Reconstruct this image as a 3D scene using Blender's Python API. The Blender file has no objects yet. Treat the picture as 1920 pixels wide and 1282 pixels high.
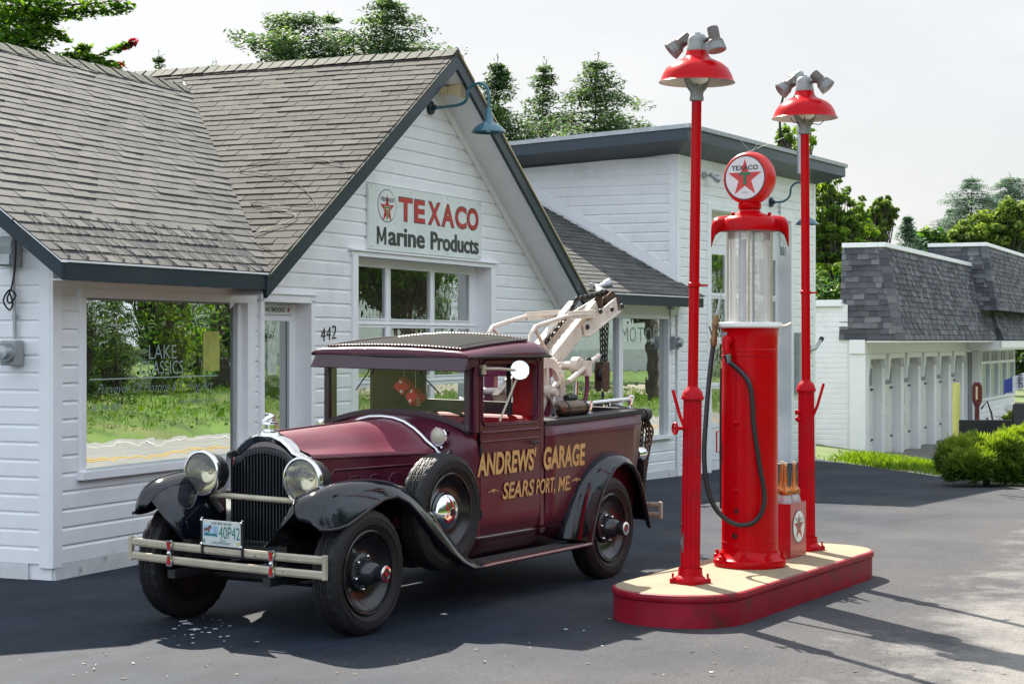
import bpy, bmesh, math, random
from mathutils import Matrix, Vector
random.seed(7)
R = math.radians
SC = bpy.context.scene
COL = SC.collection
# ------------------------------------------------------------------ camera, light, exposure
F_PX, HOR, EYE = 3400.0, 638.0, 1.82
cd = bpy.data.cameras.new('camera'); cam = bpy.data.objects.new('camera', cd); COL.objects.link(cam)
cam.location = (0, 0, EYE); cam.rotation_euler = (R(90), 0, 0)
cd.sensor_width = 36.0; cd.lens = 36.0 * F_PX / 1920.0
cd.shift_y = (HOR - 641.0) / 1920.0
cd.clip_start = 0.1; cd.clip_end = 3000
SC.camera = cam
SUN_EL = 43.0; SUN_AZ = (-0.42, 1.0)          # horizontal direction towards the sun (behind the station)
W = bpy.data.worlds.new('World'); SC.world = W; W.use_nodes = True
def build_world():
    nt = W.node_tree; N = nt.nodes; L = nt.links
    for n in list(N): N.remove(n)
    out = N.new('ShaderNodeOutputWorld'); bg = N.new('ShaderNodeBackground')
    sky = N.new('ShaderNodeTexSky'); sky.sky_type = 'NISHITA'; sky.sun_disc = False
    sky.sun_elevation = R(SUN_EL); sky.sun_rotation = math.atan2(SUN_AZ[0], SUN_AZ[1])
    sky.air_density = 1.0; sky.dust_density = 2.5; sky.ozone_density = 1.0
    tc = N.new('ShaderNodeTexCoord'); mp = N.new('ShaderNodeMapping'); mp.inputs['Scale'].default_value = (1, 1, 2.6)
    no = N.new('ShaderNodeTexNoise'); no.inputs['Scale'].default_value = 5.5; no.inputs['Detail'].default_value = 9; no.inputs['Roughness'].default_value = .58
    rp = N.new('ShaderNodeValToRGB'); rp.color_ramp.elements[0].position = .42; rp.color_ramp.elements[1].position = .68
    # white haze on the sun's side; unseen bluish half brightened to fill shaded walls
    dp = N.new('ShaderNodeVectorMath'); dp.operation = 'DOT_PRODUCT'; h = Vector((SUN_AZ[0], SUN_AZ[1], 0)).normalized(); dp.inputs[1].default_value = h
    L.new(tc.outputs['Generated'], dp.inputs[0])
    mr = N.new('ShaderNodeMapRange'); mr.interpolation_type = 'SMOOTHSTEP'; mr.inputs[1].default_value = -.25; mr.inputs[2].default_value = .72; L.new(dp.outputs['Value'], mr.inputs[0])
    hz = N.new('ShaderNodeMixRGB'); hz.inputs[1].default_value = (7.4, 8.6, 10.2, 1); hz.inputs[2].default_value = (3.95, 4.03, 4.12, 1); L.new(mr.outputs[0], hz.inputs[0])
    mx = N.new('ShaderNodeMixRGB'); mx.inputs[0].default_value = .86; L.new(hz.outputs[0], mx.inputs[2])
    mc = N.new('ShaderNodeMixRGB'); mc.inputs[2].default_value = (4.95, 4.95, 5.0, 1)
    L.new(tc.outputs['Generated'], mp.inputs[0]); L.new(mp.outputs[0], no.inputs['Vector']); L.new(no.outputs['Fac'], rp.inputs[0])
    ml = N.new('ShaderNodeMath'); ml.operation = 'MULTIPLY'; ml.inputs[1].default_value = .75
    L.new(rp.outputs[0], ml.inputs[0]); L.new(ml.outputs[0], mc.inputs[0])
    L.new(sky.outputs[0], mx.inputs[1]); L.new(mx.outputs[0], mc.inputs[1]); L.new(mc.outputs[0], bg.inputs[0])
    bg.inputs[1].default_value = 0.075
    L.new(bg.outputs[0], out.inputs[0])
build_world()
sl = bpy.data.lights.new('sun', 'SUN'); sl.energy = 4.2; sl.angle = R(.53); sl.color = (1, .93, .82)
so = bpy.data.objects.new('sun', sl); COL.objects.link(so)
sv = Vector((SUN_AZ[0], SUN_AZ[1], 0)).normalized() * math.cos(R(SUN_EL)) + Vector((0, 0, math.sin(R(SUN_EL))))
so.rotation_euler = sv.to_track_quat('Z', 'Y').to_euler(); so.location = sv * 60
SC.view_settings.view_transform = 'Standard'; SC.view_settings.look = 'None'
SC.view_settings.exposure = 1.42; SC.view_settings.gamma = 1
SC.render.engine = 'CYCLES'
SC.cycles.max_bounces = 8; SC.cycles.transparent_max_bounces = 24; SC.cycles.use_denoising = True
SC.cycles.caustics_reflective = False; SC.cycles.caustics_refractive = False
SC.cycles.sample_clamp_indirect = 8
# ------------------------------------------------------------------ materials
def MAT(name, col, rough=.5, metal=0., var=.08, vs=6., bump=0., bs=60., coat=0., spec=.5, dirt=None, ds=2., dt=(.5, .7), trans=0., vdist=None, tone=None):
    m = bpy.data.materials.new(name); m.use_nodes = True; nt = m.node_tree; N = nt.nodes; L = nt.links
    b = N['Principled BSDF']; tc = N.new('ShaderNodeTexCoord')
    no = N.new('ShaderNodeTexNoise'); no.inputs['Scale'].default_value = vs; no.inputs['Detail'].default_value = 6
    L.new(tc.outputs['Object'], no.inputs['Vector'])
    rp = N.new('ShaderNodeValToRGB'); e = rp.color_ramp.elements
    e[0].position = .3; e[1].position = .7
    e[0].color = [max(0, c * (1 - var)) for c in col] + [1]; e[1].color = [min(1, c * (1 + var)) for c in col] + [1]
    if tone: e[1].color = list(tone) + [1]
    L.new(no.outputs['Fac'], rp.inputs[0]); cout = rp.outputs[0]
    if dirt:
        n2 = N.new('ShaderNodeTexNoise'); n2.inputs['Scale'].default_value = ds; n2.inputs['Detail'].default_value = 10; n2.inputs['Roughness'].default_value = .65
        L.new(tc.outputs['Object'], n2.inputs['Vector'])
        r2 = N.new('ShaderNodeValToRGB'); r2.color_ramp.elements[0].position = dt[0]; r2.color_ramp.elements[1].position = dt[1]
        L.new(n2.outputs['Fac'], r2.inputs[0]); mx = N.new('ShaderNodeMixRGB'); mx.inputs[2].default_value = list(dirt) + [1]
        L.new(r2.outputs[0], mx.inputs[0]); L.new(cout, mx.inputs[1]); cout = mx.outputs[0]
    L.new(cout, b.inputs['Base Color'])
    b.inputs['Metallic'].default_value = metal; b.inputs['Specular IOR Level'].default_value = spec
    rr = N.new('ShaderNodeMapRange'); rr.inputs[3].default_value = max(0.02, rough * .85); rr.inputs[4].default_value = min(1, rough * 1.2)
    L.new(no.outputs['Fac'], rr.inputs[0]); L.new(rr.outputs[0], b.inputs['Roughness'])
    b.inputs['Coat Weight'].default_value = coat; b.inputs['Coat Roughness'].default_value = .06
    if bump:
        nb = N.new('ShaderNodeTexNoise'); nb.inputs['Scale'].default_value = bs; nb.inputs['Detail'].default_value = 5
        L.new(tc.outputs['Object'], nb.inputs['Vector'])
        bp = N.new('ShaderNodeBump'); bp.inputs['Strength'].default_value = bump; bp.inputs['Distance'].default_value = .01
        L.new(nb.outputs['Fac'], bp.inputs['Height']); L.new(bp.outputs[0], b.inputs['Normal'])
    if trans: b.inputs['Transmission Weight'].default_value = trans
    return m
def PANE(name, fac=.5, tint=(.012, .016, .016), wav=.0025, ws=2.2, col=(.95, 1, .96)):   # window glass over a dark room, old wavy sheet
    m = bpy.data.materials.new(name); m.use_nodes = True; nt = m.node_tree; N = nt.nodes; L = nt.links
    for n in list(N): N.remove(n)
    out = N.new('ShaderNodeOutputMaterial'); mx = N.new('ShaderNodeMixShader'); d = N.new('ShaderNodeBsdfDiffuse'); g = N.new('ShaderNodeBsdfGlossy')
    d.inputs[0].default_value = list(tint) + [1]; g.inputs[0].default_value = list(col) + [1]; g.inputs['Roughness'].default_value = .0
    tc = N.new('ShaderNodeTexCoord'); no = N.new('ShaderNodeTexNoise'); no.inputs['Scale'].default_value = ws; no.inputs['Detail'].default_value = 2.5
    L.new(tc.outputs['Object'], no.inputs['Vector']); bp = N.new('ShaderNodeBump'); bp.inputs['Strength'].default_value = 1; bp.inputs['Distance'].default_value = wav
    L.new(no.outputs['Fac'], bp.inputs['Height']); L.new(bp.outputs[0], g.inputs['Normal'])
    mx.inputs[0].default_value = fac; L.new(d.outputs[0], mx.inputs[1]); L.new(g.outputs[0], mx.inputs[2]); L.new(mx.outputs[0], out.inputs[0])
    return m
def CLEAR(name, refl=.12, tint=(.96, .98, .97), rough=0., milk=0.):                     # thin clear glass one can look through
    m = bpy.data.materials.new(name); m.use_nodes = True; nt = m.node_tree; N = nt.nodes; L = nt.links
    for n in list(N): N.remove(n)
    out = N.new('ShaderNodeOutputMaterial'); mx = N.new('ShaderNodeMixShader'); d = N.new('ShaderNodeBsdfTransparent'); g = N.new('ShaderNodeBsdfGlossy')
    d.inputs[0].default_value = list(tint) + [1]; g.inputs['Roughness'].default_value = rough
    fr = N.new('ShaderNodeFresnel'); fr.inputs[0].default_value = 1.5
    ad = N.new('ShaderNodeMath'); ad.operation = 'ADD'; ad.inputs[1].default_value = refl; ad.use_clamp = True
    L.new(fr.outputs[0], ad.inputs[0]); L.new(ad.outputs[0], mx.inputs[0])
    L.new(d.outputs[0], mx.inputs[1]); L.new(g.outputs[0], mx.inputs[2]); fin = mx.outputs[0]
    if milk:                                             # diffuse white put into the glass for its bright reflections
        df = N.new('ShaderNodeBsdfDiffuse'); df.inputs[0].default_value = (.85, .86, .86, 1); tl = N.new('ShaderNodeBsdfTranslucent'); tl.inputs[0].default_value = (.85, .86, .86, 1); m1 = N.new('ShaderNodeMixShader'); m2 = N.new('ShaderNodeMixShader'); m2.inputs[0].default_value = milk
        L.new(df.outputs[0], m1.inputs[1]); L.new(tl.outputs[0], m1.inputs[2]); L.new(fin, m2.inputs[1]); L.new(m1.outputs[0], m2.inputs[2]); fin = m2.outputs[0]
    L.new(fin, out.inputs[0])
    return m
def SHINGLE(name, c0, c1, c2, rough=.75, glint=0.):                           # per-tab tone comes from the 'tab' attribute
    m = bpy.data.materials.new(name); m.use_nodes = True; nt = m.node_tree; N = nt.nodes; L = nt.links
    b = N['Principled BSDF']; at = N.new('ShaderNodeAttribute'); at.attribute_name = 'tab'
    rp = N.new('ShaderNodeValToRGB'); e = rp.color_ramp.elements; e[0].color = list(c0) + [1]; e[1].color = list(c2) + [1]
    k = e.new(.5); k.color = list(c1) + [1]
    L.new(at.outputs['Fac'], rp.inputs[0])
    tc = N.new('ShaderNodeTexCoord'); no = N.new('ShaderNodeTexNoise'); no.inputs['Scale'].default_value = 160; no.inputs['Detail'].default_value = 3
    L.new(tc.outputs['Object'], no.inputs['Vector'])
    mr = N.new('ShaderNodeMapRange'); mr.inputs[3].default_value = .55; mr.inputs[4].default_value = 1.45; L.new(no.outputs['Fac'], mr.inputs[0])
    mu = N.new('ShaderNodeMixRGB'); mu.blend_type = 'MULTIPLY'; mu.inputs[0].default_value = 1
    L.new(rp.outputs[0], mu.inputs[1]); L.new(mr.outputs[0], mu.inputs[2])
    n2 = N.new('ShaderNodeTexNoise'); n2.inputs['Scale'].default_value = 1.3; n2.inputs['Detail'].default_value = 8
    L.new(tc.outputs['Object'], n2.inputs['Vector']); m2 = N.new('ShaderNodeMapRange'); m2.inputs[3].default_value = .75; m2.inputs[4].default_value = 1.25
    L.new(n2.outputs['Fac'], m2.inputs[0]); mu2 = N.new('ShaderNodeMixRGB'); mu2.blend_type = 'MULTIPLY'; mu2.inputs[0].default_value = 1
    L.new(mu.outputs[0], mu2.inputs[1]); L.new(m2.outputs[0], mu2.inputs[2]); L.new(mu2.outputs[0], b.inputs['Base Color'])
    b.inputs['Roughness'].default_value = rough; b.inputs['Specular IOR Level'].default_value = .35 + glint
    bp = N.new('ShaderNodeBump'); bp.inputs['Strength'].default_value = .55; bp.inputs['Distance'].default_value = .006
    L.new(no.outputs['Fac'], bp.inputs['Height']); L.new(bp.outputs[0], b.inputs['Normal'])
    return m
def LEAF(name, c0, c1, c2, tr=.45):
    m = bpy.data.materials.new(name); m.use_nodes = True; nt = m.node_tree; N = nt.nodes; L = nt.links
    b = N['Principled BSDF']; at = N.new('ShaderNodeAttribute'); at.attribute_name = 'tab'
    rp = N.new('ShaderNodeValToRGB'); e = rp.color_ramp.elements; e[0].color = list(c0) + [1]; e[1].color = list(c2) + [1]
    k = e.new(.55); k.color = list(c1) + [1]
    L.new(at.outputs['Fac'], rp.inputs[0]); L.new(rp.outputs[0], b.inputs['Base Color']); b.inputs['Roughness'].default_value = .55; b.inputs['Specular IOR Level'].default_value = .25
    t = N.new('ShaderNodeBsdfTranslucent'); hs = N.new('ShaderNodeHueSaturation'); hs.inputs['Value'].default_value = 1.6; hs.inputs['Saturation'].default_value = 1.15
    L.new(rp.outputs[0], hs.inputs['Color']); L.new(hs.outputs[0], t.inputs[0])
    mx = N.new('ShaderNodeMixShader'); mx.inputs[0].default_value = tr
    L.new(b.outputs[0], mx.inputs[1]); L.new(t.outputs[0], mx.inputs[2]); L.new(mx.outputs[0], N['Material Output'].inputs[0])
    return m
# ------------------------------------------------------------------ mesh helpers
class MB:
    def __init__(s): s.v = []; s.f = []; s.m = []; s.t = []
    def add(s, vs, fs, mi=0, t=.5):
        o = len(s.v); s.v += [tuple(p) for p in vs]
        for f in fs: s.f.append([i + o for i in f]); s.m.append(mi); s.t.append(t)
        return s
    def box(s, x0, x1, y0, y1, z0, z1, mi=0, t=.5):
        vs = [(x, y, z) for z in (z0, z1) for y in (y0, y1) for x in (x0, x1)]
        return s.add(vs, [(0, 2, 3, 1), (4, 5, 7, 6), (0, 1, 5, 4), (2, 6, 7, 3), (0, 4, 6, 2), (1, 3, 7, 5)], mi, t)
    def hexa(s, b, tq, mi=0, t=.5):            # two quads (4 pts each)
        return s.add(list(b) + list(tq), [(3, 2, 1, 0), (4, 5, 6, 7), (0, 1, 5, 4), (1, 2, 6, 5), (2, 3, 7, 6), (3, 0, 4, 7)], mi, t)
    def bar(s, p, q, w, h, up=(0, 0, 1), mi=0, w2=None, h2=None):
        p = Vector(p); q = Vector(q); d = (q - p).normalized(); u = Vector(up); x = d.cross(u)
        if x.length < 1e-4: x = d.cross(Vector((1, 0, 0)))
        x.normalize(); u = x.cross(d).normalized(); w2 = w2 or w; h2 = h2 or h
        a = [p + x * (i * w / 2) + u * (j * h / 2) for i, j in ((-1, -1), (1, -1), (1, 1), (-1, 1))]
        b = [q + x * (i * w2 / 2) + u * (j * h2 / 2) for i, j in ((-1, -1), (1, -1), (1, 1), (-1, 1))]
        return s.hexa(a, b, mi)
    def poly(s, pts, mi=0, t=.5): return s.add(pts, [list(range(len(pts)))], mi, t)
    def prism(s, pts, vec, mi=0, t=.5):
        n = len(pts); vec = Vector(vec); a = [Vector(p) for p in pts]; b = [p + vec for p in a]
        return s.add(a + b, [list(range(n))[::-1], [n + i for i in range(n)]] + [(i, (i + 1) % n, n + (i + 1) % n, n + i) for i in range(n)], mi, t)
    def loft(s, secs, mi=0, closed=False, cap=False, t=.5):
        n = len(secs[0]); vs = [p for q in secs for p in q]; fs = []
        for k in range(len(secs) - 1):
            for i in range(n if closed else n - 1):
                j = (i + 1) % n; fs.append((k * n + i, k * n + j, (k + 1) * n + j, (k + 1) * n + i))
        if cap: fs.append(list(range(n))[::-1]); fs.append([(len(secs) - 1) * n + i for i in range(n)])
        return s.add(vs, fs, mi, t)
    def tube(s, pts, r, n=8, mi=0, cap=True, t=.5):
        pts = [Vector(p) for p in pts]; rs = r if isinstance(r, (list, tuple)) else [r] * len(pts); secs = []; pu = None
        for i, p in enumerate(pts):
            d = (pts[min(i + 1, len(pts) - 1)] - pts[max(i - 1, 0)])
            d = d.normalized() if d.length > 1e-9 else Vector((0, 0, 1))
            if pu is None:
                pu = d.cross(Vector((.31, .17, .93)));
                if pu.length < 1e-3: pu = d.cross(Vector((1, 0, 0)))
            u = (pu - d * pu.dot(d)); u = u.normalized() if u.length > 1e-6 else d.orthogonal().normalized(); pu = u; w = d.cross(u)
            secs.append([p + (u * math.cos(a) + w * math.sin(a)) * rs[i] for a in [2 * math.pi * k / n for k in range(n)]])
        return s.loft(secs, mi, True, cap, t)
    def lathe(s, prof, c=(0, 0, 0), ax=(0, 0, 1), n=32, mi=0, cap=False, t=.5, a0=0., a1=2 * math.pi):   # prof: (radius, height along axis)
        ax = Vector(ax).normalized(); c = Vector(c); u = ax.orthogonal().normalized(); w = ax.cross(u); full = abs(a1 - a0 - 2 * math.pi) < 1e-6
        secs = []
        for r, h in prof:
            secs.append([c + ax * h + (u * math.cos(a) + w * math.sin(a)) * r for a in [a0 + (a1 - a0) * k / (n if full else n - 1) for k in range(n)]])
        return s.loft(secs, mi, full, cap, t)
    def disc(s, c, nrm, r, n=24, mi=0, t=.5):
        nrm = Vector(nrm).normalized(); u = nrm.orthogonal().normalized(); w = nrm.cross(u); c = Vector(c)
        return s.poly([c + (u * math.cos(a) + w * math.sin(a)) * r for a in [2 * math.pi * k / n for k in range(n)]], mi, t)
    def sphere(s, c, r, n=12, m=8, sc=(1, 1, 1), mi=0, t=.5):
        c = Vector(c); secs = [[c + Vector((math.sin(p) * math.cos(a) * r * sc[0], math.sin(p) * math.sin(a) * r * sc[1], math.cos(p) * r * sc[2]))
                for a in [2 * math.pi * k / n for k in range(n)]] for p in [math.pi * (j + .02) / (m + .04) for j in range(m + 1)]]
        return s.loft(secs, mi, True, True, t)
    def xf(s, M4):
        s.v = [tuple(M4 @ Vector(p)) for p in s.v]; return s
    def build(s, name, mats, parent=None, smooth=None, frame=None, bevel=0, tab=False, solid=0, sub=0, bseg=2):
        me = bpy.data.meshes.new(name); me.from_pydata(s.v, [], s.f)
        if not isinstance(mats, (list, tuple)): mats = [mats]
        for m in mats: me.materials.append(m)
        me.polygons.foreach_set('material_index', s.m)
        if tab:
            at = me.attributes.new('tab', 'FLOAT', 'FACE'); at.data.foreach_set('value', s.t)
        bm = bmesh.new(); bm.from_mesh(me); bmesh.ops.recalc_face_normals(bm, faces=bm.faces[:]) if not tab else None; bm.to_mesh(me); bm.free()
        if smooth is not None:
            me.polygons.foreach_set('use_smooth', [True] * len(me.polygons)); me.set_sharp_from_angle(angle=R(smooth))
        me.update()
        o = bpy.data.objects.new(name, me); COL.objects.link(o)
        if parent is not None: o.parent = parent
        if frame is not None:
            o.matrix_basis = (WM.get(parent.name, Matrix()).inverted() @ frame) if parent is not None else frame
        WM[o.name] = (frame if frame is not None else (WM.get(parent.name, Matrix()) if parent is not None else Matrix()))
        if solid:
            md = o.modifiers.new('solid', 'SOLIDIFY'); md.thickness = solid; md.offset = 0
        if sub:
            md = o.modifiers.new('sub', 'SUBSURF'); md.levels = sub; md.render_levels = sub
        if bevel:
            md = o.modifiers.new('bevel', 'BEVEL'); md.width = bevel; md.segments = bseg; md.limit_method = 'ANGLE'; md.angle_limit = R(40)
        return o
WM = {}
def tag(o, label=None, cat=None, group=None, kind=None):
    if label: o['label'] = label
    if cat: o['category'] = cat
    if group: o['group'] = group
    if kind: o['kind'] = kind
    return o
def empty(name, loc=(0, 0, 0), rz=0., frame=None):
    o = bpy.data.objects.new(name, None); COL.objects.link(o); o.empty_display_size = .2
    M4 = frame if frame is not None else Matrix.Translation(loc) @ Matrix.Rotation(rz, 4, 'Z')
    o.matrix_basis = M4; WM[o.name] = M4
    return o
def copy_tree(o, parent=None):
    c = o.copy(); COL.objects.link(c)
    if parent is not None: c.parent = parent
    for ch in list(o.children): copy_tree(ch, c)
    return c
def frame(ox, oy, tan, oz=0.):
    n = math.hypot(tan, 1); a = (tan / n, 1 / n)
    return Matrix(((a[0], -a[1], 0, ox), (a[1], a[0], 0, oy), (0, 0, 1, oz), (0, 0, 0, 1)))
_tc = {}
def glyphs(s, bold=0., shear=0.):
    k = (s, bold, shear)
    if k not in _tc:
        cu = bpy.data.curves.new('t', 'FONT'); cu.body = s; cu.size = 1; cu.offset = bold; cu.shear = shear; cu.resolution_u = 5
        ob = bpy.data.objects.new('t', cu); COL.objects.link(ob); dg = bpy.context.evaluated_depsgraph_get()
        me = bpy.data.meshes.new_from_object(ob.evaluated_get(dg)); bt = bmesh.new(); bt.from_mesh(me); bmesh.ops.triangulate(bt, faces=bt.faces[:], ngon_method='EAR_CLIP'); bt.to_mesh(me); bt.free(); vs = [v.co.copy() for v in me.vertices]; fs = [list(p.vertices) for p in me.polygons]
        bpy.data.objects.remove(ob); bpy.data.curves.remove(cu); bpy.data.meshes.remove(me)
        x0 = min(v.x for v in vs); x1 = max(v.x for v in vs); y0 = min(v.y for v in vs); y1 = max(v.y for v in vs)
        _tc[k] = ([((v.x - x0) / (x1 - x0), (v.y - y0) / (y1 - y0)) for v in vs], fs)
    return _tc[k]
def text(mb, s, o, ex, ey, w, h, mi=0, bold=0., shear=0.):       # string fitted to a w x h box with its lower-left corner at o
    vs, fs = glyphs(s, bold, shear); o = Vector(o); ex = Vector(ex).normalized(); ey = Vector(ey).normalized()
    mb.add([o + ex * (x * w) + ey * (y * h) for x, y in vs], fs, mi)
def star_pts(c, ex, ey, r, q=.382, sx=1.):
    c = Vector(c); ex = Vector(ex).normalized(); ey = Vector(ey).normalized(); out = []
    for k in range(10):
        a = math.pi / 2 + k * math.pi / 5; rr = r if k % 2 == 0 else r * q
        out.append(c + ex * (math.cos(a) * rr * sx) + ey * (math.sin(a) * rr))
    return out
def fan(mb, pts, c, mi):
    n = len(pts); mb.add([c] + list(pts), [(0, 1 + i, 1 + (i + 1) % n) for i in range(n)], mi)
def emblem(mb, c, ex, ey, r, mi, off=.0015):       # mi: white, black, red, green ; round star badge with lettering
    c = Vector(c); ex = Vector(ex).normalized(); ey = Vector(ey).normalized(); n = ex.cross(ey)
    ring = lambda rr, k: [c + n * (off * k) + (ex * math.cos(a) + ey * math.sin(a)) * rr for a in [2 * math.pi * i / 40 for i in range(40)]]
    mb.poly(ring(r, 1), mi[1]); mb.poly(ring(r * .955, 2), mi[0])
    cs = c - ey * (r * .03); fan(mb, [p + n * off * 3 for p in star_pts(cs, ex, ey, r * .88)], cs + n * off * 3, mi[2])
    t = c + n * off * 4.2
    for k, (g, m_) in enumerate(((1.0, mi[1]), (.86, mi[3]))):
        tt = t + n * off * k * .8
        for x0, x1, y0, y1 in ((-.27, .27, .13, .25), (-.27, -.19, .06, .14), (.19, .27, .06, .14), (-.075, .075, -.32, .13)):
            mb.poly([tt + ex * (x * r) + ey * (y * r) for x, y in ((x0 + (1 - g) * .05, y0 + (1 - g) * .08), (x1 - (1 - g) * .05, y0 + (1 - g) * .08), (x1 - (1 - g) * .05, y1 - (1 - g) * .08), (x0 + (1 - g) * .05, y1 - (1 - g) * .08))], m_)
    text(mb, 'TEXACO', c + n * off * 6 - ex * (r * .66) + ey * (r * .34), ex, ey, r * 1.32, r * .22, mi[1], bold=.02)
def clip(poly, a, b):                                # keep what lies left of a->b (2D)
    out = []; f = lambda p: (b[0] - a[0]) * (p[1] - a[1]) - (b[1] - a[1]) * (p[0] - a[0])
    for i in range(len(poly)):
        p, q = poly[i], poly[(i + 1) % len(poly)]; fp, fq = f(p), f(q)
        if fp >= 0: out.append(p)
        if (fp > 0 > fq) or (fp < 0 < fq):
            t = fp / (fp - fq); out.append((p[0] + (q[0] - p[0]) * t, p[1] + (q[1] - p[1]) * t))
    return out
def shingles(mb, o, ex, ey, region, ex_h=.135, tw=.30, th=.009, mi=0, jit=.006, rnd=random, lum=(.1, .9), half=True):
    """tabs laid on the plane o + ex*x + ey*y ; region is a convex ccw polygon in (x, y)"""
    o = Vector(o); ex = Vector(ex).normalized(); ey = Vector(ey).normalized(); n = ex.cross(ey).normalized()
    y0 = min(p[1] for p in region); y1 = max(p[1] for p in region); x0 = min(p[0] for p in region); x1 = max(p[0] for p in region)
    k = 0; y = y0
    while y < y1:
        base = rnd.uniform(-.12, .12)
        x = x0 - tw * (1 + (.5 if k % 2 and half else 0)) - rnd.uniform(0, .03)
        while x < x1:
            w = tw if half else rnd.choice((.12, .18, .24, .3)) 
            j = rnd.uniform(-jit, jit)
            g = .0035 if half else .001
            P = [(x + g, y + j), (x + w - g, y + j), (x + w - g, y + ex_h + .02), (x + g, y + ex_h + .02)]
            for i in range(len(region)): 
                P = clip(P, region[i], region[(i + 1) % len(region)])
                if len(P) < 3: break
            if len(P) >= 3:
                lift = th * (rnd.uniform(.6, 1.35) if half else rnd.choice((.8, 1.6)))
                hz = lambda p: lift * max(.06, 1 - (p[1] - y) / (ex_h + .02)) + .001 + (rnd.uniform(0, .0025) if half else 0)
                top = [o + ex * p[0] + ey * p[1] + n * hz(p) for p in P]; bot = [o + ex * p[0] + ey * p[1] - n * .002 for p in P]; m = len(P)
                tt = min(1, max(0, rnd.uniform(*lum) + base))
                mb.add(top + bot, [list(range(m))] + [(i, m + i, m + (i + 1) % m, (i + 1) % m) for i in range(m)], mi, tt)
            x += w
        y += ex_h; k += 1
def siding(mb, x0f, x1f, z0, z1, holes=(), pitch=.137, y=0., out=-1, mi=0, clipz=None, d=.018):
    """novelty boards on the plane y (local), x extents as functions of z, rectangular holes (x0,x1,z0,z1)"""
    z = z0; prof = ((0, d), (.105 / .137, d), (.122 / .137, .004), (1., .004))
    while z < z1 - .01:
        p = min(pitch, z1 - z); zs = [z + q * pitch for q, _ in prof if q * pitch <= p + 1e-6]; ds = [b for q, b in prof if q * pitch <= p + 1e-6]
        if zs[-1] < z + p - 1e-5: zs.append(z + p); ds.append(ds[-1])
        # split vertically at hole edges inside this course
        cuts = sorted({z, z + p} | {h for ho in holes for h in (ho[2], ho[3]) if z + .004 < h < z + p - .004})
        for c0, c1 in zip(cuts, cuts[1:]):
            mid = (c0 + c1) / 2; a, b = x0f(mid), x1f(mid)
            segs = [(a, b)]
            for ho in holes:
                if ho[2] < mid < ho[3]:
                    ns = []
                    for s0, s1 in segs:
                        if ho[1] <= s0 or ho[0] >= s1: ns.append((s0, s1)); continue
                        if ho[0] > s0: ns.append((s0, ho[0]))
                        if ho[1] < s1: ns.append((ho[1], s1))
                    segs = ns
            def dep(zz):
                for i in range(len(zs) - 1):
                    if zs[i] <= zz <= zs[i + 1]: 
                        return ds[i] + (ds[i + 1] - ds[i]) * ((zz - zs[i]) / max(1e-9, zs[i + 1] - zs[i]))
                return ds[-1]
            lv = [c0] + [q for q in zs if c0 + 1e-5 < q < c1 - 1e-5] + [c1]
            jn = []
            for s0, s1 in segs:                            # butt joints between board lengths
                if s1 - s0 > 1.6 and random.random() < .5: q_ = random.uniform(s0 + .4, s1 - .4); jn += [(s0, q_ - .0016), (q_ + .0016, s1)]
                else: jn.append((s0, s1))
            segs = jn
            for s0, s1 in segs:
                if s1 - s0 < .01: continue
                rows = [(c0, 0)] if c0 == z else []
                rows += [(q, dep(q)) for q in lv]
                vs = []
                for q, dd in rows:
                    e0 = x0f(q) if s0 == a else s0; e1 = x1f(q) if s1 == b else s1
                    vs += [(e0, y + out * dd, q), (max(e1, e0), y + out * dd, q)]
                mb.add(vs, [(2 * i, 2 * i + 1, 2 * i + 3, 2 * i + 2) for i in range(len(rows) - 1)], mi)
        z += pitch
# ------------------------------------------------------------------ shared materials
WHITE = MAT('white_paint', (.86, .865, .87), .45, var=.04, vs=3, bump=.12, bs=45, dirt=(.62, .62, .60), ds=1.1, dt=(.55, .8))
TRIM = MAT('white_trim_paint', (.87, .875, .88), .4, var=.03, vs=4, bump=.08, bs=70)
CONC = MAT('white_painted_concrete', (.66, .67, .66), .7, var=.08, vs=9, bump=.4, bs=40, dirt=(.28, .27, .25), ds=5, dt=(.62, .75))
TEAL = MAT('dark_blue_green_paint', (.008, .022, .032), .45, spec=.3, var=.12, vs=4, bump=.05, coat=.2)
TEALL = MAT('blue_lamp_enamel', (.025, .12, .16), .25, var=.1, vs=10, coat=.4)
GALV = MAT('galvanised_metal', (.42, .44, .45), .45, .8, var=.15, vs=12)
GREY = MAT('grey_box_paint', (.33, .35, .35), .5, var=.1, vs=10)
BLK = MAT('black_wire', (.012, .012, .013), .5, var=.1)
GLS = PANE('window_glass', .72, (.01, .013, .012), .0013, 2.2)
GLS2 = PANE('dark_door_glass', .55, (.01, .012, .012), .0022, 3.2)
CHR = MAT('chrome', (.82, .83, .85), .08, 1., var=.03, vs=30)
CREAM = MAT('cream_enamel', (.72, .60, .36), .4, var=.06)
ETCH = MAT('pale_window_lettering', (.34, .46, .40), .5, var=.05)
SIGNW = MAT('sign_enamel_white', (.76, .80, .77), .25, var=.04, vs=5, coat=.3, dirt=(.6, .62, .58), ds=3, dt=(.62, .8))
INKR = MAT('sign_red', (.46, .006, .010), .3, var=.1, vs=8, coat=.2)
INKK = MAT('sign_black', (.015, .022, .022), .35, var=.1)
INKG = MAT('sign_green', (.015, .19, .075), .35, var=.1)
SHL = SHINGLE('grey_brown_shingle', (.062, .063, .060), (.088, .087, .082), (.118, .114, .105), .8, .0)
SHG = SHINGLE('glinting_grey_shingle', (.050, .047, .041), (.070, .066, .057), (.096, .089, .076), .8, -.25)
SHD = SHINGLE('moss_grey_cap_shingle', (.035, .042, .028), (.05, .056, .04), (.07, .078, .058), .8)
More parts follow.
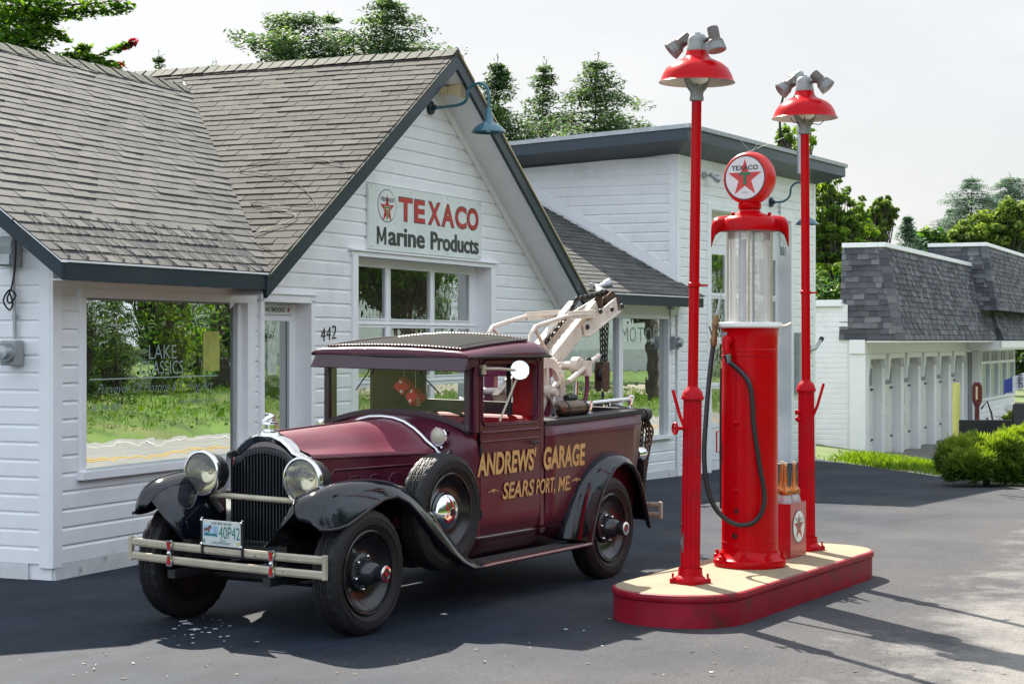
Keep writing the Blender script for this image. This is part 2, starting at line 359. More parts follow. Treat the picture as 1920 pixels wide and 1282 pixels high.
SHN = SHINGLE('slate_grey_laminate_shingle', (.055, .058, .066), (.10, .10, .112), (.185, .185, .195), .8)
# ------------------------------------------------------------------ terrain
OX, OY = -3.471, 13.690
FB = frame(OX, OY, .4327)                       # local frame of the station: x along the front wall, y into the building
FBI = FB.inverted()
FA = frame(.5904, 23.076, .579)                 # the annex and the tall bay are turned a few degrees
E0, E1 = (19.7, -1.1), (13.0, -5.45)            # edge of the forecourt (station frame)
_dx, _dy = E1[0] - E0[0], E1[1] - E0[1]; _l = math.hypot(_dx, _dy); EN = (-_dy / _l, _dx / _l)
if EN[0] < 0: EN = (-EN[0], -EN[1])
def sm(x, a, b):
    t = min(1, max(0, (x - a) / (b - a))); return t * t * (3 - 2 * t)
def edge_d(a, b): return (a - E0[0]) * EN[0] + (b - E0[1]) * EN[1]
def gz(a, b):
    z = -.0165 * min(15, max(0, a - 5)) * sm(b, -10, -5.5)
    e = edge_d(a, b)
    if b > -9: z -= .62 * sm(e, .4, 6.5) * sm(b, -9, -6)
    z -= .3 * sm(-b, 7.6, 8.8)
    if b < -13.3:
        q = -b - 13.3; z += sm(q, 0, 1.5) * .2 + (q * .11 if a < 30 else q * (.11 + (.045 - .11) * sm(a, 30, 40)))
    z -= 0 if b > -13.3 else 0
    return z
def gw(x, y):
    p = FBI @ Vector((x, y, 0)); return gz(p.x, p.y)
ASPH = None
def asphalt_mat():
    m = bpy.data.materials.new('asphalt'); m.use_nodes = True; nt = m.node_tree; N = nt.nodes; L = nt.links; b = N['Principled BSDF']
    tc = N.new('ShaderNodeTexCoord')
    def noise(s, d, r=.5, vec=None):
        n = N.new('ShaderNodeTexNoise'); n.inputs['Scale'].default_value = s; n.inputs['Detail'].default_value = d; n.inputs['Roughness'].default_value = r
        L.new(vec or tc.outputs['Object'], n.inputs['Vector']); return n.outputs['Fac']
    def ramp(f, p0, p1, c0, c1):
        r = N.new('ShaderNodeValToRGB'); e = r.color_ramp.elements; e[0].position = p0; e[1].position = p1; e[0].color = list(c0) + [1]; e[1].color = list(c1) + [1]; L.new(f, r.inputs[0]); return r.outputs[0]
    def mix(f, a, c, mode='MIX'):
        x = N.new('ShaderNodeMixRGB'); x.blend_type = mode
        if isinstance(f, float): x.inputs[0].default_value = f
        else: L.new(f, x.inputs[0])
        for i, q in ((1, a), (2, c)):
            if isinstance(q, tuple): x.inputs[i].default_value = list(q) + [1]
            else: L.new(q, x.inputs[i])
        return x.outputs[0]
    # worn strip near the road, paler to throw light on shaded walls: the mask follows the distance from the building (local y)
    sx = N.new('ShaderNodeSeparateXYZ'); L.new(tc.outputs['Object'], sx.inputs[0])
    wr = N.new('ShaderNodeMapRange'); wr.inputs[1].default_value = -3.4; wr.inputs[2].default_value = -7.2; wr.inputs[3].default_value = 0; wr.inputs[4].default_value = .5; L.new(sx.outputs['Y'], wr.inputs[0])
    ad = N.new('ShaderNodeMath'); ad.operation = 'ADD'; L.new(noise(.55, 8, .62), ad.inputs[0]); L.new(wr.outputs[0], ad.inputs[1])
    lit_wear = ramp(ad.outputs[0], .48, .86, (0, 0, 0), (1, 1, 1))
    mp = N.new('ShaderNodeMapping'); mp.inputs['Scale'].default_value = (.5, 2.2, 1); mp.inputs['Rotation'].default_value = (0, 0, .5); L.new(tc.outputs['Object'], mp.inputs[0])
    shade_streak = ramp(noise(1.6, 7, .6, mp.outputs[0]), .40, .64, (.005, .0105, .021), (.011, .020, .036))  # sealer streaks: the shade's blue-black is put into their colour
    col = mix(lit_wear, shade_streak, (.054, .054, .058))  # worn tone doubles as the sunlit asphalt's brightness
    ag = noise(70, 4, .75); ag2 = noise(260, 2, .6)
    col = mix(1., col, ramp(ag, .32, .72, (.40, .40, .40), (1.7, 1.7, 1.7)), 'MULTIPLY')
    chip = ramp(ag2, .66, .74, (0, 0, 0), (1, 1, 1)); cm = N.new('ShaderNodeMath'); cm.operation = 'MULTIPLY'; L.new(chip, cm.inputs[0]); L.new(lit_wear, cm.inputs[1])
    col = mix(cm.outputs[0], col, (.22, .21, .20))
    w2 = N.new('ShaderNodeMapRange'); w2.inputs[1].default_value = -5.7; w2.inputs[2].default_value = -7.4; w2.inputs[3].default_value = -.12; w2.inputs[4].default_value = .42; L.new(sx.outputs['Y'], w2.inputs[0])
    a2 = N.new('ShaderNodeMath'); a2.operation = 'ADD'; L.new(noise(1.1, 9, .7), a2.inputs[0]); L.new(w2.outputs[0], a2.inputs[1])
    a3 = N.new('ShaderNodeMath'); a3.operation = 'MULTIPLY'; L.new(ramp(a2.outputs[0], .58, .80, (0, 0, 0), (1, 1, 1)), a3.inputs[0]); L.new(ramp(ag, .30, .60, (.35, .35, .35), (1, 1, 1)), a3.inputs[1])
    col = mix(a3.outputs[0], col, (.235, .222, .205))  # worn patches, also painted pale as bright dapples of light
    spots = ramp(noise(3.2, 6, .6), .60, .72, (1, 1, 1), (.62, .62, .64)); col = mix(1., col, spots, 'MULTIPLY')
    L.new(col, b.inputs['Base Color']); b.inputs['Roughness'].default_value = .82; b.inputs['Specular IOR Level'].default_value = .3
    bp = N.new('ShaderNodeBump'); bp.inputs['Strength'].default_value = .5; bp.inputs['Distance'].default_value = .006; L.new(ag, bp.inputs['Height']); L.new(bp.outputs[0], b.inputs['Normal'])
    return m
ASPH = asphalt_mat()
ROADM = MAT('worn_road', (.25, .245, .235), .85, var=.15, vs=2, bump=.4, bs=120)
LINEY = MAT('yellow_road_paint', (.55, .34, .05), .6, var=.2, vs=8); LINEW = MAT('white_road_paint', (.6, .6, .58), .6, var=.2, vs=8)
GRS = MAT('grass_ground', (.075, .13, .022), .9, var=.45, vs=1.2, bump=.8, bs=30, dirt=(.16, .15, .06), ds=.35, dt=(.5, .68))
GRAV = MAT('pale_gravel', (.36, .32, .27), .9, var=.2, vs=20, bump=.6, bs=90)
EARTH = MAT('bare_grey_ground', (.17, .16, .145), .9, var=.2, vs=3, bump=.5, bs=60)
GS = .5
def sheet(name, mat, a0, a1, b0, b1, lift, keep=None, clips=(), step=GS, kind='structure'):
    mb = MB(); na = int(round((a1 - a0) / step)); nb = int(round((b1 - b0) / step)); idx = {}
    def vid(a, b):
        k = (round(a, 4), round(b, 4))
        if k not in idx: idx[k] = len(mb.v); mb.v.append((a, b, gz(a, b) + lift))
        return idx[k]
    for i in range(na):
        for j in range(nb):
            a, b = a0 + i * step, b0 + j * step; P = [(a, b), (a + step, b), (a + step, b + step), (a, b + step)]
            if keep and not keep(a + step / 2, b + step / 2): continue
            for c in clips: 
                P = clip(P, c[0], c[1])
                if len(P) < 3: break
            if len(P) < 3: continue
            mb.f.append([vid(*p) for p in P]); mb.m.append(0); mb.t.append(.5)
    o = mb.build(name, mat, frame=FB, smooth=60); tag(o, kind=kind); return o
sheet('ground', GRS, -40, 70, -60, 40, 0)
def far_ground():
    mb = MB(); xs = [-900, -40, 70, 900]; ys = [-900, -60, 40, 900]
    for i in range(3):
        for j in range(3):
            if i == 1 and j == 1: continue
            mb.poly([(xs[i], ys[j], -.9), (xs[i + 1], ys[j], -.9), (xs[i + 1], ys[j + 1], -.9), (xs[i], ys[j + 1], -.9)])
    tag(mb.build('distant_ground', GRS, frame=FB), kind='structure')
far_ground()
EC = ((E1[0], E1[1]), (E0[0], E0[1]))
def ext(o, k0, k1):          # the forecourt edge, shifted outward by o
    p = (E1[0] + EN[0] * o - (E0[0] - E1[0]) * k0, E1[1] + EN[1] * o - (E0[1] - E1[1]) * k0); q = (E0[0] + EN[0] * o + (E0[0] - E1[0]) * k1, E0[1] + EN[1] * o + (E0[1] - E1[1]) * k1); return p, q
def side(pq, inside):        # order so that the inside point is on the left
    a, b = pq; f = (b[0] - a[0]) * (inside[1] - a[1]) - (b[1] - a[1]) * (inside[0] - a[0]); return (a, b) if f > 0 else (b, a)
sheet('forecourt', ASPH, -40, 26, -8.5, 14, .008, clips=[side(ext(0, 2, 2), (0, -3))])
sheet('gravel_verge', GRAV, 5, 20, -8.5, 2, .012, clips=[side(ext(.01, 2, 2), (60, -3)), side(ext(.55, 2, 2), (0, -3))], keep=lambda a, b: b < -3.2)
sheet('road', ROADM, -40, 70, -13.5, -8.5, .008)
def strips():
    for nm, m, b, w in (('yellow_line', LINEY, -10.9, .13), ('yellow_line', LINEY, -10.62, .13), ('white_line', LINEW, -13.1, .14), ('white_line', LINEW, -8.85, .12)):
        mb = MB()
        for i in range(110): 
            a = -40 + i; mb.poly([(a, b, gz(a, b) + .013), (a + 1, b, gz(a, b) + .013), (a + 1, b + w, gz(a, b) + .013), (a, b + w, gz(a, b) + .013)])
        tag(mb.build(nm, m, frame=FB), kind='structure')
strips()
sheet('driveway', GRAV, 35, 64, -21, -17.5, .01, keep=None)
sheet('garage_apron', EARTH, 24, 52, -6, .5, .012, clips=[side(ext(3.6, 2, 3), (60, 0))])
def flecks():
    mb = MB(); rnd = random.Random(5); pf = MAT('white_paint_flecks', (.7, .71, .73), .6, var=.05)
    for i in range(34):
        px, py = (rnd.gauss(385, 34), rnd.gauss(1180, 11)) if i < 28 else (rnd.uniform(900, 1700), rnd.uniform(1180, 1270))
        Y = F_PX * EYE / (py - HOR); X = (px - 960) / F_PX * Y; p = FBI @ Vector((X, Y, 0)); r = rnd.uniform(.006, .02) * (1.7 if i % 7 == 0 else 1)
        pts = [(p.x + math.cos(a) * r * rnd.uniform(.6, 1.5), p.y + math.sin(a) * r * rnd.uniform(.6, 1.2), gz(p.x, p.y) + .013) for a in [k * math.pi / 3.5 for k in range(7)]]
        mb.poly(pts)
    tag(mb.build('paint_flecks', pf, frame=FB), kind='structure')
flecks()

def litter():
    mb = MB(); rnd = random.Random(9); lm = LEAF('dry_litter', (.04, .025, .012), (.10, .07, .04), (.24, .20, .15), .1)
    for i in range(130):
        px, py = rnd.uniform(0, 1920), 1195 + 85 * rnd.random() ** .8
        if i % 3 == 0: px, py = rnd.uniform(1400, 1920), rnd.uniform(960, 1280)
        Y = F_PX * EYE / (py - HOR); X = (px - 960) / F_PX * Y; p = FBI @ Vector((X, Y, 0)); r = rnd.uniform(.003, .010); z = gz(p.x, p.y) + .013; a0 = rnd.uniform(0, 6.28); st = rnd.uniform(1, 2.6)
        mb.poly([(p.x + math.cos(a0) * r * st * math.cos(a) - math.sin(a0) * r * math.sin(a), p.y + math.sin(a0) * r * st * math.cos(a) + math.cos(a0) * r * math.sin(a), z + rnd.uniform(0, .006)) for a in [k * math.pi / 2.5 for k in range(5)]], 0, rnd.random())
    tag(mb.build('leaf_litter', lm, frame=FB, tab=True), 'small dry leaves and grit scattered on the asphalt', 'litter', kind='stuff')
litter()
# ------------------------------------------------------------------ the service station
ST = empty('service_station', frame=FB); WM[ST.name] = FB
tag(ST, 'white clapboard service station with a shingled front gable and a lower left wing', 'building')
S1 = .6466; S2 = .713; ZE = 2.42
ml = lambda a: ZE + S1 * (a - 2.5)            # top of the left slope of the gable
mr = lambda a: ZE + S1 * (10.2 - a)
RA, RZ = 6.35, ZE + S1 * 3.85
def wall_main():
    mb = MB()
    holes = [(.33, 2.80, .79, 2.19), (2.97, 3.88, -.2, 2.2), (4.70, 8.12, -.2, 2.70)]
    x0 = lambda z: 0. if z < 2.36 else max(0, (z - ZE) / S1 + 2.5 + .10)
    x1 = lambda z: 10.3 if z < 2.40 else (RZ - z) / S1 + RA - .10
    siding(mb, x0, x1, .13, 4.80, holes, .137, 0.)
    mb.build('siding', WHITE, ST, frame=FB)
    mb = MB(); zz = .10
    for a0, a1 in ((0.01, 2.94), (3.93, 4.66), (8.15, 10.3)): mb = MB(); mb.box(a0, a1, -.022, .2, -.35, .128); mb.build('foundation_board', CONC, ST, frame=FB)
    # left end wall
    mb = MB()
    g = lambda z: max(0, min(6.5, (z - ZE) / S2 + .02)) if z > 2.45 else 0.0
    sd = MB(); siding(sd, lambda z: g(z), lambda z: 6.4, .13, 4.6, (), .132, 0., out=1)
    # siding works in (x along, y out, z): turn so that x runs along the local y axis
    sd.v = [(-v[1], v[0], v[2]) for v in sd.v]
    sd.build('siding', WHITE, ST, frame=FB)
    mb = MB(); mb.box(-.022, .2, .21, 6.4, -.3, .128); mb.build('foundation_board', CONC, ST, frame=FB)
    mb = MB(); mb.box(-.026, .09, -.026, -.001, .1, 2.38); mb.box(-.026, -.001, .001, .105, .1, 2.46); mb.build('corner_board', TRIM, ST, frame=FB, bevel=.003)
    # plain inner walls closing the house
    mb = MB()
    for a0, a1, z0, z1 in ((0, .30, 0, 2.36), (.30, 2.83, 0, .76), (.30, 2.83, 2.22, 2.36), (2.83, 2.95, 0, 2.36), (2.95, 3.9, 2.22, 2.36), (3.9, 4.68, 0, 2.36), (8.15, 10.3, 0, 2.36)): mb.box(a0, a1, .004, .10, z0, z1)
    mb.prism([(2.5, .004, 2.36), (4.68, .004, 2.36), (4.68, .004, ml(4.68) - .12)], (0, .08, 0)); mb.prism([(10.2, .004, 2.36), (8.15, .004, ml(4.55) - .12), (8.15, .004, 2.36)], (0, .08, 0))
    mb.prism([(4.68, .004, 2.72), (8.15, .004, 2.72), (8.15, .004, mr(8.15) - .14), (RA, .004, RZ - .14), (4.68, .004, ml(4.68) - .14)], (0, .08, 0))
    mb.box(.002, .1, .1, 6.4, 0, 2.36); mb.box(0, 10.3, 6.3, 6.4, 0, 2.3)
    mb.build('inner_wall', TRIM, ST, frame=FB)
wall_main()
def frieze():
    mb = MB(); mb.box(.09, 2.9, -.03, -.019, 2.225, 2.37); mb.build('frieze_board', TRIM, ST, frame=FB, bevel=.003)
frieze()
def window_big():
    mb = MB(); a0, a1, z0, z1 = .33, 2.80, .79, 2.19
    mb.box(a0 - .03, a0 + .035, -.045, .10, z0, z1); mb.box(a1 - .09, a1 + .03, -.045, .10, z0, z1); mb.box(a0 - .05, a1 + .05, -.05, .10, z1 - .04, z1 + .035); mb.box(a0 - .05, a1 + .05, -.075, .10, z0 - .045, z0 + .02)
    mb.box(a1 - .16, a1 - .09, .012, .09, z0 + .02, z1 - .04); mb.box(a0 + .035, a0 + .06, .03, .09, z0 + .02, z1 - .04)
    w = mb.build('window', TRIM, ST, frame=FB, bevel=.004)
    g = MB(); g.box(a0 + .03, a1 - .10, .045, .055, z0 + .01, z1 - .03); g.build('pane', GLS, w, frame=FB)
    d = MB(); d.box(a1 - .215, a1 - .16, .03, .06, z0 + .02, z1 - .04); d.box(a0 + .06, a1 - .16, .034, .05, z1 - .055, z1 - .04); d.build('inner_frame', GREY, w, frame=FB)
    t = MB(); X, Z = (1, 0, 0), (0, 0, 1); y = .0435
    text(t, 'LAKE', (1.32, y, 1.668), X, Z, .40, .115, bold=-.01); text(t, 'CLASSICS', (1.20, y, 1.54), X, Z, .62, .11, bold=-.01)
    t.box(.52, 2.35, y - .0005, y + .0005, 1.508, 1.518)
    text(t, 'Purveyor Of Floating & Rolling Art', (.62, y, 1.375), X, Z, 1.66, .10, bold=-.018, shear=.45)
    text(t, '603-544-7890', (.54, y, 1.265), X, Z, .40, .05, bold=-.01); text(t, 'www.lakeclassics.com', (1.75, y, 1.285), X, Z, .62, .045, bold=-.02)
    pass
    t.build('lettering', ETCH, w, frame=FB)
    p = MB(); p.box(2.12, 2.38, .040, .0445, 1.555, 1.90); tp = p.build('paper_notice', MAT('yellowed_paper', (.42, .44, .10), .8, var=.2, vs=14), w, frame=FB)
window_big()
def door_front():
    mb = MB(); a0, a1 = 2.97, 3.88
    mb.box(a0 - .035, a0 + .03, -.045, .24, 0, 2.2); mb.box(a1 - .03, a1 + .045, -.045, .24, 0, 2.2); mb.box(a0 - .035, a1 + .045, -.045, .24, 2.17, 2.24); mb.box(a0 - .06, a1 + .07, -.06, .02, 2.24, 2.258)
    mb.box(a0 + .03, a1 - .03, -.02, .24, -.1, .06)
    f = mb.build('door_frame', TRIM, ST, frame=FB, bevel=.004)
    d = MB()
    d.box(3.0, 3.22, .12, .165, .06, 2.165); d.box(3.72, 3.85, .12, .165, .06, 2.165); d.box(3.22, 3.72, .12, .165, 2.0, 2.165); d.box(3.22, 3.72, .12, .165, .06, .32)
    dr = d.build('door', TRIM, ST, frame=FB, bevel=.004)
    g = MB(); g.box(3.22, 3.72, .132, .139, .32, 2.0); g.build('pane', GLS2, dr, frame=FB)
    d = MB(); d.box(3.68, 3.72, .124, .131, .32, 2.0); d.build('inner_frame', GREY, dr, frame=FB)
    p = MB(); p.box(3.33, 3.50, .127, .1315, 1.50, 1.84); p.build('paper_notice', MAT('white_paper', (.55, .62, .5), .8, var=.2, vs=20), dr, frame=FB)
    h = MB(); h.tube([(3.20, .12, 1.0), (3.20, .06, 1.0), (3.30, .06, 1.0)], .011); h.build('handle', CHR, dr, frame=FB, smooth=40)
    # no smoking plate on the top rail
    s = MB(); s.box(3.24, 3.75, .111, .1185, 2.055, 2.155, 0); y = .1098
    text(s, 'NO SMOKING', (3.265, y, 2.083), (1, 0, 0), (0, 0, 1), .345, .045, 1, bold=.02)
    c = Vector((3.685, y, 2.105)); fan(s, star_pts(c, (1, 0, 0), (0, 0, 1), .034), c, 2)
    for z in (2.058, 2.150): s.box(3.245, 3.745, .1095, .111, z, z + .003, 1)
    tag(s.build('no_smoking_sign', [SIGNW, INKK, INKR], frame=FB), 'small white NO SMOKING plate with a red star above the glass door', 'sign')
door_front()
def garage_front():
    mb = MB(); a0, a1, zt = 4.79, 8.04, 2.66
    mb.box(a0 - .11, a0, -.045, .26, -.3, zt); mb.box(a1, a1 + .13, -.045, .26, -.3, zt); mb.box(a0 - .13, a1 + .16, -.045, .26, zt, zt + .05); mb.box(a0 - .16, a1 + .2, -.07, .02, zt + .05, zt + .068)
    mb.build('door_frame', TRIM, ST, frame=FB, bevel=.004)
    d = MB(); y0, y1 = .15, .20; cols = ((4.83, 5.75), (5.84, 6.82), (6.90, 7.85))
    edges = [a0] + [q for c in cols for q in c] + [a1]; rows = [(2.03, 2.575), (1.42, 1.95), (.80, 1.33), (.2, .7)]
    for i in range(0, 8, 2): d.box(edges[i], edges[i + 1], y0, y1, -.1, zt)
    zs = [zt] + [q for r in rows for q in (r[1], r[0])] + [-.1]
    for i in range(0, 10, 2):
        for c in cols: d.box(c[0], c[1], y0 + (.002 if i else 0), y1, zs[i + 1], zs[i])
    for r in rows[:-1]: 
        d.box(a0, a1, y0 - .012, y0 - .001, r[0] - .045, r[0] - .038)
    for ro in rows:
        for c in cols: 
            d.box(c[0], c[0] + .014, y0 - .006, y0 + .03, ro[0], ro[1]); d.box(c[0], c[1], y0 - .007, y0 + .03, ro[0], ro[0] + .016)
    gd = d.build('garage_door', TRIM, ST, frame=FB, bevel=.003)
    for r in rows[:3]:
        for c in cols: g = MB(); g.box(c[0], c[1], .172, .178, r[0], r[1]); g.build('pane', GLS2, gd, frame=FB)
garage_front()
def numbers():
    t = MB(); z = 1.82
    for i, ch in enumerate('442'):
        a = 4.07 + i * .108; zz = z + .012 * i
        text(t, ch, (a, -.022, zz - .01), (1, 0, .03), (0, 0, 1), .085, .13, bold=-.012, shear=.05)
    b = MB(); b.v = t.v; b.f = t.f; b.m = t.m; b.t = t.t
    o = b.build('house_number', MAT('wrought_iron', (.012, .012, .012), .5), ST, frame=FB, solid=.006)
numbers()
# ---- roofs
def roofs():
    # left wing, front slope
    va = lambda b: 2.5 + (S2 / S1) * (b + .38)
    L2 = math.hypot(1, S2); rb = 2.75; rt = (rb + .38) * L2
    deck = MB(); A0 = -.40
    P = [(A0, -.38), (va(-.38), -.38), (va(rb), rb), (A0, rb)]
    deck.prism([(a, b, ZE + S2 * (b + .38) - .012) for a, b in P], (0, 0, -.05)); 
    deck.prism([(A0, rb, ZE + S2 * (rb + .38) - .012), (va(rb), rb, ZE + S2 * (rb + .38) - .012), (va(rb) + 1, rb + 3.5, ZE + S2 * (rb + .38) - .012 - 3.5 * S2), (A0, rb + 3.5, ZE + S2 * (rb + .38) - .012 - 3.5 * S2)], (0, 0, -.05))
    deck.build('roof_deck', TRIM, ST, frame=FB)
    sh = MB(); shingles(sh, (0, -.40, ZE - .014), (1, 0, 0), (0, 1, S2), [(A0 - .02, 0), (va(-.38) + .0, 0), (va(rb) + .03, rt), (A0 - .02, rt)],   .122, .30, .010)
    rf = sh.build('roof', SHL, ST, frame=FB, tab=True); 
    cp = MB()
    for i in range(46):
        a = A0 - .02 + i * .142; z = ZE + S2 * (rb + .38) + .012 + .006 * (i % 2) ; k = .022
        cp.add([(a, rb - .16, z - .16 * S2 + .008), (a, rb, z + .006), (a, rb + .16, z - .16 * S2 + .014), (a + .2, rb - .16, z - .16 * S2 - .002), (a + .2, rb, z - .006), (a + .2, rb + .16, z - .16 * S2 - .002)], [(0, 3, 4, 1), (1, 4, 5, 2), (0, 1, 2)], 0, random.uniform(.2, .8))
    cp.build('ridge_cap', SHD, ST, frame=FB, tab=True)
    # gable, left slope: x along -b (into house), y up-slope -> a grows
    L1 = math.hypot(1, S1); rt1 = 3.85 * L1
    vb = lambda s: (s / L1) * (S1 / S2) - .38            # valley b at slope distance s
    sV = (va(rb) - 2.5) * L1
    # local plane axes: ex = -b direction so that ex x ey points up
    reg = [(.40, 0.0), (.40, rt1), (-6.6, rt1), (-rb - .02, sV)]
    cr = lambda P: sum(P[i][0] * P[(i + 1) % len(P)][1] - P[(i + 1) % len(P)][0] * P[i][1] for i in range(len(P)))
    if cr(reg) < 0: reg = reg[::-1]
    xv = -((rt1 / L1) * (S1 / S2) - .38)
    sh = MB(); shingles(sh, (2.5, 0, ZE - .006), (0, -1, 0), (1, 0, S1), [(.40, 0), (.40, rt1), (xv, rt1)], .122, .30, .0095)
    shingles(sh, (2.5, 0, ZE - .006), (0, -1, 0), (1, 0, S1), [(-6.6, sV), (-rb - .02, sV), (xv, rt1), (-6.6, rt1)], .122, .30, .0095)
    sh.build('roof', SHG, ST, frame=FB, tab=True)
    sh = MB(); zr = ZE + S2 * (rb + .38); shingles(sh, (A0, 6.3, zr - 3.55 * S2 - .004), (-1, 0, 0), (0, -1, S2), [(-6.2, 0), (0, 0), (0, 3.55 * L2), (-6.2, 3.55 * L2)], .122, .30, .010); sh.build('roof', SHL, ST, frame=FB, tab=True)
    deck = MB(); Q = [(2.5, -.38), (RA, -.38), (RA, 6.5), (5.95, rb)]
    deck.prism([(a, b, ml(a) - .03) for a, b in Q], (0, 0, -.05))
    deck.prism([(a, b, mr(a) - .03) for a, b in [(10.25, -.38), (RA, -.38), (RA, 6.5), (10.25, 6.5)]], (0, 0, -.05))
    deck.build('roof_deck', TRIM, ST, frame=FB)
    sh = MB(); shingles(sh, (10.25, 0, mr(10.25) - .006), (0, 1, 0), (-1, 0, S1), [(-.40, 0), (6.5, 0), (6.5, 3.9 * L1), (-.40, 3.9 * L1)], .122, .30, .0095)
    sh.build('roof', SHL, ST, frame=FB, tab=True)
    cp = MB()
    for i in range(48):
        b = -.41 + i * .142; z = RZ + .016 + random.uniform(0, .006); 
        cp.add([(RA - .15, b, z - .15 * S1 + .008), (RA, b, z + .006), (RA + .15, b, z - .15 * S1 + .008), (RA - .15, b + .2, z - .15 * S1 - .002), (RA, b + .2, z - .006), (RA + .15, b + .2, z - .15 * S1 - .006)], [(0, 1, 4, 3), (1, 2, 5, 4), (0, 2, 1)], 0, random.uniform(.2, .8))
    cp.build('ridge_cap', SHD, ST, frame=FB, tab=True)
    # fascias, rakes, drip edges
    f = MB(); h = .125
    f.box(-.36, 2.47, -.395, -.36, ZE - .035 - h, ZE - .03); f.build('eave_fascia', TEAL, ST, frame=FB, bevel=.003)
    f = MB(); f.box(-.40, 2.50, -.405, -.37, ZE - .029, ZE - .014); f.build('drip_edge', TRIM, ST, frame=FB)
    f = MB()
    f.hexa([(-.405, -.395, ZE - .16), (-.365, -.395, ZE - .16), (-.365, -.395, ZE - .02), (-.405, -.395, ZE - .02)], [(p[0], rb, p[1] + S2 * (rb + .395)) for p in ((-.405, ZE - .16), (-.365, ZE - .16), (-.365, ZE - .02), (-.405, ZE - .02))])
    f.build('rake_board', TEAL, ST, frame=FB, bevel=.003)
    f = MB(); f.hexa([(-.42, -.41, ZE - .034), (-.36, -.41, ZE - .034), (-.36, -.41, ZE - .023), (-.42, -.41, ZE - .023)], [(p[0], rb, p[1] + S2 * (rb + .41)) for p in ((-.42, ZE - .034), (-.36, ZE - .034), (-.36, ZE - .023), (-.42, ZE - .023))]); f.build('drip_edge', TRIM, ST, frame=FB)
    for sgn, fz, a_e in ((1, ml, 2.44), (-1, mr, 10.28)):
        f = MB(); top, hh = -.022, .175
        f.hexa([(a_e, -.405, fz(a_e) + top - hh), (a_e, -.365, fz(a_e) + top - hh), (a_e, -.365, fz(a_e) + top), (a_e, -.405, fz(a_e) + top)],
               [(RA, -.405, RZ + top - hh), (RA, -.365, RZ + top - hh), (RA, -.365, RZ + top), (RA, -.405, RZ + top)]); f.build('rake_board', TEAL, ST, frame=FB, bevel=.003)
        f = MB(); f.hexa([(a_e, -.425, fz(a_e) - .021), (a_e, -.36, fz(a_e) - .021), (a_e, -.36, fz(a_e) - .006), (a_e, -.425, fz(a_e) - .006)], [(RA, -.425, RZ - .021), (RA, -.36, RZ - .021), (RA, -.36, RZ - .006), (RA, -.425, RZ - .006)]); f.build('drip_edge', CREAM if sgn < 0 else SHD, ST, frame=FB, tab=True)
        # soffit under the rake and the trim board on the wall
        f = MB(); f.hexa([(a_e, -.365, fz(a_e) - .17), (a_e, -.02, fz(a_e) - .17), (a_e, -.02, fz(a_e) - .155), (a_e, -.365, fz(a_e) - .155)], [(RA, -.365, RZ - .17), (RA, -.02, RZ - .17), (RA, -.02, RZ - .155), (RA, -.365, RZ - .155)]); f.build('soffit', TRIM, ST, frame=FB)
        f = MB(); f.hexa([(a_e, -.034, fz(a_e) - .285), (a_e, -.0195, fz(a_e) - .285), (a_e, -.0195, fz(a_e) - .17), (a_e, -.034, fz(a_e) - .17)], [(RA, -.034, RZ - .285), (RA, -.0195, RZ - .285), (RA, -.0195, RZ - .17), (RA, -.034, RZ - .17)]); f.build('rake_trim', TRIM, ST, frame=FB)
    f = MB(); f.box(-.03, 2.47, -.36, 0, ZE - .15, ZE - .135); f.build('soffit', TRIM, ST, frame=FB)
roofs()
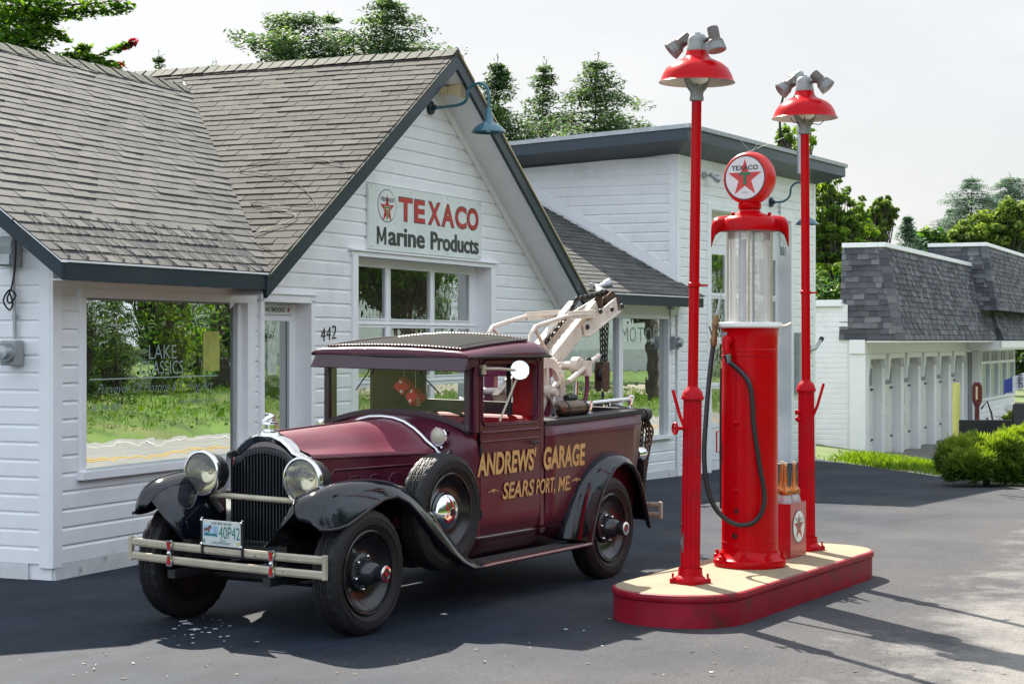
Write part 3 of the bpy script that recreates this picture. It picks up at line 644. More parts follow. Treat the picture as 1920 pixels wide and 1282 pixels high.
# ---- annex (window wall between the gable and the tall bay), frame FA
def annex():
    mb = MB(); zb = -.16
    siding(mb, lambda z: -.6, lambda z: 3.47, zb + .14, 2.40, [(.05, 3.24, .46, 2.14)], .137, 0.)
    mb.build('siding', WHITE, ST, frame=FA)
    mb = MB(); mb.box(-.5, 3.5, -.03, .2, zb - .3, zb + .138); mb.build('foundation_board', CONC, ST, frame=FA)
    mb = MB(); mb.box(-.5, 3.5, .004, .1, zb, .44); mb.box(3.24, 3.5, .004, .1, .44, 2.4); mb.box(-.5, 3.5, .004, .1, 2.16, 2.4); mb.box(-.6, .05, .004, .1, .44, 2.2); mb.build('inner_wall', TRIM, ST, frame=FA)
    mb = MB(); mb.box(-.6, 3.5, -.036, -.019, 2.18, 2.40); mb.build('frieze_board', TRIM, ST, frame=FA, bevel=.003)
    mb = MB(); a0, a1, z0, z1 = .05, 3.24, .48, 2.12
    mb.box(a0 - .06, a0 + .02, -.045, .09, z0, z1); mb.box(a1 - .05, a1 + .035, -.045, .09, z0, z1); mb.box(a0 - .06, a1 + .035, -.046, .09, z1, z1 + .06); mb.box(a0 - .09, a1 + .06, -.07, .09, z0 - .055, z0)
    mb.box(1.68, 1.80, -.02, .06, z0, z1)
    w = mb.build('window', TRIM, ST, frame=FA, bevel=.004)
    for c0, c1 in ((a0 + .02, 1.68), (1.80, a1 - .05)): g = MB(); g.box(c0, c1, .03, .04, z0, z1); g.build('pane', GLS, w, frame=FA)
    t = MB()
    for i, ch in enumerate('MOTOR'): text(t, ch, (1.86 + i * .245, .0285, 1.80), (1, 0, 0), (0, 0, 1), .19, .2, bold=-.01)
    t.build('lettering', MAT('grey_window_lettering', (.30, .38, .33), .5), w, frame=FA)
    # roof
    sl_ = .555; L_ = math.hypot(1, sl_); z0 = 2.455
    sh = MB(); reg = [(-.02, 0), (3.66, 0), (3.66, .36 * L_), (3.25, 3.1 * L_), (-3.0, 3.1 * L_)]
    shingles(sh, (0, -.40, z0 - .011), (1, 0, 0), (0, 1, sl_), reg, .122, .30, .0095)
    sh.build('roof', SHL, ST, frame=FA, tab=True)
    d = MB(); d.prism([(x, y / L_ - .38, z0 + sl_ * (y / L_)) for x, y in [(-.02, 0), (3.64, 0), (3.64, .36 * L_), (3.2, 3.05 * L_), (-3.0, 3.05 * L_)]][::-1], (0, 0, -.05)); d.v = [(v[0], v[1], v[2] - .014) for v in d.v]; d.build('roof_deck', TRIM, ST, frame=FA)
    f = MB(); f.box(.02, 3.64, -.39, -.355, z0 - .165, z0 - .035); f.build('eave_fascia', TEAL, ST, frame=FA, bevel=.003)
    f = MB(); f.box(-.02, 3.66, -.40, -.36, z0 - .034, z0 - .02); f.build('drip_edge', TRIM, ST, frame=FA)
    f = MB(); f.box(.02, 3.64, -.355, -.02, z0 - .15, z0 - .135); f.build('soffit', TRIM, ST, frame=FA)
annex()
# ------------------------------------------------------------------ the tall garage bay
TB = empty('garage_bay', frame=FA); WM[TB.name] = FA
tag(TB, 'tall white flat-roofed garage bay with a high glazed door, right of the gabled station', 'building')
FC = frame(2.369, 26.147, .4327)
def tall():
    c = FC.translation
    # right-hand (front) face in FA, from a=3.549
    X0, X1 = 3.549, 9.13
    mb = MB(); siding(mb, lambda z: X0 + .09, lambda z: X1 - .1, -.12, 4.62, [(4.62, 8.07, -.3, 3.86)], .137, 0.); mb.build('siding', WHITE, TB, frame=FA)
    mb = MB(); mb.box(X0, X0 + .10, -.024, 0, -.3, 4.6); mb.build('corner_board', TRIM, TB, frame=FA, bevel=.003); mb = MB(); mb.box(X1 - .11, X1, -.024, 0, -.3, 4.6); mb.build('corner_board', TRIM, TB, frame=FA, bevel=.003)
    mb = MB(); mb.box(X0, 4.62, -.03, .2, -.6, -.118); mb.build('foundation_board', CONC, TB, frame=FA); mb = MB(); mb.box(8.07, X1, -.03, .2, -.6, -.15); mb.build('foundation_board', CONC, TB, frame=FA)
    mb = MB(); mb.box(X0, 4.62, .004, .12, -.3, 4.6); mb.box(8.07, X1, .004, .12, -.3, 4.6); mb.box(4.62, 8.07, .004, .12, 3.86, 4.6); mb.box(X1 - .1, X1 - .005, .12, 8, -.3, 4.6); mb.box(X0 - .8, X1 - .1, 7.9, 8, -.3, 4.5); mb.build('inner_wall', WHITE, TB, frame=FA)
    # left face (frame FC, plane x = 0 running along +y)
    sd = MB(); siding(sd, lambda z: .10 if z < 4.5 else max(.1, 0), lambda z: 7.6, 1.2, 4.60, (), .137, 0., out=1); sd.v = [(-v[1], v[0], v[2]) for v in sd.v]; sd.build('siding', WHITE, TB, frame=FC)
    mb = MB(); mb.box(-.026, 0, .0, .10, 2.55, 4.6); mb.build('corner_board', TRIM, TB, frame=FC, bevel=.003)
    mb = MB(); mb.box(.003, .1, .02, 7.6, -.3, 4.58); mb.build('inner_wall', WHITE, TB, frame=FC)
    mb = MB(); z = lambda y: 2.68 + .568 * y
    mb.hexa([(-.03, 0, z(0)), (-.019, 0, z(0)), (-.019, 0, z(0) + .17), (-.03, 0, z(0) + .17)], [(-.03, 3.2, z(3.2)), (-.019, 3.2, z(3.2)), (-.019, 3.2, z(3.2) + .17), (-.03, 3.2, z(3.2) + .17)]); mb.build('flashing_board', TRIM, TB, frame=FC)
    # roof slab in world via FA/FC corners : outer line overhangs .45
    w = lambda fr, x, y, zz: fr @ Vector((x, y, zz))
    P = [w(FA, 2.968, -.45, 0), w(FA, 9.45, -.45, 0), w(FA, 9.45, 8.2, 0), w(FC, -.42, 7.9, 0)]
    P[3] = w(FC, -.42, 7.9, 0); zo = [4.86, 4.83, 4.55, 4.47]
    I = [w(FA, X0, -.02, 4.50), w(FA, X1, -.02, 4.48), w(FA, X1, 7.9, 4.25), w(FC, -.02, 7.6, 4.12)]
    top = [(p.x, p.y, zz) for p, zz in zip(P, zo)]
    lo = lambda d: [(p[0], p[1], p[2] - d) for p in top]
    mb = MB(); mb.hexa(lo(.05), lo(.012)); mb.build('roof', MAT('grey_roof_membrane', (.2, .2, .2), .8), TB, frame=Matrix())
    mb = MB()
    def ring(o_pts, i_pts, mi=0):
        for i in range(4):
            j = (i + 1) % 4; mb.add([o_pts[i], o_pts[j], i_pts[j], i_pts[i]], [(0, 1, 2, 3)], mi)
    cx = sum(p[0] for p in top) / 4; cy = sum(p[1] for p in top) / 4
    inn = lambda pts, k: [(p[0] + (cx - p[0]) * k, p[1] + (cy - p[1]) * k, p[2]) for p in pts]
    a = top; b = lo(.06); ring(inn(a, -.006), inn(b, -.006)); ring(inn(a, -.006), inn(a, .03)); ring(inn(b, -.006), inn(b, .02)); mb.build('metal_roof_edge', GALV, TB, frame=Matrix())
    mb = MB(); ring(inn(lo(.06), .002), inn(lo(.215), .002)); mb.build('eave_fascia', MAT('slate_blue_fascia', (.018, .036, .052), .35, var=.1, coat=.1), TB, frame=Matrix())
    mb = MB(); ring(inn(lo(.215), .002), [tuple(p) for p in I]); mb.build('soffit', TEAL, TB, frame=Matrix())
    # overhead door
    mb = MB(); a0, a1, zt = 4.72, 7.97, 3.78
    mb.box(a0 - .12, a0, -.04, .34, -.4, zt); mb.box(a1, a1 + .12, -.04, .34, -.4, zt); mb.box(a0 - .12, a1 + .12, -.04, .34, zt, zt + .10); mb.build('door_frame', TRIM, TB, frame=FA, bevel=.004)
    d = MB(); y0, y1 = .22, .27; n = 3; cw = (a1 - a0 - .10) / n; rows = [(2.55, 3.14), (1.86, 2.46), (1.17, 1.77), (.54, 1.08)]
    cols = [(a0 + .1 + i * cw + (.04 if i else 0), a0 + .1 + (i + 1) * cw - .05) for i in range(n)]
    edges = [a0] + [q for c_ in cols for q in c_] + [a1]
    for i in range(0, 2 * n + 2, 2): d.box(edges[i], edges[i + 1], y0, y1, -.25, zt)
    zs = [zt] + [q for r_ in rows for q in (r_[1], r_[0])] + [-.25]
    for i in range(0, 10, 2):
        for c_ in cols: d.box(c_[0], c_[1], y0 + .002, y1, zs[i + 1], zs[i])
    for zz in (3.3, 2.505, 1.815, 1.125, .49, -.0): d.box(a0, a1, y0 - .008, y0 - .001, zz - .004, zz + .004)
    gd = d.build('garage_door', TRIM, TB, frame=FA, bevel=.003)
    for r_ in rows:
        for c_ in cols: g = MB(); g.box(c_[0], c_[1], .24, .246, r_[0], r_[1]); g.build('pane', GLS2, gd, frame=FA)
    h = MB(); h.tube([(5.9, .215, .35), (5.9, .17, .35), (5.9, .17, .62), (5.9, .215, .62)], .012); h.build('handle', INKR, gd, frame=FA, smooth=40)
    mb = MB(); mb.box(a0, a1, .1, .5, -.7, -.245); mb.build('threshold', CONC, TB, frame=FA)
tall()
# ------------------------------------------------------------------ things fixed to the walls
def sign_board():
    s = MB(); a0, a1, z0, z1 = 5.0, 7.75, 2.745, 3.40; y = -.045
    s.box(a0, a1, y, -.02, z0, z1, 0); X, Z = (1, 0, 0), (0, 0, 1); yy = y - .002
    # elliptical badge: ring, star, T
    c = Vector((5.40, yy, 3.215))
    el = lambda rx, rz, k: [(c.x + math.cos(t) * rx, yy - .001 * k, c.z - .015 + math.sin(t) * rz) for t in [2 * math.pi * i / 48 for i in range(48)]]
    s.poly(el(.205, .170, 0), 1); s.poly(el(.196, .162, 1), 0)
    cs = Vector((5.40, yy - .003, 3.165)); P = star_pts(cs, X, Z, .152); P = [Vector((cs.x + (p.x - cs.x) * 1.08, p.y, p.z)) for p in P]; fan(s, P, cs, 2)
    for k, (m_, g) in enumerate(((4, 0), (3, .006))):
        for x0, x1, h0, h1 in ((-.065, .065, .005, .035), (-.018, .018, -.10, .005)): s.box(5.40 + x0 + g, 5.40 + x1 - g, yy - .0055 - .001 * k, yy - .005 - .001 * k, 3.16 + h0 + g, 3.16 + h1 - g, m_)
    text(s, 'TEXACO', (5.255, yy - .0075, 3.245), X, Z, .29, .04, 1, bold=.02)
    ls = [('T', 5.67, .31), ('E', 6.03, .25), ('X', 6.36, .31), ('A', 6.70, .32), ('C', 7.05, .29), ('O', 7.36, .30)]
    for ch, a, w in ls:
        text(s, ch, (a - .009, yy - .0002, 3.061), X, Z, w + .018, .258, 1, bold=.042); text(s, ch, (a, yy - .0016, 3.07), X, Z, w, .24, 2, bold=.034)
    for q in ([(0, 0), (.045, 0), (.045, .18), (0, .18)], [(.165, 0), (.21, 0), (.21, .18), (.165, .18)], [(.0, .18), (.045, .18), (.125, .03), (.085, .03)], [(.165, .18), (.21, .18), (.125, .03), (.085, .03)]): s.poly([(5.175 + x_, yy - .0003 * (1 + q[0][0] * 3), 2.80 + z_) for x_, z_ in q], 1)
    for dx, dz in ((0, 0), (.014, 0), (.007, .006), (.02, -.003), (.026, .002)):
        text(s, 'arine', (5.425 + dx, yy - dx * .02, 2.80 + dz), X, Z, .83, .185, 1, bold=.008); text(s, 'Products', (6.42 + dx, yy - dx * .02, 2.80 + dz), X, Z, 1.23, .19, 1, bold=.008)
    for a in (5.05, 5.95, 6.85, 7.70):
        for z in (2.77, 3.375): s.disc((a, yy - .001, z), (0, -1, 0), .008, 8, 1)
    tag(s.build('texaco_sign', [SIGNW, INKK, INKR, INKG, CREAM], frame=FB), 'white enamel board reading TEXACO Marine Products under the gable', 'sign')
sign_board()
def gooseneck(fr, base, out, rise, drop, r, label, sc=1.):
    # base plate, swan neck, shade; 'out' is the reach away from the wall, in the wall's own frame (x along, y outwards negative)
    t = empty('gooseneck_lamp', frame=fr @ Matrix.Translation(base)); WM[t.name] = fr @ Matrix.Translation(base); f = WM[t.name]
    tag(t, label, 'wall lamp')
    p = MB(); p.lathe([(0, 0), (.075, 0), (.075, .03), (.05, .045), (.03, .05), (.03, .075), (.0, .075)], (0, 0, 0), (0, -1, 0), 20); p.build('wall_plate', TEAL, t, frame=f, smooth=40)
    c = (0, -out + r, rise)
    K = [Vector(p) for p in ((0, -.04, 0), (0, -.16, 0), (0, -out + 2 * r + .10, .015), (0, -out + 2 * r + .015, rise * .55))] + [Vector((0, c[1] + math.cos(k) * r, c[2] + math.sin(k) * r)) for k in [math.pi * (.1 + .9 * i / 8) for i in range(9)]] + [Vector((0, -out, rise - drop * .5)), Vector((0, -out, rise - drop))]
    pts = []
    for i in range(len(K) - 1):
        p0, p1, p2, p3 = K[max(i - 1, 0)], K[i], K[i + 1], K[min(i + 2, len(K) - 1)]
        for q in range(5):
            u = q / 5; pts.append(.5 * ((2 * p1) + (p2 - p0) * u + (2 * p0 - 5 * p1 + 4 * p2 - p3) * u * u + (3 * p1 - p0 - 3 * p2 + p3) * u ** 3))
    pts.append(K[-1])
    a = MB(); a.tube(pts, .017, 10); a.build('arm', TEALL, t, frame=f, smooth=60)
    s = MB(); z = rise - drop
    s.lathe([(rr_ * sc, hh_ * sc) for rr_, hh_ in [(.0, .03), (.03, .03), (.034, .0), (.047, -.05), (.055, -.13), (.075, -.155), (.12, -.175), (.17, -.21), (.205, -.255), (.215, -.275), (.212, -.278), (.20, -.255), (.165, -.215), (.11, -.18), (.0, -.175)]], (0, -out, z), (0, 0, 1), 32)
    s.build('shade', TEALL, t, frame=f, smooth=50)
    b = MB(); b.sphere((0, -out, z - .225 * sc), .04, 12, 8); b.build('bulb', MAT('opal_glass', (.8, .8, .76), .2), t, frame=f, smooth=60)
    return t
gooseneck(FB, (6.45, -.02, 4.33), .70, .11, .17, .125, 'dark teal gooseneck lamp high on the gable above the white sign board', .86)
gooseneck(FA, (7.10, -.02, 4.04), .62, .16, .30, .14, 'dark teal gooseneck lamp on the tall bay, half hidden behind the farther lamp post', .86)
def horn_speaker():
    t = empty('horn_loudspeaker', frame=FB @ Matrix.Translation((6.60, -.10, 4.53))); f = FB @ Matrix.Translation((6.60, -.10, 4.53)); WM[t.name] = f
    tag(t, 'small cream horn loudspeaker tucked under the gable peak', 'loudspeaker')
    m = MB(); m.loft([[(x * .035, -.04, z * .03) for x, z in ((-1, -1), (1, -1), (1, 1), (-1, 1))], [(x * .05 + .03, -.10, z * .045) for x, z in ((-1, -1), (1, -1), (1, 1), (-1, 1))], [(x * .10 + .06, -.24, z * .075 - .01) for x, z in ((-1, -1), (1, -1), (1, 1), (-1, 1))]], closed=True); m.lathe([(0, 0), (.05, 0), (.05, .09), (.0, .09)], (-.02, .02, .0), (.2, -1, 0), 14); m.sphere((.035, -.14, 0), .03, 10, 6)
    m.build('horn', CREAM, t, frame=f, smooth=35, bevel=.004)
    b = MB(); b.box(-.03, .01, -.08, .03, .04, .055); b.box(-.03, -.018, -.08, -.05, -.04, .05); b.build('bracket', GALV, t, frame=f)
horn_speaker()
def meter(fr, c, kind, label, out):
    t = empty(kind, frame=fr @ Matrix.Translation(c)); f = WM[t.name]; tag(t, label, 'utility box')
    if out == 'x': f = f @ Matrix.Rotation(R(-90), 4, 'Z')     # face turned to -x
    m = MB()
    if kind == 'electric_meter':
        m.box(-.075, .075, -.11, -.01, -.10, .09); m.build('case', GREY, t, frame=f, bevel=.012)
        m = MB(); m.lathe([(.07, 0), (.07, .05), (.05, .075), (0, .08)], (0, -.11, 0), (0, -1, 0), 20); m.build('dial', GALV, t, frame=f, smooth=40)
    elif kind == 'service_box':
        m.loft([[(x, y, -.11) for x, y in ((-.08, -.01), (.08, -.01), (.08, -.12), (-.08, -.12))], [(x, y, .05) for x, y in ((-.08, -.01), (.08, -.01), (.08, -.14), (-.08, -.14))], [(x, y, .12) for x, y in ((-.06, -.01), (.06, -.01), (.06, -.09), (-.06, -.09))]], closed=True, cap=True); m.build('case', GREY, t, frame=f, bevel=.01)
        m = MB(); m.box(-.07, .07, -.145, -.12, -.10, -.02); m.build('cover', GALV, t, frame=f, bevel=.004)
    else:
        m.box(-.05, .05, -.085, -.01, -.07, .07); m.build('case', GREY, t, frame=f, bevel=.006)
        m = MB(); m.box(-.044, .044, -.092, -.085, -.062, .062); m.build('cover', GALV, t, frame=f, bevel=.003)
    return t
meter(FB, (-.025, .335, 2.49), 'service_box', 'larger grey utility box under the left rake with a tangle of black wire below it', 'x')
meter(FB, (-.025, .31, 1.73), 'electric_meter', 'grey electric meter at the bottom of the conduit on the left end wall', 'x')
def conduit(fr, pts, label, r=.014, nm='conduit', mat=None):
    m = MB(); m.tube(pts, r, 10)
    for p in pts[1:-1]: m.tube([(p[0], p[1], p[2] - .015), (p[0], p[1], p[2] + .015)], r * 1.5, 10)
    return tag(m.build(nm, mat or GALV, frame=fr, smooth=50), label, 'conduit')
conduit(FB, [(-.05, .31, 1.83), (-.05, .31, 2.0), (-.05, .33, 2.38)], 'grey conduit pipe between the two utility boxes on the left end wall')
def wire(fr, pts, label, r=.007, nm='cable', mat=None):
    m = MB(); P = [Vector(p) for p in pts]; out = []
    for i in range(len(P) - 1):
        p0, p1, p2, p3 = P[max(i - 1, 0)], P[i], P[i + 1], P[min(i + 2, len(P) - 1)]
        for k in range(6):
            t = k / 6; out.append(.5 * ((2 * p1) + (p2 - p0) * t + (2 * p0 - 5 * p1 + 4 * p2 - p3) * t * t + (3 * p1 - p0 - 3 * p2 + p3) * t ** 3))
    out.append(P[-1]); m.tube(out, r, 6); return tag(m.build(nm, mat or BLK, frame=fr, smooth=60), label, 'cable')
wire(FB, [(-.43, .02, 2.72), (-.30, .10, 2.55), (-.16, .22, 2.36), (-.10, .30, 2.22), (-.10, .34, 2.14), (-.12, .30, 2.10), (-.10, .26, 2.16), (-.10, .32, 2.20), (-.12, .36, 2.12), (-.10, .32, 2.05), (-.10, .29, 2.10), (-.11, .31, 2.18)], 'black service wire looping down from the left eave to the utility box')
meter(FA, (3.22, -.025, 2.33), 'junction_box', 'dark grey junction box at the end of the annex eave above the motor window', 'y')
meter(FA, (3.30, -.025, 1.79), 'electric_meter', 'round grey electric meter on the annex wall right of the motor window', 'y')
conduit(FA, [(3.24, -.05, 1.88), (3.24, -.05, 2.05), (3.24, -.05, 2.27)], 'thin conduit from the junction box down to the meter beside the motor window', .012)
def spotlight(fr, c, label, cat='floodlight', n=1, aim=((.3, -.6, -.5),), s=1.):
    t = empty('floodlight', frame=fr @ Matrix.Translation(c)); f = WM[t.name]; tag(t, label, cat)
    m = MB(); m.box(-.035, .035, -.05, 0, -.045, .045); m.build('base', GALV, t, frame=f, bevel=.006)
    for i, a in enumerate(aim):
        a = Vector(a).normalized(); st = Vector((.0, -.05, 0)); p = st + Vector((a.x * .06, -.06, 0.0)); h = MB(); h.tube([st, p], .014, 8); h.lathe([(0, -.05), (.032, -.05), (.035, .03), (.055, .055), (.062, .12), (.058, .12), (.0, .09)], p + a * .03, a, 18); h.build('lamp_head', GALV, t, frame=f, smooth=40)
    return t
spotlight(FA, (4.45, -.02, 4.27), 'small floodlight high on the tall bay between the near lamp post and the pump globe', aim=((.75, -.5, -.45),))
spotlight(FA, (.12, -.40, 2.50), 'small twin spotlight at the left end of the annex eave', aim=((.8, -.5, .3), (-.5, -.6, -.6)))
conduit(FA, [(7.45, -.04, 4.06), (7.45, -.04, 3.9), (7.45, -.04, 3.33)], 'thin conduit on the tall bay wall running down beside its gooseneck lamp', .012)
meter(FA, (7.5, -.025, 3.27), 'junction_box', 'small grey switch box on the tall bay at the foot of the thin conduit', 'y')
def tall_panel():
    m = MB(); m.box(8.12, 8.30, -.12, -.02, .95, 1.95); tag(m.build('breaker_panel', GREY, frame=FA, bevel=.008), 'tall narrow grey electric panel on the right end of the tall bay wall', 'utility box')
    t = empty('elbow_light', frame=FA @ Matrix.Translation((8.55, -.03, 1.66))); f = WM[t.name]; tag(t, 'short grey pipe light pointing up and out from the right end of the tall bay', 'floodlight')
    m = MB(); m.lathe([(0, 0), (.08, 0), (.08, .12), (0, .12)], (0, 0, 0), (0, -1, 0), 16); m.build('base', GALV, t, frame=f, smooth=40)
    m = MB(); m.tube([(0, -.1, 0), (.12, -.16, .02), (.27, -.2, .16)], .028, 10); m.build('pipe', GALV, t, frame=f, smooth=50); m = MB(); m.tube([(.27, -.2, .16), (.31, -.21, .2)], .04, 10); m.build('cap', BLK, t, frame=f, smooth=40)
tall_panel()
def mast():
    p = FA @ Vector((8.05, .1, 0)); t = empty('service_mast', frame=Matrix.Translation((4.28, 27.0, 0))); f = WM[t.name]; tag(t, 'grey service mast with a hooded weatherhead behind the farther lamp post', 'mast')
    m = MB(); m.tube([(0, 0, 4.3), (0, 0, 5.75)], .035, 12); m.build('pipe', GALV, t, frame=f, smooth=60)
    m = MB(); m.lathe([(.06, 0), (.075, .06), (.06, .13), (.02, .16), (0, .165)], (0, 0, 5.68), (0, 0, 1), 16); m.bar((0, 0, 5.78), (-.12, -.06, 5.7), .1, .1); m.build('weatherhead', GREY, t, frame=f, smooth=40)
    m = MB(); m.tube([(-.1, -.05, 5.7), (-.24, -.1, 5.5), (-.32, -.14, 5.2), (-.30, -.1, 4.9), (-.2, -.05, 4.7)], .018, 8); m.build('wire', BLK, t, frame=f, smooth=60)
mast()
def heat_cable():
    # zigzag de-icing cable on the lower courses of the left wing roof, clipped to the shingles
    m = MB(); pt = lambda a, s: (a, -.39 + s / math.hypot(1, S2), ZE + S2 * (s / math.hypot(1, S2)) + .014)
    P = []
    for i in range(13):
        a = -.32 + i * .225; P += [pt(a, .02), pt(a + .03, .0), pt(a + .085, .40), pt(a + .13, .62), pt(a + .15, .60), pt(a + .19, .30)]
    m.tube([Vector(p) for p in P], .003, 6)
    for i in range(13): a = -.32 + i * .225; m.box(a - .004, a + .012, -.405, -.385, ZE + .008, ZE + .016)
    tag(m.build('heating_cable', MAT('grey_cable', (.16, .155, .145), .6), frame=FB, smooth=60), 'grey de-icing cable zigzagging along the lower edge of the left wing roof', 'cable')
    L1 = math.hypot(1, S1); q = lambda a, b: (a, b, ml(a) + .022)
    wire(FB, [q(2.75, -.30), q(3.0, .1), q(3.3, -.2), q(3.55, .45), q(3.45, -.28), q(3.9, .2), q(4.15, .95), q(4.3, .4), q(4.15, -.22)], 'loose grey de-icing cable straggling over the valley of the gable roof', .0035, 'heating_cable', MAT('tan_cable', (.14, .13, .12), .6))
heat_cable()
# ------------------------------------------------------------------ the old tow truck (x = towards its tail, y = away from the near side)
FT = frame(-.8625, 11.1495, .6085)
TR = empty('tow_truck', frame=FT); WM[TR.name] = FT
tag(TR, 'old maroon and black tow truck lettered ANDREWS GARAGE, parked before the white station', 'tow truck')
ROLL = Matrix(((1, 0, 0, 0), (0, 1, 0, 0), (0, .018, 1, -.0025), (0, 0, 0, 1)))
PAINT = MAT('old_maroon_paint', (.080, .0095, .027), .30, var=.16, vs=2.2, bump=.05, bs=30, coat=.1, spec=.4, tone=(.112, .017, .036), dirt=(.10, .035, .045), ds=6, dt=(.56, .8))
HOODP = MAT('faded_skylit_maroon_paint', (.18, .034, .056), .38, var=.15, vs=2., bump=.05, bs=30, coat=.15)  # faded paint; reflected sky is put into the hood top's paler colour
PURP = MAT('dark_plum_paint', (.034, .009, .019), .36, var=.15, vs=4, coat=.3)
BLKP = MAT('gloss_black_fender_paint', (.004, .006, .011), .075, var=.2, vs=5, spec=.55, bump=.02, bs=6)
BEAD = MAT('polished_fender_lip', (.05, .045, .05), .06, .6, var=.1, vs=9)
MATB = MAT('dull_black_iron', (.012, .012, .014), .5, var=.2, vs=9)
RUB = MAT('tyre_rubber', (.011, .010, .011), .62, var=.2, vs=7, bump=.1, bs=60)
NICK = MAT('worn_nickel', (.50, .44, .33), .42, .2, var=.15, vs=8, bump=.2, bs=50, dirt=(.22, .14, .08), ds=16, dt=(.6, .68))
BONE = MAT('chipped_cream_paint', (.66, .585, .50), .5, var=.1, vs=8, bump=.15, bs=40, dirt=(.30, .17, .11), ds=13, dt=(.60, .68))
RUST = MAT('rusty_chain_iron', (.10, .055, .035), .7, .4, var=.4, vs=30)
FABR = MAT('worn_black_roof_fabric', (.020, .021, .019), .95, spec=.1, var=.25, vs=5, bump=.3, bs=200)
REDL = MAT('red_seat_leather', (.42, .008, .014), .45, var=.12, vs=6)
LENS = None
def lens_mat():
    m = MAT('ribbed_lamp_lens', (.50, .47, .36), .28, 0., var=.1, vs=4, coat=.25); nt = m.node_tree; N = nt.nodes; L = nt.links; b = N['Principled BSDF']
    tc = [n for n in N if n.type == 'TEX_COORD'][0]
    w = N.new('ShaderNodeTexWave'); w.inputs['Scale'].default_value = 26; w.bands_direction = 'Y'; w.inputs['Distortion'].default_value = .6
    w2 = N.new('ShaderNodeTexWave'); w2.wave_type = 'RINGS'; w2.rings_direction = 'X'; w2.inputs['Scale'].default_value = 3.
    L.new(tc.outputs['Object'], w.inputs[0]); L.new(tc.outputs['Object'], w2.inputs[0])
    a = N.new('ShaderNodeMath'); a.operation = 'ADD'; L.new(w.outputs['Fac'], a.inputs[0]); L.new(w2.outputs['Fac'], a.inputs[1])
    bp = N.new('ShaderNodeBump'); bp.inputs['Strength'].default_value = .32; bp.inputs['Distance'].default_value = .01; L.new(a.outputs[0], bp.inputs['Height']); L.new(bp.outputs[0], b.inputs['Normal']); return m
LENS = lens_mat()
YM = .80
def P(name, mb, mat, roll=True, parent=None, **k):
    if roll: mb.xf(ROLL)
    return mb.build(name, mat, parent or TR, **k)
def mir(mb):
    mb.v = [(x, 2 * YM - y, z) for x, y, z in mb.v]; mb.f = [f[::-1] for f in mb.f]; return mb
# ---- wheels
def tyre():
    mb = MB(); n = 180; R0 = .392; prof_out = [(.252, .050), (.262, .026), (.285, .010), (.315, .001), (.345, .004), (.368, .018)]
    secs = []; ys = [.026 + .138 * j / 34 for j in range(35)]
    for i in range(n):
        th = 2 * math.pi * i / n; c, s = math.cos(th), math.sin(th); ring = []
        for r, y in prof_out: ring.append((c * r, y, s * r))
        zg = (1 if (i % 6) < 3 else -1) * .0035
        for j, y in enumerate(ys):
            r = R0 - 24 * max(0, abs(y - .095) - .03) ** 2 * .16 - .0035
            for g in (.062, .082, .108, .128):
                if abs(y - g - zg) < .0038: r -= .009
            if (y < .046 or y > .144) and (i + (0 if y < .09 else 3)) % 6 < 2: r -= .0045
            ring.append((c * r, y, s * r))
        for r, y in prof_out[::-1]: ring.append((c * r, .19 - y, s * r))
        secs.append(ring)
    m = len(secs[0]); vs = [p for q in secs for p in q]; fs = []
    for i in range(n):
        for j in range(m - 1):
            k = (i + 1) % n; fs.append((i * m + j, k * m + j, k * m + j + 1, i * m + j + 1))
    mb.add(vs, fs)
    for rr in (.300, .338): mb.lathe([(rr - .003, .004), (rr, -.0005), (rr + .003, .002)], (0, 0, 0), (0, 1, 0), 64)
    return mb
DISC = MAT('wheel_disc_paint', (.012, .009, .010), .25, var=.2, vs=5, coat=.2)
HUBM = MAT('dark_steel_hub', (.035, .036, .042), .22, .3, var=.2, vs=8, coat=.3)
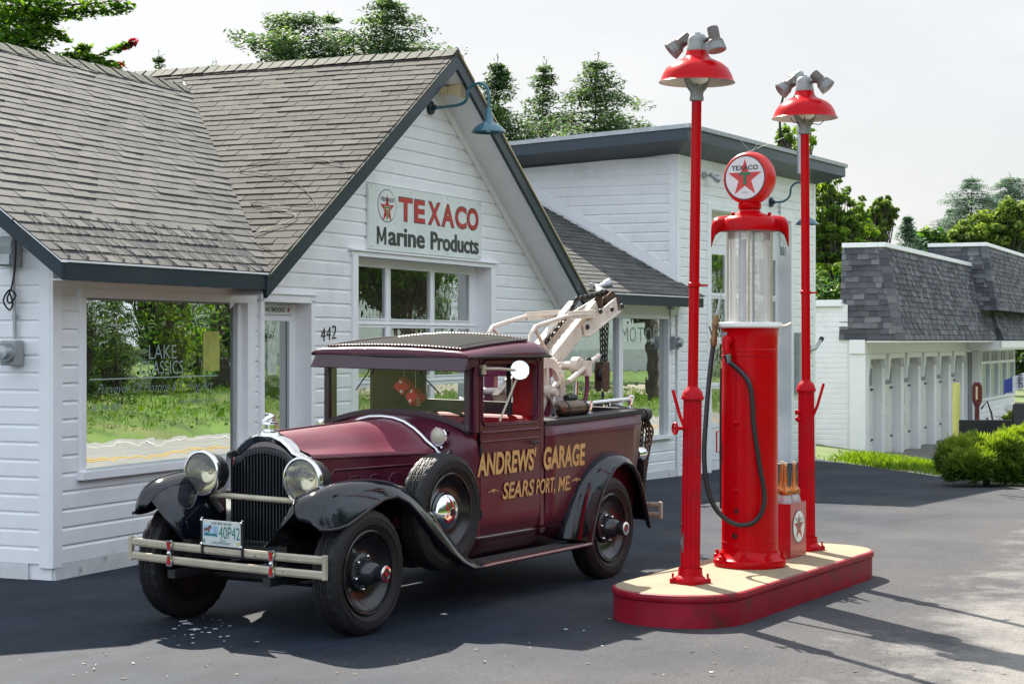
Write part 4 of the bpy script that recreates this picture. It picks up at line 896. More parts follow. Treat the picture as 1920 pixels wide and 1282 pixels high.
def make_wheel(name, chrome_cap=False):
    w = tyre(); wheel = w.build(name, RUB, TR, smooth=28)
    r = MB(); r.lathe([(.25, .06), (.262, .03), (.263, .016), (.255, .011), (.247, .014), (.243, .03), (.238, .034), (.232, .030), (.225, .036), (.205, .055), (.16, .074), (.11, .080), (.07, .07), (0, .07)], (0, 0, 0), (0, 1, 0), 64)
    r2 = MB(); r2.lathe([(.25, .13), (.262, .16), (.255, .179), (.245, .17), (.235, .13), (.10, .12), (0, .12)], (0, 0, 0), (0, 1, 0), 48); r2.build('rim_back', MATB, wheel, smooth=35)
    rim = r.build('rim', DISC, wheel, smooth=35)
    if not chrome_cap:
        h = MB(); h.lathe([(.118, .080), (.118, .062), (.108, .055), (.090, .05), (.086, .03), (.058, -.040), (.046, -.048), (.045, -.064), (.050, -.072), (.053, -.105), (.051, -.113)], (0, 0, 0), (0, 1, 0), 36); h.build('hub', HUBM, wheel, smooth=35)
        c = MB(); c.lathe([(.051, -.113), (.048, -.1165), (.034, -.117), (.033, -.112)], (0, 0, 0), (0, 1, 0), 30); cp = c.build('hub_ring', CHR, wheel, smooth=40)
        c = MB(); c.disc((0, -.113, 0), (0, -1, 0), .033, 24); c.lathe([(.015, -.113), (.015, -.116), (0, -.116)], (0, 0, 0), (0, 1, 0), 16, 1); c.build('hub_badge', [HUBM, INKR], wheel)
        for k in range(6):
            a = k * math.pi / 3 + .3; b = MB(); b.lathe([(.013, 0), (.012, -.018), (.006, -.026), (0, -.027)], (.102 * math.cos(a), .056, .102 * math.sin(a)), (0, 1, 0), 10); b.build('lug_nut', CHR, wheel, smooth=35)
    else:
        h = MB(); h.lathe([(.135, .072), (.13, .05), (.120, .035), (.105, .020), (.07, .006), (.03, .0), (.028, -.008), (.0, -.008)], (0, 0, 0), (0, 1, 0), 40); h.build('hub_cap', CHR, wheel, smooth=40)
        c = MB(); c.disc((0, -.0095, 0), (0, -1, 0), .024, 20); c.build('hub_badge', BLK, wheel)
    return wheel
WH = make_wheel('wheel'); WH.location = (0, .005, .392)
def place(src, loc, far=False, spin=0.):
    c = copy_tree(src, TR); c.location = loc; c.rotation_euler = (0, 0, math.pi) if far else (0, spin, 0); return c
place(WH, (3.147, .005, .392), spin=.5); place(WH, (0, 1.595, .392), True); place(WH, (3.147, 1.595, .392), True)
SP = make_wheel('spare_wheel', True); SP.location = (.955, .03, .685); SP['label'] = 'spare wheel with a chrome hub cap in the near fender well'
cs = place(SP, (.955, 1.57, .685), True)
# ---- hood, radiator, cowl
def sec(a, half, prof):        # prof: list of (u fraction, z) from the middle to the bottom of the side, mirrored
    L_ = [(a, YM - u * half, z) for u, z in prof]; Rr = [(a, YM + u * half, z) for u, z in prof[1:]]
    return L_[::-1] + Rr
HF = [(0, 1.222), (.22, 1.214), (.42, 1.19), (.60, 1.15), (.70, 1.122), (.78, 1.112), (.90, 1.102), (.98, 1.092), (1.0, 1.076), (1.0, .80), (1.0, .58)]
HR_ = [(0, 1.268), (.22, 1.262), (.42, 1.238), (.60, 1.195), (.72, 1.155), (.82, 1.115), (.92, 1.085), (.985, 1.070), (1.0, 1.055), (1.0, .80), (1.0, .55)]
CR = [(0, 1.300), (.25, 1.296), (.45, 1.283), (.62, 1.258), (.78, 1.220), (.90, 1.180), (.965, 1.13), (.99, 1.07), (1.0, 1.02), (1.0, .80), (1.0, .47)]
lerp = lambda A, B, t: [(u0 + (u1 - u0) * t, z0 + (z1 - z0) * t) for (u0, z0), (u1, z1) in zip(A, B)]
def hood():
    mb = MB(); N_ = 9; S = []
    for i in range(N_ + 1):
        t = i / N_; S.append(sec(.03 + 1.19 * t, .315 + (.452 - .315) * (t ** 1.15), lerp(HF, HR_, t)))
    n = len(S[0]); top = [[q[k] for k in range(2, n - 2)] for q in S]
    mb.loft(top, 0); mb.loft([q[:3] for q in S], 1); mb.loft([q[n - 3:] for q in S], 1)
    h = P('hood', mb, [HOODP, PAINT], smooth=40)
    m = MB(); m.tube([(.03 + 1.19 * i / N_, YM, lerp(HF, HR_, i / N_)[0][1] + .004) for i in range(N_ + 1)], .006, 8); P('hood_hinge', m, PAINT, parent=h, smooth=60)
    for sgn in (-1, 1):                       # pressed panel with three little vent doors on each side
        m = MB(); y = lambda a: YM + sgn * (.317 + (.452 - .315) * (((a - .03) / 1.19) ** 1.15))
        def fr(a0, a1, z0, z1, r=.006):
            pts = [(a, y(a), z) for a, z in ((a0 + .03, z0), (a1 - .03, z0), (a1, z0 + .03), (a1, z1 - .03), (a1 - .03, z1), (a0 + .03, z1), (a0, z1 - .03), (a0, z0 + .03), (a0 + .03, z0))]; m.tube(pts, r, 6)
        fr(.20, 1.10, .70, .985, .008)
        for a in (.36, .56, .76, .94): fr(a, a + .13, .76, .935, .005)
        P('vent_panel', m, PAINT, parent=h, smooth=60)
    m = MB(); 
    for sgn in (-1, 1): m.tube([(.03 + 1.19 * i / N_, YM + sgn * (.318 + (.452 - .315) * ((i / N_) ** 1.15)), lerp(HF, HR_, i / N_)[8][1] - .008) for i in range(N_ + 1)], .007, 8)
    P('hood_ledge', m, PAINT, parent=h, smooth=60)
    mb = MB(); S = []
    for i in range(6):
        t = i / 5; tt = t * t * (3 - 2 * t); S.append(sec(1.235 + .20 * t, .452 + (.65 - .452) * tt, lerp(HR_, CR, tt)))
    S.append(sec(1.478, .65, [(u, z) for u, z in CR])); mb.loft(S, 0)
    c = P('cowl', mb, PAINT, smooth=45)
    a = MB(); pts = [Vector(p) for p in sec(1.228, .462, [(u, z + .012) for u, z in HR_[:9]])]; a.tube(pts, .013, 10)
    a.tube([pts[0], pts[0] + Vector((0, -.03, -.022)), pts[0] + Vector((0, -.085, -.024)), pts[0] + Vector((0, -.115, .0))], .012, 8); a.tube([pts[0], pts[0] + Vector((0, -.012, -.05)), pts[0] + Vector((.0, -.012, -.16))], .010, 8)
    P('cowl_band', a, CHR, parent=c, smooth=60)
    for y in (.30, 1.30):
        l = MB(); l.lathe([(.0, .10), (.03, .095), (.052, .06), (.060, .0), (.066, -.006), (.062, -.014), (.052, -.014)], (1.20, y, 1.165), (1, 0, 0), 24); l.tube([(1.25, y, 1.12), (1.27, y + (.05 if y < YM else -.05), 1.05)], .014, 8); o = P('cowl_lamp', l, CHR, smooth=40)
        l = MB(); l.lathe([(.053, -.013), (.03, -.022), (0, -.025)], (1.20, y, 1.165), (1, 0, 0), 20); P('lens', l, LENS, parent=o, smooth=60)
hood()
def radiator():
    out = [(-.318, .50), (-.322, 1.055), (-.312, 1.082), (-.27, 1.098), (-.232, 1.108), (-.195, 1.148), (-.14, 1.186), (-.07, 1.210), (0, 1.218)]; out = out + [(-u, z) for u, z in out[-2::-1]]
    inn = [(-.285, .50), (-.287, 1.030), (-.28, 1.050), (-.245, 1.064), (-.212, 1.076), (-.17, 1.108), (-.12, 1.142), (-.06, 1.163), (0, 1.170)]; inn = inn + [(-u, z) for u, z in inn[-2::-1]]
    pt = lambda q, a, dz=0: [(a, YM + u, z + dz) for u, z in q]
    mid = [((a[0] * .7 + b[0] * .3), (a[1] * .7 + b[1] * .3)) for a, b in zip(out, inn)]
    mb = MB(); mb.loft([pt(inn, -.025), pt(inn, -.04), pt(mid, -.058), pt(out, -.045), pt(out, .0), pt([(u * 1.0, z) for u, z in out], .032)])
    r = P('radiator', mb, CHR, smooth=35)
    b = MB(); b.add(pt(inn, -.010), [list(range(len(inn)))]); P('core', b, MATB, parent=r)
    s = MB()
    def ztop(u):
        for (u0, z0), (u1, z1) in zip(inn, inn[1:]):
            if u0 <= u <= u1: return z0 + (z1 - z0) * (u - u0) / max(1e-6, u1 - u0)
        return 1.0
    for i in range(22):
        u = -.27 + .54 * i / 21; s.bar((-.035, YM + u, .50), (-.035, YM + u, min(ztop(u) - .05, 1.0 + .088 * (1 - (u / .27) ** 2))), .010, .022, (1, 0, 0))
    s.box(-.05, -.02, YM - .285, YM + .285, .49, .53)
    P('grille', s, MAT('black_enamel_shutters', (.010, .013, .018), .28, coat=.4), parent=r, bevel=.002)
    s = MB(); z0 = lambda u: min(ztop(u) - .012, 1.046 + .088 * (1 - (u / .27) ** 2)); S = []
    for i in range(25):
        u = -.255 + .51 * i / 24; S.append([(-.04, YM + u, z0(u) - .045), (-.048, YM + u, z0(u) - .02), (-.04, YM + u, z0(u))])
    s.loft(S)
    for i in range(40):
        u = -.245 + .49 * i / 39; s.bar((-.05, YM + u, z0(u) - .044), (-.044, YM + u, z0(u) - .002), .005, .006, (1, 0, 0))
    S = [[(-.038, YM + u, z0(u)), (-.034, YM + u, ztop(u) - .004)] for u in [-.25 + .5 * i / 24 for i in range(25)]]
    P('header_tank', s, MAT('dark_nickel', (.06, .06, .065), .3, .6), parent=r, smooth=40)
    s = MB(); s.loft(S); P('header_plate', s, MAT('brown_nickel', (.14, .12, .11), .2, .8, var=.1), parent=r, smooth=40)
    c = MB(); c.lathe([(.075, 1.20), (.066, 1.222), (.048, 1.230), (.046, 1.24), (.053, 1.246), (.053, 1.274), (.057, 1.278), (.056, 1.288), (.040, 1.294), (.0, 1.296)], (.0, YM, 0), (0, 0, 1), 28); o = P('radiator_cap', c, CHR, parent=r, smooth=35)
    c = MB(); c.tube([(-.045, YM + .02, 1.29), (-.03, YM, 1.302), (.0, YM, 1.318), (.03, YM, 1.312), (.05, YM, 1.30)], [.012, .022, .030, .026, .010], 10); c.tube([(-.012, YM, 1.31), (-.022, YM, 1.338), (-.04, YM, 1.345)], [.012, .011, .004], 8); c.tube([(.0, YM - .02, 1.305), (-.03, YM - .03, 1.295)], .007, 6); c.tube([(.0, YM + .02, 1.305), (-.03, YM + .03, 1.295)], .007, 6); P('cap_mascot', c, CHR, parent=r, smooth=60)
radiator()
def headlamps():
    RFL = MAT('lamp_reflector', (.80, .76, .62), .16, 1., var=.05, vs=20); LG = CLEAR('lamp_lens_glass', .05, (.95, .93, .84), .0, .16); nt = LG.node_tree; N = nt.nodes; L = nt.links
    tc = N.new('ShaderNodeTexCoord'); w = N.new('ShaderNodeTexWave'); w.inputs['Scale'].default_value = 22; w.bands_direction = 'Y'; L.new(tc.outputs['Object'], w.inputs[0]); bp = N.new('ShaderNodeBump'); bp.inputs['Strength'].default_value = .8; bp.inputs['Distance'].default_value = .006; L.new(w.outputs['Fac'], bp.inputs['Height'])
    for n in N:
        if n.type == 'BSDF_GLOSSY': L.new(bp.outputs[0], n.inputs['Normal'])
    for y in (.395, 1.205):
        k = .91; sc_ = lambda pr: [(r * k, h) for r, h in pr]; m = MB(); c = (-.18, y, .952)
        m.lathe(sc_([(0, .225), (.04, .22), (.085, .19), (.125, .13), (.143, .07), (.146, .03), (.150, .02)]), c, (1, 0, 0), 36, 0); hd = P('headlight', m, MATB, smooth=40)
        m = MB(); m.lathe(sc_([(.150, .03), (.160, .02), (.163, .0), (.158, -.014), (.147, -.016), (.143, -.004)]), c, (1, 0, 0), 44); P('rim', m, CHR, parent=hd, smooth=50)
        m = MB(); m.lathe(sc_([(.143, .004), (.13, .04), (.105, .075), (.07, .105), (.03, .12), (0, .122)]), c, (1, 0, 0), 40); m.sphere((c[0] + .085, y, .952), .018, 10, 8); P('reflector', m, RFL, parent=hd, smooth=60)
        m = MB(); m.lathe(sc_([(.146, -.006), (.12, -.018), (.08, -.028), (.04, -.033), (0, -.034)]), (0, 0, 0), (1, 0, 0), 44)
        o = P('lens', m, LG, parent=hd, smooth=60, roll=False); o.location = ROLL @ Vector(c)
        m = MB(); m.tube([(-.12, y, .84), (-.10, y, .79), (-.06, y + (.06 if y < YM else -.06), .70)], .022, 10); P('lamp_post', m, MATB, parent=hd, smooth=50)
    m = MB(); m.tube([(-.115, .42, .812), (-.125, .8, .812), (-.115, 1.18, .812)], .019, 12); P('headlight_bar', m, NICK, smooth=60)
headlamps()
def bumper(a, y0, y1, zs, clamps, nm):
    m = MB()
    for z0, z1 in zs:
        S = []
        for i in range(13):
            y = y0 + (y1 - y0) * i / 12; bow = .03 * ((i - 6) / 6) ** 2; S.append([(a + bow + dx, y, z) for dx, z in ((0, z0), (-.006, z0 + .012), (-.006, z1 - .012), (0, z1), (.012, z1), (.012, z0))])
        m.loft(S, closed=True, cap=True)
    b = P(nm, m, NICK, smooth=14)
    for y in (y0 + .012, y1 - .012):
        e = MB(); e.box(a + .018, a + .048, y - .014, y + .014, zs[0][0] - .006, zs[-1][1] + .008); P('end_piece', e, NICK, parent=b, bevel=.006)
    zc = (zs[0][0] + zs[-1][1]) / 2; h = (zs[-1][1] - zs[0][0]) / 2 + .012
    for y in clamps:
        k = MB(); prof = [(-h, .022), (-h * .9, .026), (-h * .25, .015), (0, .013), (h * .25, .015), (h * .9, .026), (h, .022)]
        S = [[(a - .010, y - w, zc + z), (a - .016, y - w * .8, zc + z), (a - .016, y + w * .8, zc + z), (a - .010, y + w, zc + z)] for z, w in prof]; k.loft(S, 0, closed=True, cap=True)
        for sg in (-1, 1):
            S = [[(a - .0175, y - w * .62, zc + sg * z), (a - .0175, y + w * .62, zc + sg * z)] for z, w in ((h * .25, .013), (h * .55, .019), (h * .88, .025))]; k.loft(S, 1)
        k.sphere((a - .016, y, zc), .012, 12, 8, mi=0); P('bumper_clamp', k, [CHR, INKR], parent=b, smooth=40)
        k = MB(); k.bar((a + .012, y, zc), (a + .42, y + (.05 if y < YM else -.05), zc + .03), .05, .035); P('bumper_bracket', k, MATB, parent=b)
    return b
bumper(-.47, .015, 1.585, ((.398, .448), (.487, .537)), (.40, 1.215), 'front_bumper')
def plate():
    m = MB(); a = -.485; y0, y1, z0, z1 = .635, .935, .545, .700
    m.box(a, a + .004, y0, y1, z0, z1, 0); X, Z = (0, -1, 0), (0, 0, 1); q = a - .002
    m.poly([(q + .0015, y1 - .004, z0 + .055), (q + .0015, y1 - .12, z0 + .055), (q + .0015, y1 - .13, z1 - .03), (q + .0015, y1 - .004, z1 - .03)], 3)
    text(m, '40P42', (q, .805, .592), X, Z, .165, .075, 1, bold=-.005); text(m, 'C', (q, .838, .630), X, Z, .018, .026, 1, bold=0); text(m, 'H', (q, .838, .598), X, Z, .018, .026, 1, bold=0)
    text(m, 'LIVE FREE OR DIE', (q, .865, .676), X, Z, .16, .014, 2); text(m, 'New', (q, .80, .572), X, Z, .05, .018, 1, bold=-.02, shear=.4); text(m, 'HAMPSHIRE', (q, .86, .555), X, Z, .145, .016, 1, bold=-.01)
    moose = [(0, .0), (.005, .018), (-.004, .022), (0, .034), (.02, .036), (.034, .046), (.036, .056), (.044, .060), (.048, .05), (.056, .046), (.052, .038), (.044, .034), (.040, .022), (.036, .0), (.031, .0), (.030, .016), (.010, .016), (.006, .0)]
    m.poly([(q - .0005, y1 - .012 - x * 1.1, .622 + z * .8) for x, z in moose], 4)
    m.poly([(q - .0005, y1 - .008, z0 + .06), (q - .0005, y1 - .12, z0 + .06), (q - .0005, y1 - .10, z0 + .075), (q - .0005, y1 - .06, z0 + .07), (q - .0005, y1 - .03, z0 + .08)], 1)
    m.box(q, q + .001, .645, .660, .558, .578, 5); m.box(q, q + .001, .918, .928, .56, .58, 1)
    b = P('licence_plate', m, [MAT('plate_white', (.62, .66, .63), .35), MAT('plate_green', (.0, .17, .13), .4), INKK, MAT('plate_sky', (.36, .52, .66), .4), MAT('plate_brown', (.16, .07, .035), .5), MAT('plate_yellow', (.6, .5, .05), .4)])
    f = MB()
    for y in (y0 - .010, y1 + .010): f.box(a, a + .014, y - .008, y + .008, z0 - .06, z1 + .012)
    f.box(a + .005, a + .014, y0, y1, z0 - .012, z0 - .001); P('plate_bracket', f, MATB, parent=b, bevel=.003)
    for y in (y0 - .008, y1 + .008):
        for z in (z1 - .004, z0 + .005): s = MB(); s.sphere((a - .004, y, z), .010, 8, 6); P('plate_bolt', s, CHR, parent=b, smooth=60)
plate()
# ---- fenders
def fender(nm, rows, yo, yc, yi, inner_drop, skirt=None, far=False, mat=None):
    S = []; E = []
    for k, (ac, zc, ao, zo) in enumerate(rows):
        y0 = yo[k] if isinstance(yo, list) else yo; yi_ = yi[k] if isinstance(yi, list) else yi; yc_ = max(yc, y0 + .07); T_ = lambda t: (ao + (ac - ao) * t, zo + (zc - zo) * t); q = []
        for y, t in ((y0 + .022, -.09), (y0 + .006, -.05), (y0, .03), (y0 + .010, .14), (y0 + .028, .42), (y0 + .058, .74), (min(y0 + .10, yc_ - .01), .93), (yc_, 1.0), ((yc_ + yi_) / 2, .99)):
            a, z = T_(t); q.append((a, y, z))
        dd = inner_drop[k] if isinstance(inner_drop, list) else inner_drop; q.append((ac, yi_, zc - dd)); S.append(q); E.append((q[2][0], q[2][1] - .001, q[2][2]))
    mb = MB(); mb.loft(S); 
    if far: mir(mb)
    f = P(nm, mb, BLKP, smooth=60, solid=.006, sub=1)
    b = MB(); b.tube(E, .0105, 10); 
    if far: mir(b)
    P('fender_bead', b, BEAD, parent=f, smooth=60)
    if skirt:
        s = MB(); s.loft([[q[-1], (q[-1][0] + .01, skirt[0], max(skirt[1], min(q[-1][2] - .02, skirt[2])))] for q in S[1:skirt[3]]]); 
        if far: mir(s)
        P('fender_skirt', s, BLKP, parent=f, smooth=60, solid=.005)
    return f
FR_ = [(-.478, .735, -.455, .693), (-.474, .795, -.40, .688), (-.445, .852, -.33, .690), (-.375, .900, -.24, .702), (-.26, .935, -.14, .737), (-.08, .955, 0, .79), (.13, .957, .13, .832), (.30, .945, .27, .842), (.46, .908, .40, .79), (.62, .842, .54, .69), (.78, .74, .70, .56), (.94, .61, .86, .445), (1.08, .475, 1.02, .35), (1.20, .37, 1.16, .295), (1.33, .322, 1.30, .292)]
RR_ = [(2.60, .33, 2.81, .305), (2.66, .50, 2.85, .42), (2.76, .65, 2.93, .585), (2.90, .80, 3.04, .74), (3.10, .915, 3.18, .845), (3.30, .965, 3.32, .885), (3.50, .945, 3.46, .85), (3.65, .86, 3.56, .765), (3.76, .72, 3.64, .64), (3.83, .55, 3.70, .49), (3.88, .38, 3.755, .34)]
for far in (False, True):
    fender('front_fender', FR_, [.06, .022, .006] + [0] * 12, .14, [.20, .23, .26, .29, .32, .35] + [.36] * 9, [.0, .01, .02, .03, .05, .07, .09, .10, .10, .10, .09, .07, .05, .03, .02], (.47, .44, .56, 11), far)
    fender('rear_fender', RR_, 0., .15, .30, .02, None, far)
# ---- chassis and underbody (dark), running boards
def under():
    m = MB()
    for y in (.42, 1.18): m.bar((-.35, y, .50), (3.9, y, .52), .07, .13)
    for a in (-.02, 3.147): m.tube([(a, .1, .392), (a, .45, .32), (a, 1.15, .32), (a, 1.5, .392)], .045, 10)
    m.sphere((3.147, YM, .36), .15, 12, 8); m.box(.2, 1.2, .62, .98, .30, .75); m.box(-.2, -.1, .4, 1.2, .44, .52)
    for y in (.42, 1.18): m.bar((-.5, y, .36), (.5, y, .36), .06, .05); m.bar((2.6, y, .36), (3.7, y, .36), .06, .05)
    m.box(1.45, 3.85, .20, 1.40, .44, .50); m.box(1.2, 2.4, .5, 1.1, .26, .44)
    m.box(.06, 1.25, .42, 1.18, .50, .56)
    P('chassis', m, MATB, roll=False)
    for far in (False, True):
        m = MB(); m.box(1.30, 2.83, .010, .20, .288, .312)
        for i in range(9): m.box(1.33, 2.74, .03 + i * .018, .036 + i * .018, .312, .316)
        if far: mir(m)
        r = P('running_board', m, MAT('rubber_matting', (.035, .033, .034), .5, var=.2, vs=6) if not far else bpy.data.materials['rubber_matting'], roll=False, bevel=.003)
        m = MB(); m.tube([(1.28, .004, .290), (1.40, .002, .294), (2.76, .002, .300), (2.82, .004, .302)], .014, 10); m.box(1.3, 2.81, -.004, .012, .302, .316)
        if far: mir(m)
        P('edge_trim', m, MAT('old_bright_trim', (.30, .22, .22), .25, .8) if not far else bpy.data.materials['old_bright_trim'], roll=False, parent=r, smooth=40)
        m = MB(); m.loft([[(a, .205, .312), (a, .19, .40), (a, .165, .455), (a, .18, .475)] for a in (1.15, 1.6, 2.2, 2.75)])
        if far: mir(m)
        P('splash_apron', m, MAT('gloss_dark_red_apron', (.045, .006, .010), .10, var=.2, coat=.8) if not far else bpy.data.materials['gloss_dark_red_apron'], smooth=60, solid=.004)
under()
# ---- cab and bed
Y0, Y1 = .15, 1.45
def sidewall():
    for far in (False, True):
        prof = [(.455, .038), (.50, .018), (.56, .006), (.66, 0.), (.90, 0.), (1.10, .0), (1.195, .004)]
        pan = lambda a0, a1, pr=prof, e0=0., e1=0.: [[(a, Y0 + d + .0, z) for z, d in pr] for a in (a0, a1)]
        # door
        m = MB()
        m.loft(pan(1.488, 2.296)); m.box(1.488, 2.296, Y0 + .004, Y0 + .034, 1.19, 1.243)
        m.box(1.488, 1.535, Y0 + .004, Y0 + .034, 1.243, 1.70); m.box(2.252, 2.296, Y0 + .004, Y0 + .034, 1.243, 1.70); m.box(1.535, 2.252, Y0 + .004, Y0 + .034, 1.655, 1.70)
        for a, z, sa, sz in ((1.535, 1.655, 1, -1), (2.252, 1.655, -1, -1), (2.252, 1.243, -1, 1)):
            pts = [(a, Y0 + .004, z)] + [(a + sa * (.05 - .05 * math.cos(k)), Y0 + .004, z + sz * (.05 - .05 * math.sin(k))) for k in [math.pi / 2 * i / 5 for i in range(6)]]
            m.prism(pts, (0, .03, 0))
        if far: mir(m)
        d = P('door', m, PAINT, smooth=30, solid=0, bevel=.004)
        m = MB(); m.tube([(1.515, Y0 - .001, 1.262), (1.515, Y0 - .001, 1.655), (1.55, Y0 - .001, 1.682), (2.24, Y0 - .001, 1.682), (2.275, Y0 - .001, 1.655), (2.275, Y0 - .001, 1.262), (2.24, Y0 - .001, 1.228), (1.54, Y0 - .001, 1.228), (1.515, Y0 - .001, 1.262)], .006, 6)
        for z, r in ((1.182, .011), (1.118, .008)): m.tube([(1.492, Y0 + .001, z), (2.292, Y0 + .001, z)], r, 8)
        if far: mir(m)
        P('moulding', m, PAINT, parent=d, smooth=60)
        m = MB(); m.tube([(2.20, Y0 + .0, 1.085), (2.20, Y0 - .035, 1.085)], .009, 8); m.tube([(2.10, Y0 - .038, 1.088), (2.22, Y0 - .036, 1.085)], [.007, .010], 8); m.disc((2.20, Y0 - .002, 1.085), (0, -1, 0), .02, 12)
        if far: mir(m)
        P('door_handle', m, MATB, parent=d, smooth=60)
        for z in (1.60, 1.06, .62):
            m = MB(); m.tube([(1.482, Y0 - .008, z - .03), (1.482, Y0 - .008, z + .03)], .010, 8)
            if far: mir(m)
            P('door_hinge', m, MATB, parent=d, smooth=60)
        # front post, rear corner post and bed side
        for b_ in ((1.425, 1.480, 1.18), (2.302, 2.362, .47)):
            m = MB(); m.box(b_[0], b_[1], Y0 + .002, Y0 + .05, b_[2], 1.71)
            if far: mir(m)
            P('cab_post', m, PAINT, bevel=.008, smooth=30)
        m = MB(); n_ = 11; S = []
        for i in range(n_):
            t = i / (n_ - 1); a = 2.370 + (3.90 - 2.370) * t; top = 1.196 + .026 * t + .012 * t * t; q = []
            for z, dd in prof: q.append((a - (0 if i < n_ - 1 else max(0, (1.15 - z)) * .26), Y0 + dd, z if z < 1.19 else top))
            S.append(q)
        m.loft(S)
        if far: mir(m)
        b = P('bed_side', m, PAINT, smooth=40, solid=.012)
        m = MB(); m.tube([(2.37, Y0 + .001, 1.125), (3.1, Y0 + .001, 1.137), (3.885, Y0 + .001, 1.158)], .009, 8)
        if far: mir(m)
        P('moulding', m, PAINT, parent=b, smooth=60)
        m = MB(); m.loft([[(a, Y0 - .006, z), (a, Y0 - .006, z + .034), (a, Y0 + .02, z + .042), (a, Y0 + .14, z + .042), (a, Y0 + .14, z)] for a, z in ((2.372, 1.195), (3.0, 1.206), (3.925, 1.232))], closed=True, cap=True)
        if far: mir(m)
        P('bed_rail', m, MATB, parent=b, bevel=.004)
        if not far:
            t = MB(); X, Z = (1, 0, 0), (0, 0, 1); y = Y0 - .009
            for mi, (dx, dz, yy) in enumerate(((.008, -.006, y + .0012), (0, 0, y))):
                text(t, "ANDREWS'", (1.432 + dx, yy, .882 + dz), X, Z, .80, .165, 1 - mi, bold=.035, shear=.12)
                text(t, 'GARAGE', (2.335 + dx, yy, .875 + dz), X, Z, .625, .168, 1 - mi, bold=.035, shear=.12)
                text(t, 'SEARS', (1.765 + dx, yy, .703 + dz), X, Z, .435, .118, 1 - mi, bold=.02, shear=.22); text(t, 'PORT,', (2.225 + dx, yy, .690 + dz), X, Z, .275, .125, 1 - mi, bold=.012, shear=.22); text(t, 'ME.', (2.545 + dx, yy, .703 + dz), X, Z, .19, .108, 1 - mi, bold=.012, shear=.22)
            for a in (1.60, 2.78):
                for sg in (-1, 1): t.tube([(a + .045, y, .765), (a + .045 + sg * .015, y, .785), (a + .045 + sg * .03, y, .768), (a + .045 + sg * .05, y, .775), (a + .045 + sg * .065, y, .765)], .0035, 4, 0)
                t.sphere((a + .045, y, .772), .013, 8, 6, (1, .2, 1), 0)
            GOLD = MAT('gold_leaf_lettering', (.62, .40, .15), .4, .15, var=.15, vs=9, dirt=(.20, .10, .05), ds=30, dt=(.62, .7)); o = t.build('lettering', [GOLD, PURP], TR)
sidewall()
